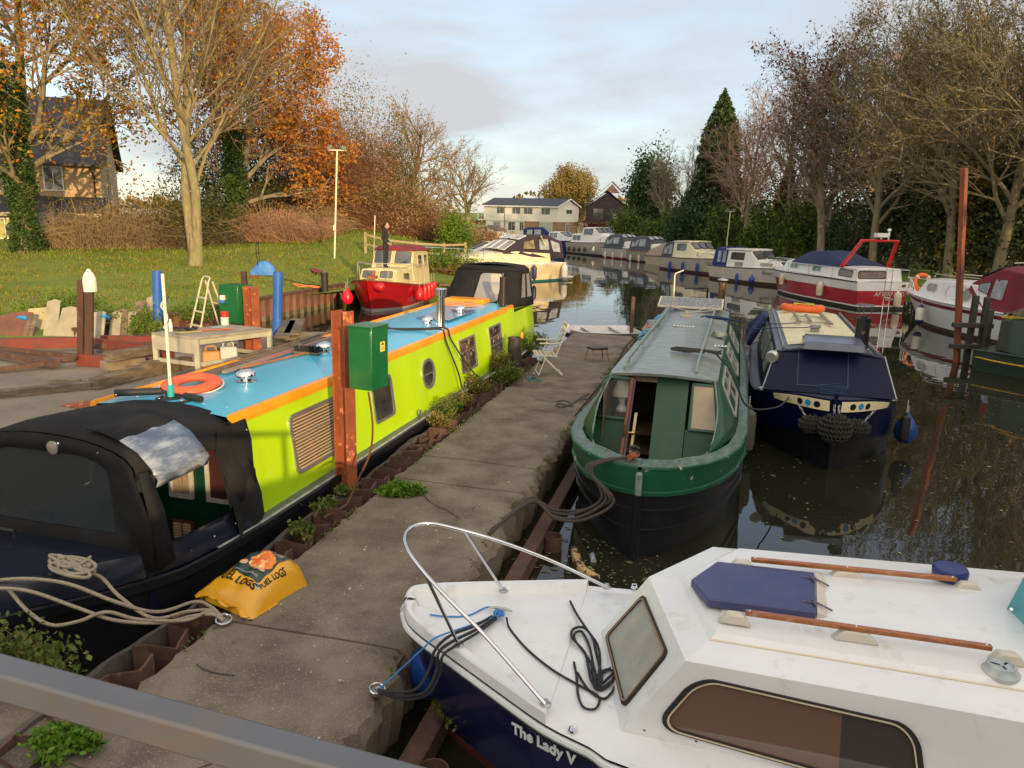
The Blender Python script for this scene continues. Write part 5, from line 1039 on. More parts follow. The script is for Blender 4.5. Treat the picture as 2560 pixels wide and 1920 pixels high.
class Boat:
    def __init__(s, label, stern, az, L, B, name='cabin_cruiser', cat='cabin cruiser', group=None):
        s.L, s.B = L, B; s.az = rad(az); s.o = thing(name, label, cat, (stern[0], stern[1], 0), pi/2-s.az, group)
        s.d = V((sin(s.az), cos(s.az), 0)); s.st = V((stern[0], stern[1], 0)); s.lf = V((-s.d.y, s.d.x, 0))
    def w(s, x, y, z): return s.st+s.d*x+s.lf*y+V((0,0,z))
    def half(s, t):
        k = s.full; return s.B/2*((.90+.10*sin(pi*min(t, .5))) if t < .5 else max(.012, 1-((t-.5)/.5)**k))
    def sheer(s, t): return s.zs+(s.zb-s.zs)*t**1.7
    def hull(s, zs, zb, bands, full=2.3, rake=.7, flare=.22, strake=strk, deck=gelw, chine=0):
        s.zs, s.zb, s.full = zs, zb, full; n = 15
        for nm, t0, t1, m in bands:
            mb = MB()
            for sg in (-1, 1):
                rows = []
                for i in range(n+1):
                    t = 1-(1-i/n)**1.35; row = []
                    for k in range(4):
                        f = t0+(t1-t0)*k/3; z = -.25 if f < 0 else s.sheer(t)*f; g_ = max(f, 0)
                        hw = s.half(t)*(1-flare*(1-g_)*(1+1.6*t**3)-(.08 if f < 0 else 0)); row.append((t*s.L-rake*(1-g_)*t**4, sg*max(hw, .012), z))
                    rows.append(row)
                mb.grid(rows if sg < 0 else rows[::-1])
            mb.poly([(0, -s.half(0)*(1-flare*(1-max(t0,0))), (s.zs*t0 if t0 >= 0 else -.25)), (0, s.half(0)*(1-flare*(1-max(t0,0))), (s.zs*t0 if t0 >= 0 else -.25)), (0, s.half(0)*(1-flare*(1-t1)), s.zs*t1), (0, -s.half(0)*(1-flare*(1-t1)), s.zs*t1)][::-1])
            mb.build(nm, m, s.o, smooth=50)
        mb = MB(); rows = []
        for i in range(n+1): t = 1-(1-i/n)**1.35; h = s.half(t)*.985; z = s.sheer(t); rows.append([(t*s.L, -h, z), (t*s.L, 0, z+.03), (t*s.L, h, z)])
        mb.grid(rows[::-1]); mb.build('deck', deck, s.o, smooth=50)
        mb = MB(); P = []
        for i in range(n+1): t = 1-(1-i/n)**1.35; P.append(V((t*s.L, -s.half(t), s.sheer(t))))
        P = P+[V((p.x, -p.y, p.z)) for p in P[::-1]]; mb.tube(P, .028, 6); mb.build('rubbing_strake', strake, s.o)
    def cab(s, S_, mat, name='cabin', crown=.05, sm=30, thick=0):
        mb = MB(); rings = []
        for x, z0, z1, h0, h1 in S_: rings.append([(x, -h0, z0), (x, -h1, z1), (x, -h1*.55, z1+crown*.8), (x, 0, z1+crown), (x, h1*.55, z1+crown*.8), (x, h1, z1), (x, h0, z0)])
        mb.loft(rings[::-1]); o = mb.build(name, mat, s.o, smooth=sm, bevel=.02); s.S = S_; s.cr = crown; return o
    def at(s, x, f, sg):
        for a, b in zip(s.S, s.S[1:]):
            if a[0] <= x <= b[0] or b is s.S[-1]:
                t = (x-a[0])/(b[0]-a[0]); q = [a[i]*(1-t)+b[i]*t for i in range(5)]; return V((x, sg*(q[3]*(1-f)+q[4]*f), q[1]*(1-f)+q[2]*f))
    def sw(s, x0, x1, f0, f1, glass=bglass, fr_=rubber, fw=.025, r=.06, skew=0, sides=(-1, 1), vb=(), par=None, x0t=None):
        for sg in sides:
            c = [s.at(x0, f0, sg), s.at(x1, f0, sg), s.at(x1+skew, f1, sg), s.at((x0 if x0t is None else x0t), f1, sg)]
            if sg > 0: c = [c[1], c[0], c[3], c[2]]
            win(par or s.o, c, glass, fr_, fw, r, .018, name='side_window', vbars=vb)
    def fwn(s, k, cuts, glass=bglass, fr_=rubber, fw=.03, r=.06, b0=.12, b1=.9):
        a, b = s.S[k], s.S[k+1]
        def P(y, t): h = b[4]*(1-t)+a[4]*t; return V((b[0]*(1-t)+a[0]*t, y*h, b[2]*(1-t)+a[2]*t+s.cr*(.9 if abs(y) < .56 else (1-abs(y))*1.8)))
        for y0, y1 in cuts:
            c4 = [P(y0, b0), P(y1, b0), P(y1, b1), P(y0, b1)]; o_ = (c4[1]-c4[0]).cross(c4[3]-c4[0]).normalized()*(s.cr*.6); win(s.o, [p+o_ for p in c4], glass, fr_, fw, r, .02, name='windscreen')
    def tubes(s, name, paths, r=.014, m=chrome):
        mb = MB()
        for p in paths: mb.tube(p, r, 6)
        mb.build(name, m, s.o)
    def pulpit(s, t0=.62, h=.5, n=4, m=chrome):
        for sg in (-1, 1):
            P = [V((t*s.L, sg*max(s.half(t)-.05, .03), s.sheer(t)+(h*min(1, (t-t0)*9)))) for t in [t0+(1-t0)*k/8 for k in range(9)]]+[V((s.L+.06, 0, s.sheer(1)+h))]
            s.tubes('pulpit_rail', [P], .013, m)
        for k in range(n):
            t = t0+.08+(.97-t0-.08)*k/(n-1)
            for sg in (-1, 1): b = V((t*s.L, sg*max(s.half(t)-.05, .03), s.sheer(t))); s.tubes('stanchion', [[b, V((b.x+.03, b.y, b.z+h*min(1, (t-t0)*9)))]], .011, m)
    def fend(s, lst, lab, kind, col, m2=None, sc=.8, sg=-1, drop=.42, group=None, out=.10):
        nm = ['foremost', 'second', 'third', 'fourth', 'fifth', 'sixth', 'aftmost']
        for i, t in enumerate(lst):
            z = s.sheer(t)-drop-.15; p = s.w(t*s.L, sg*(s.half(t)*(1-.05*(1-t))+out), z); fender('fender', p, kind, col, (nm[i]+' ' if len(lst) > 1 else '')+lab, group, sc, max(.05, drop-.12), m2)
    def cover(s, S_, mat, panes=(), name='canvas_hood', crown=.08, glass=None, pm=None):
        o = s.cab(S_, mat, name, crown, 45)
        for x0, x1, f0, f1, sk in panes: s.sw(x0, x1, f0, f1, glass or vinylh, pm or mat, .02, .05, skew=sk, par=o)
        return o
vinylh = M('hood_vinyl', (.20,.23,.26), .15, c2=(.38,.41,.44), sc=3, bump=.02, bsc=4)
# --- River Dance
b = Boat('white cruiser with blue aft canvas and the name River Dance on its bow', (12.2,46.1), 155, 6.6, 2.1); rd_ = b
b.hull(.78, 1.02, [('antifouling', -.1, .18, antib), ('hull', .18, 1, M('rd_hull', (.68,.65,.59), .4, c2=(.60,.57,.50), sc=1.5))], rake=.8)
o = b.cab([(1.5,.78,1.72,.86,.74), (3.3,.80,1.76,.86,.74), (3.9,.82,1.26,.86,.70), (5.3,.86,1.28,.66,.55), (5.75,.9,.98,.5,.4)], gelw); 
b.S = b.S[:]; b.sw(1.8,2.9,.48,.90); b.sw(4.1,5.0,.35,.85, cglass, gelc); b.fwn(1, ((-.95,-.04), (.04,.95))); b.sw(2.2,2.9,.06,.36, cglass, frm, vb=(.5,)); b.fwn(3, ((-.9,-.05), (.05,.9)), b0=.2)
b.cab([(1.3,1.74,1.80,.78,.78), (3.35,1.78,1.86,.78,.78)], gelw, 'roof')
b.cover([(.25,.8,1.55,.84,.70), (.5,.8,1.80,.84,.72), (1.5,.8,1.82,.84,.74)], M('bright_navy_canvas', (.015,.03,.16), .85), ((.62,.98,.2,.9,0), (1.05,1.42,.2,.9,0)))
b.pulpit(.66)
text('River Dance', .30, strk, b.o, fr((5.25,-.74,.68), (1,.33,0), (.3,-1,-.12)), shear=.2)
text('River Dance', .30, strk, b.o, fr((5.25,.74,.68), (-1,.33,0), (.3,1,-.12)), shear=.2)
b.fend([.42], 'sausage fender, blue, amidships on the white cruiser with the blue aft canvas', 'long', fblue, sc=.9); b.fend([.60], 'teardrop blue fender under the name of the white cruiser', 'ball', fblue, sc=.8)
fender('fender', b.w(6.1,-.35,.55), 'ball', fblue, 'blue teardrop fender swinging sideways at the bow of the white cruiser', s=.8, ln=.1, tilt=(.9,.2,-.3))
fender('fender', b.w(6.9,.1,.50), 'fat', fnavy, 'navy and white fender between the white cruiser bow and the red cruiser', m2=fwhite, s=.75, ln=.15)
# --- cream cruiser behind it
b = Boat('cream cruiser with grey side canvas and a row of blue sausage fenders', (10.7,53.6), 157, 7.6, 2.3)
b.hull(.85, 1.12, [('antifouling', -.1, .16, M('plum_boot', (.10,.03,.05), .5)), ('hull', .16, 1, M('vl_hull', (.60,.56,.45), .4, c2=(.52,.48,.4), sc=1.5))], rake=.8)
b.cab([(1.6,.85,1.85,.98,.84), (3.2,.87,1.9,.98,.84), (3.9,.88,1.42,.95,.8), (5.9,.98,1.36,.7,.55), (6.6,1.03,1.1,.4,.3)], gelc)
b.sw(2.0,3.0,.5,.92); b.sw(4.1,5.6,.3,.88, cglass, gelc, vb=(.4,)); b.fwn(1, ((-.95,-.34), (-.3,.3), (.34,.95))); b.fwn(3, ((-.9,-.05), (.05,.9)))
b.cab([(1.5,1.86,1.93,.88,.88), (3.3,1.92,1.98,.88,.88)], gelc, 'roof')
b.cover([(.3,.86,1.5,.98,.8), (.7,.86,1.80,.98,.82), (1.6,.86,1.84,.98,.84)], gcanvas, ((.5,1.0,.2,.85,.05), (1.05,1.5,.2,.9,0))); b.pulpit(.6)
text('Velvet Lady', .30, M('faded_letter', (.30,.27,.22), .6), b.o, fr((5.9,-.85,.80), (1,.33,0), (.3,-1,-.12)), shear=.2)
b.fend([.62,.42,.22], 'blue sausage fender along the cream cruiser with grey side canvas', 'long', fblue, sc=1.1); b.fend([.8], 'round white fender near the bow of the cream cruiser with grey canvas', 'ball', M('fender_cream', (.50,.46,.34), .5), sc=.7)
# tan covered boat between
b = Boat('low boat under a tan cover, between the cream cruiser and the greenish grey hulled one', (10.6,59.0), 160, 5.2, 2.0, 'covered_boat', 'boat'); b.hull(.6, .95, [('hull', -.1, 1, gelc)]); b.cab([(0,.6,1.0,.9,.5), (1.5,.6,1.55,.9,.3), (3.4,.7,1.45,.8,.3), (4.9,.85,1.0,.3,.1)], M('tan_cover', (.33,.26,.18), .85, c2=(.25,.20,.14), sc=2, bump=.03, bsc=3), 'cover', sm=60)
b.pulpit(.7, .4)
# --- grey hooded pair
hoodS = [(.3,.8,1.5,.95,.78), (.8,.8,1.88,.95,.74), (2.1,.8,1.92,.95,.74), (2.75,.8,1.62,.95,.78)]
for lab, st_, az, hm_, sk in (('cruiser with greenish grey hull, grey hood and red rubbing strake in the distant row', (9.6,62.2), 150, hgreen, M('red_strake', (.28,.04,.03), .5)), ('cruiser with pale hull, dark strake and grey hood, farther along the row', (8.1,66.3), 150, M('pale_hull', (.60,.58,.56), .4), M('navy_strake', (.02,.025,.06), .5))):
    b = Boat(lab, st_, az, 6.2, 2.2); b.hull(.82, 1.0, [('antifouling', -.1, .14, maroon if hm_ is not hgreen else antib), ('hull', .14, 1, hm_)], strake=sk)
    b.cab([(2.0,.82,1.42,.92,.76), (4.6,.92,1.36,.7,.55), (5.3,.97,1.05,.45,.3)], gelw); b.sw(2.3,3.2,.2,.85, cglass, gelw, r=.2); b.sw(3.4,4.2,.2,.85, cglass, gelw, r=.2); b.fwn(1, ((-.9,-.05), (.05,.9)))
    b.cover(hoodS, gcanvas, ((.5,1.3,.35,.85,.12), (1.4,2.2,.35,.9,0))); b.fwn(2, ((-.95,-.34), (-.3,.3), (.34,.95)), vinylh); b.pulpit(.6)
    w_ = 'greenish grey hulled' if hm_ is hgreen else 'pale hulled dark straked'
    b.fend([.75], 'round pale fender near the bow of the '+w_+' cruiser', 'ball', MATS['fender_cream'], sc=.75); b.fend([.5,.3,.12], 'narrow white fender along the '+w_+' cruiser', 'long', fwhite, sc=.9)
# --- two-level white cruiser, far
b = Boat('tall white cruiser with raised wheelhouse and beige hull hung with dark round fenders', (5.6,72.3), 152, 8.0, 2.6); b.hull(1.0, 1.3, [('antifouling', -.1, .12, strk), ('hull', .12, 1, hgrey)])
b.cab([(.8,1.0,1.75,1.05,.9), (2.3,1.0,1.75,1.05,.9), (2.5,1.02,2.35,1.05,.85), (4.2,1.05,2.4,1.05,.85), (5.0,1.1,1.85,1.0,.8), (6.6,1.2,1.75,.7,.5), (7.2,1.25,1.3,.4,.3)], gelw)
b.sw(1.0,1.55,.3,.85); b.sw(1.65,2.2,.3,.85); b.sw(2.7,3.3,.55,.92); b.sw(3.4,4.1,.55,.92); b.sw(5.2,6.2,.3,.85, cglass, gelw); b.fwn(3, ((-.95,-.34), (-.3,.3), (.34,.95))); b.fwn(5, ((-.9,-.05), (.05,.9))); b.pulpit(.62)
b.fend([.45,.33,.22,.10], 'dark round fender along the beige hull of the tall white cruiser', 'ball', rubber, sc=.75); b.fend([.62], 'white round fender on the beige hull of the tall white cruiser', 'ball', fwhite, sc=.85)
# --- blue sterned boat at the far end
b = Boat('small white topped boat with blue hull at the far end of the right hand row', (3.6,77.5), 158, 6.0, 2.2); b.hull(.9, 1.1, [('hull', -.1, 1, M('far_blue', (.02,.05,.17), .4))]); b.cab([(1.0,.9,1.75,.9,.75), (3.0,.95,1.8,.9,.75), (4.8,1.0,1.3,.6,.4)], gelw); b.sw(1.3,2.0,.4,.9); b.sw(2.2,2.9,.4,.9); b.fwn(1, ((-.9,-.05), (.05,.9))); b.pulpit(.6)
b.fend([.5], 'white fender on the blue hulled boat at the far end', 'ball', fwhite, sc=.8)
# --- Afternoon: red and white, stern towards us
b = Boat('red and white cruiser with navy canvas and red radar arch, its stern towards the camera', (15.02,31.5), -11, 8.6, 2.65); af = b
b.hull(1.12, 1.10, [('antifouling', -.1, .10, strk), ('boot_stripe', .10, .15, gelw), ('hull', .15, .68, redg), ('topsides', .68, 1, gelw)], rake=.6, flare=.14, full=2.6)
b.cab([(.35,1.12,1.62,1.12,1.0), (1.9,1.14,1.66,1.12,1.0), (2.2,1.14,1.64,1.12,1.0), (6.3,1.12,1.60,.85,.68), (7.2,1.1,1.2,.5,.35)], gelw)
b.S = b.S; b.sw(.55,1.5,.25,.85, M('striped_curtain', (.35,.30,.26), .2, c2=(.08,.04,.04), sc=18, st=(1,6,.1)), rubber); b.sw(2.9,3.7,.3,.85, M('teal_glass', (.05,.16,.16), .1, c2=(.2,.26,.24), sc=4), gelw, vb=(.5,)); b.sw(5.0,5.8,.3,.85, MATS['teal_glass'], gelw, vb=(.5,))
win(b.o, [V((.34,-.95,1.22)), V((.34,.2,1.22)), V((.36,.2,1.54)), V((.36,-.95,1.54))][::1] and [V((.345,.95,1.22)), V((.345,-.35,1.22)), V((.345,-.35,1.55)), V((.345,.95,1.55))], MATS['striped_curtain'], rubber, .03, .1, .015, name='aft_window')
b.cover([(1.3,1.62,1.70,1.05,.95), (2.0,1.6,1.85,1.06,.8), (3.2,1.6,2.18,1.06,.62), (4.6,1.58,2.10,1.0,.6), (5.7,1.56,1.7,.85,.6)], ncanvas, name='canvas_cover', crown=.05)
red = M('arch_red', (.62,.02,.02), .3, coat=.4); mb = MB(); 
for sg in (-1, 1): mb.bar((1.35,sg*1.10,1.60), (.55,sg*.80,2.75), .16, .09, up=V((1,0,.6)))
mb.bar((.56,-.84,2.76), (.56,.84,2.76), .20, .09); mb.build('radar_arch', red, b.o, bevel=.02)
mb = MB(); mb.box((.5,.0,2.98), (.28,.50,.17)); mb.lathe([(.04,-.2), (.04,-.08)], (.5,0,3.0), 8); mb.build('radar', gelw, b.o, bevel=.04)
mb = MB(); mb.lathe([(.03,0), (.03,.35), (.07,.35), (.07,.45), (.03,.46)], (.5,-.34,2.8), 10); mb.lathe([(.05,0), (.05,.09)], (.5,-.34,2.95), 10); mb.build('nav_light', gelw, b.o)
for sg in (-1, 1): b.tubes('guard_rail', [[V((.1,sg*1.2,1.14)), V((.1,sg*1.2,1.62)), V((3,sg*1.28,1.6)), V((6,sg*1.1,1.55)), V((8.4,sg*.2,1.6)), V((8.6,0,1.6))]], .013)
b.tubes('guard_rail', [[V((.05,-1.2,1.6)), V((.02,0,1.62)), V((.05,1.2,1.6))]], .013)
for t in (.2, .4, .6, .8): 
    for sg in (-1, 1): b.tubes('stanchion', [[V((t*8.6, sg*(b.half(t)-.04), 1.1)), V((t*8.6, sg*(b.half(t)-.04), 1.6))]], .011)
for y in (-.22, .06): b.tubes('boarding_ladder', [[V((-.06,y-.1,1.75)), V((-.08,y-.1,-.1))]], .014)
b.tubes('ladder_rung', [[V((-.07,-.32,z)), V((-.07,-.04,z))] for z in (.2,)], .012); b.tubes('ladder_rung', [[V((-.07,-.32,.5)), V((-.07,-.04,.5))]], .012); b.tubes('ladder_rung', [[V((-.07,-.32,.8)), V((-.07,-.04,.8))]], .012)
lw_ = M('letter_pale', (.62,.58,.54), .5); text('AFTERNOON', .25, lw_, b.o, fr((-.012,-.42,.62), (0,-1,0), (-1,0,0)), shear=.25, sx=1.05); text('POOLE', .14, lw_, b.o, fr((-.012,-.40,.42), (0,-1,0), (-1,0,0)), bold=.004)
mb = MB(); mb.box((-.02,-.95,.98), (.02,.16,.10)); mb.build('exhaust_plate', M('rust_patch', (.16,.05,.04), .7), b.o, smooth=0)
wf = M('fender_grimy', (.66,.60,.48), .5, c2=(.50,.38,.22), sc=4)
for x, y, z, k, s_, lab in ((5.6,1.28,.72,'fat',1.0,'grimy white fender near the bow on the side of the red cruiser'), (2.2,1.42,.60,'fat',1.15,'large white fender amidships on the side of the red cruiser'), (-.16,-.62,.42,'fat',1.2,'large grimy fender hanging across the name on the stern of the red cruiser'), (-.15,-1.15,.78,'ball',.75,'round white fender at the stern corner of the red cruiser')):
    fender('fender', b.w(x, y, z), k, wf, lab, s=s_*.9, ln=.2)
# --- white cruiser with maroon hood, right edge
b = Boat('white cruiser with maroon hood, maroon stripe and orange lifebuoy at the right edge', (15.9,21.0), -9, 7.9, 2.4)
b.hull(.95, 1.08, [('antifouling', -.1, .12, antib), ('hull', .12, .78, gelw), ('stripe', .78, .90, maroon), ('topsides', .90, 1, gelw)], full=2.2, rake=.9, strake=gelw)
b.cab([(2.9,.95,1.66,1.02,.88), (4.6,.98,1.66,.98,.82), (6.2,1.02,1.60,.66,.52), (6.8,1.05,1.25,.42,.3)], gelw); b.sw(3.5,4.75,.18,.82, cglass, M('ivory_seal', (.50,.47,.38), .5), r=.24, vb=(.5,)); b.sw(5.35,6.05,.35,.82, cglass, MATS['ivory_seal'], r=.2)
for sg in (-1, 1): b.tubes('cabin_rail', [[V((3.2,sg*.7,1.76)), V((3.25,sg*.7,1.86)), V((5.9,sg*.45,1.82)), V((5.95,sg*.45,1.70))]], .013)
b.cover([(-.1,.8,1.75,1.08,.9), (.3,.8,2.05,1.08,.85), (2.6,.8,2.22,1.05,.8), (3.7,1.5,1.72,.95,.8)], mcanvas, ((2.2,2.75,.35,.82,.0), (2.85,3.3,.4,.75,.05)), crown=.10); b.S = b.S
b.fwn(2, ((-.9,-.04), (.04,.9)), vinylh); b.pulpit(.80, .45, 3, gelw)
b.fend([.70], 'white fender with navy ends on the maroon striped cruiser', 'fat', fwhite, fnavy, sc=1.05, sg=1)
lb = thing('lifebuoy', 'orange lifebuoy standing on the bow rail of the maroon hooded cruiser', 'lifebuoy', b.w(7.35,-.15,1.40)); mb = MB(); mb.tube([V((cos(b.az)*.0+.27*cos(2*pi*k/28), .05*sin(2*pi*k/28), .27*sin(2*pi*k/28))) for k in range(28)], .075, 10, closed=True); mb.build('ring', MATS['buoy_bright'], lb)
mb = MB(); 
for k in range(4): a = pi/4+k*pi/2; mb.tube([V((.27*cos(a+e_), 0, .27*sin(a+e_))) for e_ in (-.12, .12)], .080, 10)
mb.build('band', fwhite, lb)
cr2 = thing('cross_mast', 'thin white cross shaped mast standing on the maroon hooded cruiser', 'mast', b.w(3.2,-.5,1.75)); mb = MB(); mb.tube([(0,0,0), (.05,0,.9)], .02, 6); mb.tube([(-.35,0,.62), (.38,0,.66)], .014, 6); mb.build('spar', MATS['pole_white'], cr2)
# --- dark green narrowboat right edge
dgm = M('olive_green', (.020,.036,.026), .40, c2=(.028,.045,.030), sc=2, coat=.25); yel = M('yellow_trim', (.62,.40,.02), .45, c2=(.45,.28,.02), sc=6)
b = Boat('dark olive narrowboat with yellow handrail and small window at the right edge', (12.1,19.2), 146, 14, 2.1, 'narrowboat', 'narrowboat')
b.hull(.52, .60, [('hull', -.1, 1, dgm)], full=3.5, rake=.3, flare=.05, strake=dgm, deck=dgm)
mb = MB(); b.cab([(.35,.55,1.28,.60,.55), (.9,.53,1.32,.88,.78), (2.2,.53,1.34,.93,.80), (12.5,.55,1.34,.93,.80)], dgm, 'cabin'); b.sw(3.0,3.7,.30,.80, M('dusty_pane', (.17,.14,.13), .3), dgm); b.sw(5.0,5.7,.30,.80, MATS['dusty_pane'], dgm)
for sg in (-1, 1):
    P = [V((.35,sg*.50,1.34)), V((.9,sg*.74,1.40)), V((2.2,sg*.78,1.42)), V((7,sg*.78,1.42)), V((12.4,sg*.78,1.42))]; mb = MB()
    for A, B_ in zip(P, P[1:]): mb.bar(A, B_, .05, .035)
    mb.bar(P[0]-V((0,0,.0)), V((.35,0,1.36)), .05, .035)
    for x in (.6, 1.4, 2.2, 3.2, 4.2, 5.2): mb.box((x, sg*(.76 if x > 1 else .62), 1.37), (.06,.05,.08))
    mb.build('handrail', yel, b.o, smooth=0)
mb = MB(); mb.tube(cat([V((0,-.9,.35)), V((.9,-1.08,.33)), V((3,-1.09,.33)), V((8,-1.09,.34))], 4), .02, 6); mb.build('side_rail', yel, b.o)
tt = thing('timber_dolphin', 'black timber and iron framework beside the tall rusty post', 'timber frame', (11.75,19.6,0)); tm_ = M('tarred_timber', (.028,.026,.022), .7, c2=(.05,.045,.035), sc=5)
for x, y, h in ((.05,.1,1.75), (.32,.05,1.72), (.2,-.35,1.45)): MB().box((x, y, h/2-.2), (.13,.13,h+.4)).build('upright', tm_, tt, bevel=.01)
for z in (.45, 1.0): MB().bar((-.5,0,z), (.5,-.05,z), .12, .12).build('crossbeam', tm_, tt, bevel=.01)
cvr = thing('camouflage_sheet', 'brown and olive camouflage sheet heaped over the end of the olive narrowboat', 'sheet', b.w(.85,.1,1.36)); mb = MB(); rows = []
for i in range(9):
    rows.append([(-.55+1.1*i/8, -.5+1.0*j/8, max(0, .34*math.exp(-((i-3.5)/2.6)**2-((j-4)/3)**2)+.04*sin(i*2+j*3))) for j in range(9)])
mb.grid(rows[::-1]); mb.build('sheet', M('camouflage', (.045,.04,.02), .85, c2=(.12,.075,.03), sc=5, lo=.47, hi=.53, bump=.02, bsc=6), cvr, smooth=60)
rp = thing('rusty_post', 'tall slender rust red post standing in the water at the right', 'post', (11.62,19.75,-.3)); mb = MB(lambda p: V((p[0]-p[2]*.11, p[1], p[2]))); mb.box((0,0,2.58), (.13,.13,5.2), rz=.5); mb.build('shaft', M('post_rust', (.30,.075,.03), .75, c2=(.20,.05,.025), sc=3, st=(1,1,.25), c3=(.10,.04,.025), sc3=4, st3=None) if False else M('post_rust', (.30,.075,.03), .75, c2=(.18,.05,.025), sc=3, st=(1,1,.25), c3=(.10,.04,.025), sc3=5), rp, bevel=.01)
# --- left bank: sunlit cream cruiser
b = Boat('sunlit cream cruiser with plum canvas hood and long bow rail, moored far left', (1.95,42.8), 226.5, 8.7, 2.7)
b.hull(.95, 1.22, [('antifouling', -.1, .10, M('teal_boot', (.02,.12,.14), .5)), ('hull', .10, .92, ycream), ('topsides', .92, 1, gelw)], rake=1.1, strake=gelw, deck=ycream)
b.cab([(1.2,.95,1.45,1.2,1.1), (3.6,1.0,1.6,1.15,1.02), (4.9,1.05,1.50,1.02,.8), (6.6,1.12,1.30,.6,.45), (7.3,1.15,1.18,.3,.2)], ycream)
b.cab([(.15,1.2,2.05,1.15,.95), (1.0,1.2,2.35,1.15,.85), (2.5,1.3,2.35,1.12,.82), (3.3,1.45,2.1,1.08,.84), (4.4,1.5,1.56,1.0,.9)], pcanvas, 'canvas_hood', .06, 45)
b.sw(.35,.95,.30,.85, vinylh, pcanvas, skew=.1); b.sw(1.15,1.95,.35,.88, vinylh, pcanvas, skew=-.1); b.sw(2.2,3.1,.38,.86, M('warm_pane', (.30,.26,.15), .1, c2=(.12,.10,.07), sc=3), pcanvas, skew=-.15); b.fwn(3, ((-.95,-.34), (-.3,.3), (.34,.95)), glassl, gelw); b.fwn(2, ((-.9,-.1), (.1,.9)), vinylh, gelw)
for y in (-.5,): pass
b.pulpit(.50, .62, 5)
for sg in (-1, 1): b.tubes('pulpit_mid_rail', [[V((t*8.7, sg*max(b.half(t)-.05,.03), b.sheer(t)+.3)) for t in (.58,.7,.8,.9,.97)]+[V((8.75,0,1.5))]], .010)
MB().box((-.35,0,.16), (.75,2.1,.07)).build('swim_platform', gelw, b.o, bevel=.01)
fender('fender', b.w(2.7,1.48,.52), 'long', fnavy, 'navy sausage fender amidships on the sunlit cream cruiser', s=1.35, ln=.3); fender('fender', b.w(.35,1.42,.5), 'fat', fwhite, 'fat white fender near the stern of the sunlit cream cruiser', s=1.25, ln=.3)
mb = MB(); mb.tube([(1.5,1.02,1.9), (1.9,1.06,2.35)], .05, 8); mb.build('rolled_flag', M('flag_cream', (.55,.48,.25), .7, c2=(.1,.2,.15), sc=9, lo=.5, hi=.55), b.o)
b = Boat('low white cruiser with wraparound windows moored just behind the sunlit cream one', (.6,48.6), 226, 8.0, 2.4); b.hull(.85, 1.1, [('hull', -.1, 1, gelw)]); b.cab([(1.0,.9,1.7,1.0,.8), (3.5,.95,1.8,1.0,.8), (5.2,1.0,1.25,.8,.6), (6.8,1.05,1.12,.4,.3)], gelw); b.sw(1.2,2.2,.4,.88); b.sw(2.4,3.6,.4,.88); b.fwn(1, ((-.95,-.34), (-.3,.3), (.34,.95))); b.pulpit(.5, .55, 5)
b = Boat('white and red cruiser laid up on the left bank beside the bare tree', (-3.2,67.5), 125, 6.4, 2.3); b.hull(.9, 1.35, [('hull', -.1, .70, maroon), ('topsides', .70, 1, gelw)]); b.cab([(1.0,1.0,1.8,.95,.75), (2.9,1.05,1.95,.95,.75), (4.4,1.2,1.45,.7,.5), (5.6,1.3,1.35,.3,.2)], gelw); b.cab([(0,1.0,2.1,.95,.75), (1.6,1.1,2.5,.95,.72), (2.9,1.3,2.2,.9,.75)], gcanvas, 'canvas_hood', .06, 45); b.sw(.4,1.3,.4,.85, vinylh, gcanvas); b.sw(1.6,2.6,.4,.85, vinylh, gcanvas); b.pulpit(.6); b.o.location.z = .25; b.o.scale = (.85,)*3
b = Boat('white boat with a navy blue canopy moored in front of the white house', (.9,88.0), 95, 7.0, 2.4); b.hull(.9, 1.15, [('hull', -.1, 1, gelw)]); b.cab([(3.0,.95,1.5,.95,.75), (5.0,1.0,1.4,.7,.5), (6.0,1.1,1.2,.3,.2)], gelw); b.sw(3.3,4.6,.25,.8); b.cab([(0,.9,2.1,1.0,.8), (.6,.9,2.35,1.0,.75), (2.7,.95,2.4,1.0,.75), (3.6,1.3,1.7,.85,.7)], M('royal_canvas', (.015,.025,.10), .85), 'canvas_canopy', .08, 45); b.o.scale = (.8,)*3; b.sw(.5,1.3,.3,.85, vinylh, ncanvas); b.sw(1.5,2.5,.3,.85, vinylh, ncanvas); b.pulpit(.6)
rcream = M('aged_cream', (.58,.50,.27), .45, c2=(.50,.42,.22), sc=2, c3=(.30,.26,.15), sc3=4, lo3=.58, hi3=.75)
# --- red boat with person
b = Boat('old red hulled boat with cream wheelhouse, red canvas roof and many red fenders', (-4.35,31.6), 188, 5.3, 2.3, 'motor_boat', 'motor boat'); rb_ = b
b.hull(.66, 1.16, [('antifouling', -.1, .10, M('chalk_boot', (.30,.28,.25), .7)), ('hull', .10, 1, redb)], full=2.8, rake=.5, flare=.18, strake=M('varnished', (.16,.05,.02), .4), deck=gelc)
b.cab([(1.3,.70,1.34,.88,.80), (2.4,.76,1.38,.86,.78), (3.75,.95,1.42,.72,.66), (4.0,1.0,1.12,.68,.62)], rcream, 'fore_cabin'); 
for y0, y1 in ((-.94,-.06), (.06,.94)): win(b.o, [V((4.06,y0*.66,1.08)), V((4.06,y1*.66,1.08)), V((3.88,y1*.64,1.41)), V((3.88,y0*.64,1.41))], bglass, rcream, .04, .08, .03, name='front_window')
b.sw(2.6,3.3,.25,.8, bglass, rcream, .04, .1); 
b.cab([(-.0,.66,1.95,.92,.80), (1.9,.74,2.02,.90,.78), (2.25,.76,1.42,.88,.80)], rcream, 'wheelhouse', .025); b.sw(.15,.75,.5,.9, bglass, rcream, .04, .06); b.sw(.9,1.6,.5,.9, bglass, rcream, .04, .06); b.fwn(1, ((-.96,-.04), (.04,.96)), bglass, rcream, .04, .08, b0=.1, b1=.97)
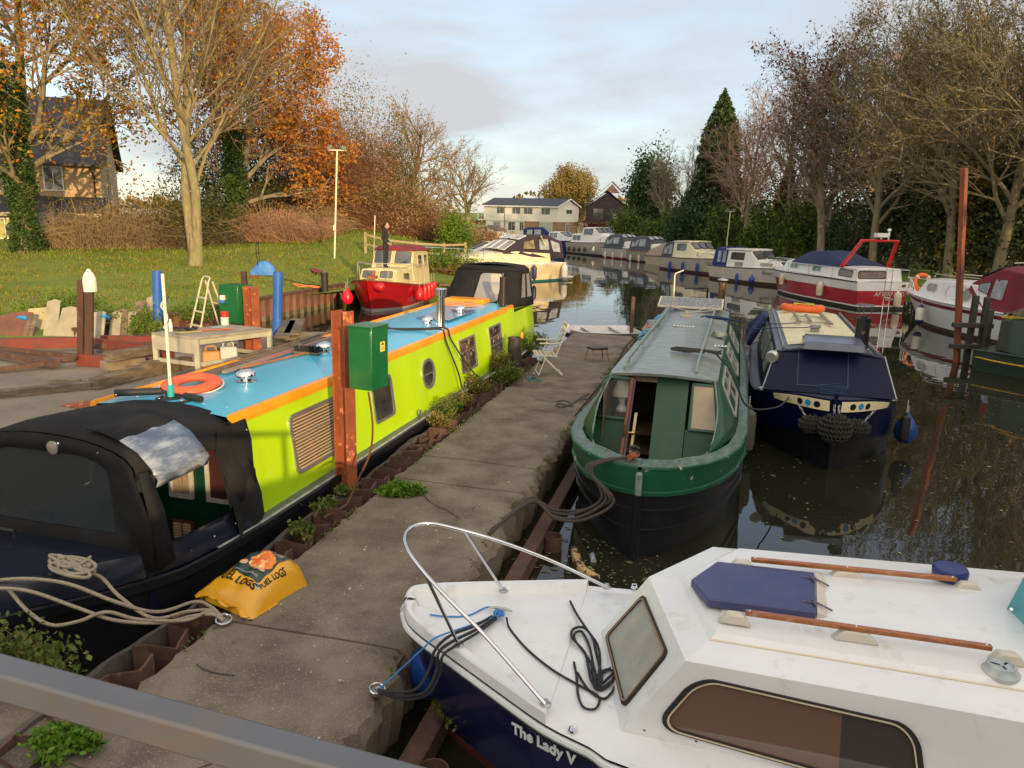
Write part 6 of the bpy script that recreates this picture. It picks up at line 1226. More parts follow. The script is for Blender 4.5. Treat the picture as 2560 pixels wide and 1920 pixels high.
b.cab([(-.3,1.9,2.0,.86,.80), (.3,1.98,2.12,.86,.74), (1.6,2.02,2.14,.86,.74), (1.98,2.0,2.05,.80,.7)], mcanvas, 'canvas_roof', .06, 60)
for sg in (-1, 1): b.tubes('deck_rail', [[V((1.4,sg*1.08,.8)), V((1.5,sg*1.08,1.45)), V((3.2,sg*1.02,1.62)), V((4.4,sg*.55,1.68)), V((5.25,0,1.7))]], .016, M('rail_grey', (.35,.33,.27), .5)); b.tubes('stanchion', [[V((3.2,sg*1.02,.95)), V((3.2,sg*1.02,1.6))]], .014, MATS['rail_grey']); b.tubes('stanchion', [[V((4.4,sg*.5,1.1)), V((4.4,sg*.55,1.68))]], .014, MATS['rail_grey'])
mb = MB(); mb.box((4.5,0,1.2), (.25,.3,.10)); mb.lathe([(.06,0), (.05,.16), (.07,.18)], (4.5,0,1.22), 10); mb.build('windlass', rust, b.o, bevel=.01)
nm = ['foremost', 'second', 'third', 'fourth', 'aftmost']
for i, t in enumerate((.58,.43,.30,.18,.07)): fender('fender', b.w(t*5, b.half(t)+.10, .52-(.08 if i else 0)), 'ball' if i == 0 else 'fat', fred, nm[i]+' red fender hanging along the side of the red boat', s=1.0 if i else .95, ln=.35 if i else .25)
fender('fender', b.w(5.0,.34,.92), 'ball', fred, 'red teardrop fender lying sideways on the bow of the red boat', s=.85, ln=.1, tilt=(-.95,.2,.1))
fender('fender', b.w(4.9,-.80,.55), 'ball', M('fender_bright_red', (.75,.01,.03), .3), 'bright round red fender between the red bow and the lawn wall', s=1.0, ln=.3)
fender('fender', b.w(4.4,-1.05,.5), 'fat', wf, 'dirty white fender behind the bright red one at the bow of the red boat', s=.7, ln=.3)
# --- the person on the fore cabin
def skin(name, nodes, edges, mat, parent, loc=None, sub=2):
    me = bpy.data.meshes.new(name); me.from_pydata([n_[0] for n_ in nodes], edges, []); me.materials.append(mat); o = bpy.data.objects.new(name, me); COL.objects.link(o); o.parent = parent
    md = o.modifiers.new('skin', 'SKIN'); md.use_smooth_shade = True; me.skin_vertices.new() if not me.skin_vertices else None
    for i, n_ in enumerate(nodes):
        sv = me.skin_vertices[0].data[i]; sv.radius = (n_[1], n_[2] if len(n_) > 2 else n_[1]); sv.use_root = i == 0
    s_ = o.modifiers.new('sub', 'SUBSURF'); s_.levels = sub; s_.render_levels = sub; return o
pp = b.w(3.15,.05,1.44); pe = thing('person', 'person in dark tracksuit standing on the red boat, looking down with hands at the waist', 'person', pp, rad(-8))
skinm = M('skin', (.50,.27,.18), .5); cloth = M('dark_tracksuit', (.012,.013,.016), .85, c2=(.022,.022,.025), sc=9)
# faces +x (right); nodes in metres, 1.62 tall
body = [((0,0,.86),.105,.125), ((0,0,1.0),.10,.125), ((.01,0,1.17),.105,.145), ((.0,0,1.31),.085,.15), ((-.005,0,1.375),.05,.06), ((.015,0,1.43),.042,.045), ((0,.08,.80),.085,.08), ((.015,.09,.45),.06,.06), ((-.02,.09,.10),.045,.045), ((-.02,.09,.045),.04,.035), ((.12,.10,.03),.038,.03),
        ((0,-.08,.80),.085,.08), ((-.005,-.09,.45),.06,.06), ((-.04,-.09,.10),.045,.045), ((-.04,-.09,.045),.04,.035), ((.10,-.10,.03),.038,.03), ((-.01,.17,1.30),.055,.055), ((-.06,.235,1.05),.043,.043), ((.10,.16,.91),.034,.034), ((-.01,-.17,1.30),.055,.055), ((-.06,-.235,1.05),.043,.043), ((.10,-.16,.91),.034,.034)]
ed_ = [(0,1),(1,2),(2,3),(3,4),(4,5),(0,6),(6,7),(7,8),(8,9),(9,10),(0,11),(11,12),(12,13),(13,14),(14,15),(3,16),(16,17),(17,18),(3,19),(19,20),(20,21)]
skin('body', body, ed_, cloth, pe)
mb = MB(); hp_ = [(0,-.112), (.045,-.105), (.066,-.075), (.078,-.03), (.082,.02), (.078,.06), (.058,.095), (.03,.11), (0,.115)]; mb.lathe(hp_, (.04,0,1.515), 18, ax=(-.28,0,.96)); mb.lathe([(.0,-.02), (.014,-.01), (.016,.012), (.006,.03)], (.125,0,1.50), 8, ax=(-.3,0,1)); 
for sg in (-1, 1): mb.lathe([(.0,0), (.012,.004), (.014,.014), (0,.02)], (.035,sg*.078,1.51), 8, ax=(0,sg,0))
mb.build('head', skinm, pe)
mb = MB(); mb.lathe([(.088,.0), (.092,.04), (.080,.085), (.05,.115), (0,.125)], (.018,0,1.525), 18, ax=(-.42,0,.9)); mb.build('hair', M('dark_hair', (.02,.013,.01), .7), pe)
mb = MB()
for sg in (-1, 1):
    mb.lathe([(.0,0), (.009,.002), (0,.004)], (.112,sg*.03,1.525), 8, ax=(1,sg*.3,-.2))
mb.build('eyes', rubber, pe); mb = MB(); mb.box((.118,0,1.455), (.01,.045,.008)); mb.build('mouth', M('lips', (.35,.13,.1), .5), pe)
for sg in (-1, 1):
    hn = [((.10,sg*.16,.91),.026,.02), ((.135,sg*.115,.885),.030,.016), ((.165,sg*.085,.865),.028,.013)]; he = [(0,1),(1,2)]
    for q_, (dz, ln_) in enumerate(((.018,.05), (.006,.058), (-.008,.054), (-.02,.042))): hn += [((.178,sg*.07,.862+dz),.009), ((.178+ln_*.6,sg*.045,.855+dz*1.2),.008), ((.178+ln_*.7,sg*.02,.835+dz*1.2),.007)]; he += [(2,3+q_*3),(3+q_*3,4+q_*3),(4+q_*3,5+q_*3)]
    k_ = len(hn); hn += [((.150,sg*.07,.90),.010), ((.178,sg*.045,.905),.008)]; he += [(1,k_),(k_,k_+1)]; skin('hand', hn, he, skinm, pe, sub=1)
mb = MB(); mb.tube(cat([V((-.07,.07,1.37)), V((-.085,.0,1.36)), V((-.07,-.07,1.37)), V((.0,-.09,1.36))], 4), .03, 8); mb.build('hood', cloth, pe)
mb = MB(); mb.grid([[(.0+.05*j, .155-.01*j+.0, 1.345-.03*j) for j in range(3)], [(.0+.05*j, .165-.01*j, 1.31-.03*j) for j in range(3)]]); mb.build('shoulder_stripe', M('stripe_orange', (.7,.3,.1), .7), pe)
# thin aerial beside the red boat
an = thing('whip_aerial', 'tall thin cream pole rising from the red boat wheelhouse', 'pole', b.w(2.0,-.80,1.4)); mb = MB(); mb.tube([(0,0,0), (.08,0,1.9)], .018, 6); mb.build('rod', MATS['pole_white'], an)
# ================= yard, jetty and bank objects
def h5(x, y, z): return G(x/2.458, 600+y/2.458, z)
def z2(x, y, z): return G(600+x/3.016, 350+y/3.016, z)
def z4b(x, y, z): return G(1000+x/3.456, 600+y/3.456, z)
def one(mb, name, mat, label, cat, loc=(0,0,0), group=None, smooth=38, bevel=0):
    o = mb.build(name, mat, None, smooth, bevel); return T(o, label, cat, group)
postr = M('flaking_orange_rust', (.34,.09,.032), .8, c2=(.20,.055,.024), sc=3, c3=(.62,.22,.10), sc3=7, lo3=.58, hi3=.62, bump=.006, bsc=20)
boxg = M('box_green', (.008,.13,.035), .35, c2=(.006,.10,.03), sc=3, coat=.25); blk = M('block_wood', (.33,.20,.08), .7, c2=(.25,.15,.06), sc=6)
def hbeam(p, rz, z0, z1, w_, d_, lab):
    o = thing('steel_post', lab, 'post', (p[0], p[1], z0), rz); H_ = z1-z0; mb = MB()
    mb.box((0,-d_/2,H_/2), (w_,.018,H_)); mb.box((0,d_/2,H_/2), (w_,.018,H_)); mb.box((0,0,H_/2), (.016,d_-.018,H_)); mb.build('beam', postr, o, bevel=.004, smooth=0); return o
pz = B15(7.42, -3.97, .2)
hp = hbeam(pz, rad(90-15.5-10), .15, 2.47, .17, .16, 'flaking rust orange steel post beside the lime boat, carrying the nearest green box')
eb2 = thing('electric_box', 'glossy green metal electric box with a yellow warning label on the nearest rusty post', 'electric box', V((-1.50,7.86,1.72)), rad(-22)); eb2.scale = (.93,)*3
mb = MB(); mb.box((0,0,.35), (.30,.34,.70)); mb.build('cabinet', boxg, eb2, bevel=.008)
mb = MB(); mb.box((0,0,.705), (.32,.36,.02)); mb.build('lid', boxg, eb2, bevel=.006)
mb = MB(); mb.box((.002,-.172,.36), (.27,.006,.62)); mb.build('door', boxg, eb2, bevel=.003)
mb = MB(); mb.box((.152,.05,.47), (.004,.09,.11)); wl_ = mb.build('warning_label', M('label_yellow', (.75,.58,.10), .4), eb2, smooth=0)
mb = MB(); mb.poly([(.1552,.02,.49), (.1552,.08,.49), (.1552,.05,.52)]); mb.poly([(.1552,.02,.46), (.1552,.08,.46), (.1552,.08,.465), (.1552,.02,.465)]); mb.poly([(.1552,.02,.44), (.1552,.075,.44), (.1552,.075,.445), (.1552,.02,.445)]); mb.build('symbol', rubber, wl_, smooth=0)
for z in (.10, .46): MB().box((-.17,.0,z), (.09,.10,.13)).build('mounting_block', blk, eb2, bevel=.006, smooth=0)
rope([V((-1.48,7.72,1.70)), V((-1.44,7.70,1.35)), V((-1.47,7.68,1.05)), V((-1.60,7.66,.75)), V((-1.68,7.60,.56)), V((-1.72,7.5,.52)), V((-1.85,7.2,.52))], .012, M('brown_cable', (.12,.05,.025), .5), 'cable', None); bpy.data.objects['cable.001']['label'] = 'brown cable hanging from the nearest green box to the piling'; bpy.data.objects['cable.001']['category'] = 'cable'
for z in (1.80, 2.17): 
    pass
# second post and box
p2 = h5(1562, 735, .5); hbeam(p2, rad(60), .3, G(630,720,0).z if False else 1.98, .20, .22, 'flaking rust orange steel post standing in the yard beside the workbench')
e2 = thing('electric_box', 'green metal electric box with a white and blue socket behind the yard post', 'electric box', (p2[0]-.50, p2[1]+.55, 1.20), rad(-25))
mb = MB(); mb.box((0,0,.37), (.52,.42,.78)); mb.build('cabinet', boxg, e2, bevel=.01); mb = MB(); mb.box((0,-.22,.37), (.48,.012,.72)); mb.build('door', boxg, e2, bevel=.003)
mb = MB(); mb.box((-.12,-.25,.50), (.11,.06,.10)); mb.build('socket', fwhite, e2, bevel=.01); mb = MB(); mb.box((-.12,-.26,.42), (.11,.07,.07)); mb.build('socket_cover', M('socket_blue', (.04,.16,.5), .4), e2, bevel=.01)
mb = MB(); mb.box((0,.1,-.36), (.10,.10,.72)); mb.build('leg', rustb, e2)
# dark posts with fender cap
dp_ = h5(548, 775, .5); darkp = M('dark_post', (.085,.032,.02), .8, c2=(.05,.025,.018), sc=4, st=(1,1,.3), c3=(.16,.10,.07), sc3=6, lo3=.58, hi3=.7)
mb = MB(lambda p: V((p[0]+(p[2]-.5)*.10, p[1], p[2]))); mb.box((dp_[0], dp_[1], 1.15), (.135,.12,1.9), rz=.3); one(mb, 'mooring_post', darkp, 'dark brown post capped with a white fender in the yard', 'post', bevel=.01)
fc = thing('fender', 'white fender turned upside down over the top of the dark brown post', 'fender', (dp_[0]+.16, dp_[1], 2.08)); mb = MB(); mb.lathe([(.115,-.16), (.12,.02), (.11,.10), (.075,.18), (.04,.22), (.03,.25), (0,.26)], (0,0,0), 14); mb.build('float', M('fender_ivory', (.74,.70,.58), .45), fc)
mb = MB(lambda p: V((p[0]+(p[2]-.5)*.10, p[1], p[2]))); mb.box((dp_[0]-.33, dp_[1]+.3, 1.1), (.11,.10,2.0), rz=.2); one(mb, 'mooring_post', darkp, 'thinner dark brown post just behind the fender capped one', 'post', bevel=.01)
mb = MB(); mb.box((0,0,1.0), (.12,.12,1.9)); q_ = h5(1310, 640, .5); mb.v = [(v[0]+q_[0], v[1]+q_[1]+2.2, v[2]) for v in mb.v]; one(mb, 'mooring_post', darkp, 'slim dark post behind the step ladder', 'post')
pbl = M('pile_blue', (.02,.10,.42), .4, c2=(.03,.13,.46), sc=3, c3=(.12,.2,.4), sc3=6, lo3=.6, hi3=.75, coat=.2)
for (x0, y0, ztop, lean, lab) in ((963, 570, 1.98, .12, 'bright blue pipe sleeved post, the one left of the workbench'), (1695, 640, 2.12, .12, 'bright blue pipe sleeved post, the one right of the second green box')):
    q_ = h5(x0, y0, .5); q_ = V((q_.x, q_.y, 0)) if x0 > 1000 else V((q_.x*1.0, q_.y*1.0, 0)); o = thing('pipe_post', lab, 'post', (q_.x, q_.y, .1)); mb = MB(); mb.tube([(0,0,0), (lean,0,ztop-.1)], .105, 20, cap=False); mb.tube([(0,0,0), (lean*.98,0,ztop-.16)], .095, 20); mb.build('sleeve', pbl, o)
# workbench
tz = 1.27; A, B_, C_ = h5(930, 568, tz), h5(1200, 600, tz), h5(1672, 545, tz); D_ = A+(C_-B_); wbm = M('bench_paint', (.42,.40,.30), .6, c2=(.32,.30,.23), sc=4)
wb = thing('workbench', 'pale painted workbench in the yard with tools on top and timber rails below', 'workbench', (A+C_)/2); LW = wb.location.copy(); wb.location = (LW.x, LW.y, .5); o_ = V((LW.x, LW.y, .5))
mb = MB(lambda p: p-o_); mb.prism([p-V((0,0,.04)) for p in (A, B_, C_, D_)], (0,0,.04)); mb.build('worktop', M('bench_top', (.34,.30,.24), .7, c2=(.22,.19,.15), sc=3), wb, bevel=.004)
ins = lambda p: p.lerp((A+C_)/2, .05)
for p in (A, B_, C_, D_): q_ = ins(p); MB(lambda p: p-o_).box((q_.x, q_.y, .86), (.09,.07,.74)).build('leg', wbm, wb, bevel=.004)
for a, b_, zz in ((A,B_,1.18),(B_,C_,1.18),(C_,D_,1.18),(D_,A,1.18),(B_,C_,.78),(A,B_,.78),(C_,D_,.78)): 
    a, b_ = ins(a), ins(b_); MB(lambda p: p-o_).bar((a.x,a.y,zz), (b_.x,b_.y,zz), .04, .09 if zz > 1 else .07).build('rail', wbm, wb, smooth=0)
MB(lambda p: p-o_).bar((ins(A).x,ins(A).y-.02,1.08), (ins(B_).x,ins(B_).y-.02,1.08), .05, .22).build('drawer', wbm, wb, bevel=.005)
for (x, y, hh, r_, c, nm, lab) in ((1050,560,.22,.035,(.70,.68,.58),'bottle','white squeeze bottle standing on the near end of the workbench'), (1383,520,.15,.075,(.62,.60,.55),'tub','white tub stacked under a red one on the workbench')):
    q_ = h5(x, y, tz); one(MB().lathe([(r_,0), (r_,hh*.7), (r_*.6 if nm == 'bottle' else r_*1.05,hh*.8), (r_*.6 if nm == 'bottle' else r_*1.05,hh), (0,hh)], q_, 14), nm, M('c'+nm, c, .5), lab, nm)
q_ = h5(1383, 520, tz+.0); one(MB().lathe([(.07,0), (.075,.10), (0,.10)], q_+V((0,0,.155)), 14), 'tub', M('tub_red', (.5,.03,.02), .4), 'red topped tub stacked highest on the workbench', 'tub')
q_ = h5(1130, 555, tz); mb = MB(); rows = [[q_+V((-.25+.5*i/6, -.1+.2*j/4, .008+.05*abs(sin(i*1.3+j)))) for j in range(5)] for i in range(7)]; mb.grid(rows[::-1]); one(mb, 'glove', M('glove_black', (.02,.02,.025), .8), 'crumpled dark glove on the near end of the workbench', 'glove', smooth=60)
for i, (x0, y0, x1, y1, c, lab) in enumerate(((1080,572,1240,560,(.30,.25,.12),'short yellowish tool lying along the front of the bench top'), (1230,555,1430,545,(.35,.10,.06),'long reddish handled tool lying along the front edge of the bench top'), (1300,540,1380,535,(.2,.25,.35),'small bluish tool on the bench behind the red handled one'))):
    one(MB().tube([h5(x0, y0, tz+.02), h5(x1, y1, tz+.02)], .016, 8), 'hand_tool', M('toolc%d' % i, c, .5), lab, 'tool')
# step ladder
sl_ = thing('step_ladder', 'cream painted step ladder standing open behind the workbench', 'step ladder', G(528,872,.5), rad(52)); sl_.scale = (.85,)*3; lm_ = M('ladder_cream', (.55,.50,.38), .55, c2=(.45,.40,.3), sc=5)
for sg, nm_ in ((-1,'front_frame'), (1,'back_frame')):
    mb = MB(); 
    for s2 in (-1, 1): mb.tube([(sg*.55,s2*.26,0), (sg*.05,s2*.16,1.72)], .022, 8)
    if sg < 0: mb.tube(cat([V((-.05,-.16,1.72)), V((0,-.13,1.82)), V((0,.13,1.82)), V((-.05,.16,1.72))], 4), .02, 8)
    else: mb.bar((.4,-.22,.5), (.4,.22,.5), .03, .03); mb.bar((.22,-.2,1.15), (.22,.2,1.15), .03, .03)
    mb.build(nm_, lm_, sl_)
for k in range(4): z = .3+k*.34; x = -.55+.5*z/1.72; MB().box((x,0,z), (.10,.48-.05*k,.025)).build('tread', lm_, sl_, smooth=0)
# jerrycans under the bench
for (x, y, c, lab) in ((1305,800,(.50,.27,.10),'tan plastic jerrycan under the workbench'), (1410,770,(.55,.58,.62),'pale plastic jerrycan under the workbench')):
    q_ = h5(x, y, .5); o = thing('jerrycan', lab, 'jerrycan', q_, .3); jm = M('jc%d' % x, c, .45); MB().box((0,0,.19), (.34,.2,.38), top=.9).build('body', jm, o, bevel=.03); MB().tube(cat([V((-.10,0,.37)), V((-.08,0,.45)), V((.06,0,.46)), V((.10,0,.38))], 3), .018, 6).build('handle', jm, o); MB().lathe([(.03,0), (.03,.05)], (.13,0,.37), 10).build('cap', rubber, o)
# leaning sheets, all different
lm2 = [M('asbestos_grey', (.33,.30,.22), .9, c2=(.24,.22,.16), sc=4), M('sheet_yellowish', (.42,.36,.19), .8, c2=(.34,.29,.16), sc=3), M('sheet_rusty', (.17,.07,.045), .8, c2=(.10,.05,.035), sc=3), wood]
ls = [(20,620,.30,.55,2,'rusty brown sheet leaning at the far left of the row by the weeds'), (95,622,.50,.62,2,'wide rusty brown sheet leaning beside the blue hose'), (160,622,.18,.5,3,'narrow splintered board leaning left of the yellowish sheet'), (225,590,.62,.62,1,'yellowish square sheet leaning in the row of boards'), (305,618,.28,.86,0,'tall grey board leaning next to the yellowish sheet'), (375,618,.30,.72,0,'pale grey board second after the yellowish sheet'), (440,618,.28,.66,0,'pale grey board with notched top in the row'), (590,610,.30,.60,0,'grey board leaning right of the fender capped post'), (700,602,.22,.58,0,'slim grey board leaning left of the ivy covered gap'), (745,600,.24,.62,3,'brown board leaning among the ivy'), (785,596,.22,.56,0,'grey board leaning right of the ivy'), (850,572,.26,.74,3,'brown board leaning near the left blue post'), (905,560,.24,.80,0,'long grey board leaning closest to the left blue post')]
for x, y, w_, h_, mi, lab in ls:
    q_ = h5(x, y, .5); q_ = V((q_.x, q_.y, .48)); tl = RS.uniform(-.15, .15); lean_ = V((tl*h_, h_*.45, h_)); mb = MB(); wd = V((w_/2, .03, 0)); nn = wd.cross(lean_).normalized()*.022
    a = [q_-wd, q_+wd, q_+wd*.95+lean_, q_+wd*.2+lean_*1.04, q_-wd*.95+lean_*.98]; mb.prism(a, nn); one(mb, 'board', lm2[mi], lab, 'board', smooth=0)
one(MB().bar(h5(230,615,.5), h5(135,400,1.0)+V((0,.5,.1)), .05, .12), 'plank', wood, 'dark plank leaning steeply across the row of grey boards', 'plank', smooth=0)
for i, (pts, lab) in enumerate((([(50,510,.75), (80,482,.95), (150,478,1.0), (165,500,.9)], 'loop of bright blue hose at the left end of the leaning boards'), ([(590,475,.95), (640,468,1.0), (672,480,.95)], 'short bright blue hose behind the boards right of the fender capped post'))):
    rope([h5(*p) for p in pts], .045, M('hose_blue', (.02,.25,.60), .4), 'hose', None, n=8); o = bpy.context.scene.collection.objects[-1]; T(o, lab, 'hose')
# steel frames lying in the yard
redst = M('oxide_red', (.20,.035,.022), .7, c2=(.12,.03,.02), sc=3, c3=(.09,.06,.05), sc3=6, lo3=.55, hi3=.7)
fr_o = thing('steel_cradle', 'low oxide red steel boat cradle lying across the yard behind the posts', 'cradle', h5(500, 680, .5)); OO = V(fr_o.location)
def fb_(x0, y0, x1, y1, z, m=redst, w_=.12, h_=.22): MB(lambda p: p-OO).bar(h5(x0,y0,z), h5(x1,y1,z), w_, h_).build('beam', m, fr_o, smooth=0)
fb_(-60,640,520,628,.68); fb_(520,628,1060,690,.66, w_=.1); fb_(480,735,660,745,.62); fb_(650,735,1010,680,.62, rustb); fb_(-60,690,350,760,.62, rustb, .14, .12); fb_(560,655,930,640,.64, rustb, .08, .1); fb_(-60,668,520,720,.60, rustb, .1, .1); fb_(620,605,1000,612,.62, redst, .1,.14)
hk = thing('tow_hook', 'heavy rusty hook and eye on the steel drawbar in the yard', 'hook', h5(400,745,.62)); mb = MB(); mb.tube(cat([V((-.45,-.02,.0)), V((-.12,-.02,.02)), V((0,.10,.06)), V((.16,.08,.08)), (V((.20,-.06,.06))), V((.10,-.14,.04)), V((0,-.10,.03))], 5), .04, 8); mb.build('hook', rustb, hk)
one(MB().bar(h5(-30,800,.56), h5(270,760,.60), .10, .08), 'drawbar', rustb, 'rusty drawbar lying on the ground at the left edge leading to the hook', 'bar', smooth=0)
# timbers
tims = [(575,885,1160,745,.20,.20,.60,'long heavy square timber lying in front of the workbench','sleeper'), (-60,955,560,893,.16,.14,.56,'long weathered timber edging the yard at the far left','sleeper'), (300,868,495,868,.10,.08,.55,'short pale batten lying on the slab at the left','batten'), (640,775,870,740,.30,.16,.66,'pale cut block lying on the timber pile by the dark post','timber block'), (660,722,930,672,.22,.16,.86,'dark mossy baulk on top of the timber pile','timber block'), (670,800,960,775,.25,.12,.56,'dark flat timber under the cut block','timber block'), (870,770,1080,735,.12,.10,.72,'thin timber lying across the heavy one','batten'), (1680,655,1790,655,.35,.22,.60,'square timber offcut below the right blue post','timber block'), (1690,600,1840,610,.30,.12,.72,'pale board on the offcuts behind the boat','board'), (1800,580,1990,605,.2,.12,.82,'long pale offcut on the pile nearest the rusty box post','timber block'), (1730,600,1780,500,.30,.06,.9,'brown plank standing slanted in the offcut pile','plank'), (1790,580,1830,490,.34,.06,.9,'second brown plank standing slanted in the offcut pile','plank')]
for x0, y0, x1, y1, w_, h_, z, lab, nm in tims: one(MB().bar(h5(x0,y0,z), h5(x1,y1,z), w_, h_), nm.replace(' ', '_'), M('timber_pale', (.26,.21,.14), .85, c2=(.17,.13,.09), sc=4, bump=.006, bsc=24) if 'pale' in lab else wood, lab, nm, bevel=.012, smooth=0)
mb = MB(); mb.prism([h5(372,1020,.503), h5(560,985,.503), h5(640,1000,.503), h5(530,1045,.503)], (0,0,.012)); one(mb, 'steel_plate', rust, 'thin rusty steel plate lying flat beside the orange roof edge', 'plate', smooth=0)
one(MB().bar(h5(930,893,.56), h5(1060,893,.56), .12, .12), 'beam_end', M('grey_metal', (.28,.28,.25), .6), 'short grey square beam on the ground under the workbench leg', 'beam', smooth=0, bevel=.005)
# things on the lawn
jp = thing('covered_machine', 'blue covered machine with an upright black handle on the lawn', 'machine', z2(180,1030,.85)); jp.scale = (.75,.75,.9); cb_ = M('cover_blue', (.06,.22,.58), .6, c2=(.04,.16,.45), sc=3, bump=.02, bsc=3)
mb = MB(); mb.loft([[(x, y*w_, z*h_+.06) for y, z in ((-.28,0),(-.26,.4),(-.12,.62),(.12,.62),(.26,.4),(.28,0))] for x, w_, h_ in ((-.62,.35,.4),(-.5,.5,.55),(-.2,.9,.95),(.2,1,1),(.5,.85,.7),(.62,.6,.4))][::-1]); mb.build('cover', cb_, jp, bevel=.03)
mb = MB(); mb.tube(cat([V((-.22,-.18,.4)), V((-.28,-.18,1.25)), V((-.25,-.1,1.42)), V((-.25,.1,1.42)), V((-.28,.18,1.25)), V((-.22,.18,.4))], 4), .025, 6); mb.tube([V((-.27,-.18,1.0)), V((-.27,.18,1.0))], .02, 6); mb.build('handle', rubber, jp); mb = MB(); mb.lathe([(.14,-.05), (.16,0), (.14,.05)], (-.5,-.2,.14), 14, ax=(0,1,0)); mb.build('wheel', cb_, jp)
q_ = V((-6.55,26.6,.72)); o = thing('bollard', 'black pipe bollard at the edge of the lawn wall near the red boat', 'bollard', q_); mb = MB(); mb.lathe([(.12,0), (.12,.58), (.14,.58), (.14,.64), (.10,.64)], (0,0,0), 14); mb.build('pipe', rubber, o); mb = MB(); mb.tube([(.0,0,.5), (-.03,0,.78)], .04, 8); mb.build('inner_post', wood, o)
oh = M('orange_hose', (.75,.22,.06), .5); rope([z2(x, y, z) for x, y, z in ((640,1030,1.0), (620,1100,.84), (560,1110,.83), (480,1095,.83), (400,1085,.84), (450,1105,.83), (540,1100,.84), (600,1108,.83))], .022, oh, 'hose', None, n=6); T(COL.objects[-1], 'tangled orange hose on the lawn beside the black bollard', 'hose')
rope([z2(x, y, z) for x, y, z in ((270,1030,.9), (340,1050,.86), (420,1070,.85), (520,1090,.85), (620,1100,.85), (700,1110,.8))], .015, rubber, 'hose', None, n=6); T(COL.objects[-1], 'thin dark hose from the blue machine across the lawn', 'hose')
mb = MB(); a = z2(505,965,1.0); q_ = [z2(*p, .97) for p in ((505,962), (560,958), (628,995), (560,1000))]; mb.prism(q_, (0,0,.015)); one(mb, 'mat', M('mat_plum', (.22,.03,.06), .8), 'plum coloured mat lying on the lawn near the lamp post', 'mat', smooth=0)
q_ = z2(110,1045,.84); mb = MB(); mb.box(q_+V((0,0,.06)), (.35,.2,.10), rz=.4); one(mb, 'brick_block', M('dark_red_block', (.15,.04,.03), .8), 'dark red block on the lawn in front of the blue machine', 'block', bevel=.01)
def lamp(p, h_, lean, lab, s=1.0):
    o = thing('lamp_post', lab, 'lamp post', p); lpm = M('lamp_cream', (.68,.62,.45), .5); mb = MB(); mb.tube([(0,0,0), (lean*.5,0,h_*.5), (lean,0,h_)], .042*s, 10); mb.build('pole', lpm, o)
    mb = MB(); mb.bar((lean-.42*s,0,h_), (lean+.42*s,0,h_), .05*s, .05*s); mb.build('crossbar', lpm, o, smooth=0)
    for sg in (-1, 1):
        mb = MB(); mb.box((lean+.32*s*sg,-.05,h_+.11*s), (.22*s,.10*s,.16*s), M=Matrix.Rotation(rad(25*sg), 4, 'Y')); mb.build('floodlight', M('flood_grey', (.15,.16,.17), .4), o, bevel=.01)
    mb = MB(); mb.box((lean*.25,-.07,h_*.30), (.13*s,.08,.24*s)); mb.build('junction_box', lpm, o, bevel=.01)
lamp((-8.45,36.3,1.15), 4.95, .25, 'tall cream lamp post with two floodlights on the lawn behind the red boat'); lamp((16.2,60,.5), 3.5, .1, 'tall pale lamp post with a crossbar on the right bank behind the cruisers', .9)
# wooden fence down the slope
fe = thing('wooden_fence', 'low post and rail wooden fence running down the grassy slope', 'fence', (0,0,0)); fm_ = M('fence_wood', (.36,.28,.15), .8, c2=(.27,.20,.11), sc=5)
fp = [(-7.4,38.5), (-6.2,38.0), (-4.9,38.6), (-3.6,39.4), (-2.6,40.6)]; tops = []
for x, y in fp: z = zg(x, y); MB().box((x, y, z+.48), (.12,.12,1.1)).build('post', fm_, fe, smooth=0); tops.append(V((x, y-.07, z+.92)))
for a, b_ in zip(tops, tops[1:]):
    for dz in (0, -.45): MB().bar(a+V((0,0,dz)), b_+V((0,0,dz)), .04, .10).build('rail', fm_, fe, smooth=0)
# small landing stages by the cream cruiser
one(MB().box((-1.6,33.6,.42), (3.4,.5,.10), rz=.15).box((-2.6,33.2,.1), (.14,.14,.6)).box((-.4,33.6,.1), (.14,.14,.6)), 'landing_stage', wood, 'short wooden landing stage on the bank between the red boat and the sunlit cruiser', 'landing stage', smooth=0)
one(MB().box((20.5,50,.62), (6,.9,.12), rz=-.9), 'landing_stage', M('stage_green', (.10,.12,.09), .8), 'long greenish landing stage behind the red and white cruiser', 'landing stage', smooth=0)
# ---------------- on the jetty
def chair():
    c = z4b(1270, 1150, .51); o = thing('folding_chair', 'cream folding garden chair with webbing on the jetty', 'chair', c, rad(6)); fm = M('chair_frame', (.66,.62,.50), .45); wb_ = M('chair_webbing', (.55,.50,.38), .7, c2=(.48,.36,.22), sc=6)
    for s2, nm_ in ((-.24,0), (.24,1)):
        for P in ([(-.20,s2,0), (.02,s2,.60)], [(.26,s2,0), (-.14,s2,.38)], [(.12,s2,.36), (.34,s2,.98)], [(-.26,s2,.40), (.16,s2,.37)], [(-.2,s2,.62), (.22,s2,.60)]): MB().tube(P, .012, 6).build('frame_tube', fm, o)
        MB().box((.0,s2,.625), (.36,.05,.02)).build('armrest', fm, o, bevel=.004)
    for k in range(5): MB().box((-.22+.085*k,0,.41-.008*k), (.055,.48,.008)).build('seat_strap', wb_, o, smooth=0)
    for k in range(5): MB().bar((.16+.045*k,-.24,.48+.115*k), (.16+.045*k,.24,.48+.115*k), .008, .06).build('back_strap', wb_, o, smooth=0)
    for x, z in ((-.2,.02), (.26,.02), (-.26,.40), (.34,.98)): MB().tube([(x,-.24,z), (x,.24,z)], .012, 6).build('crossbar', fm, o)
chair()
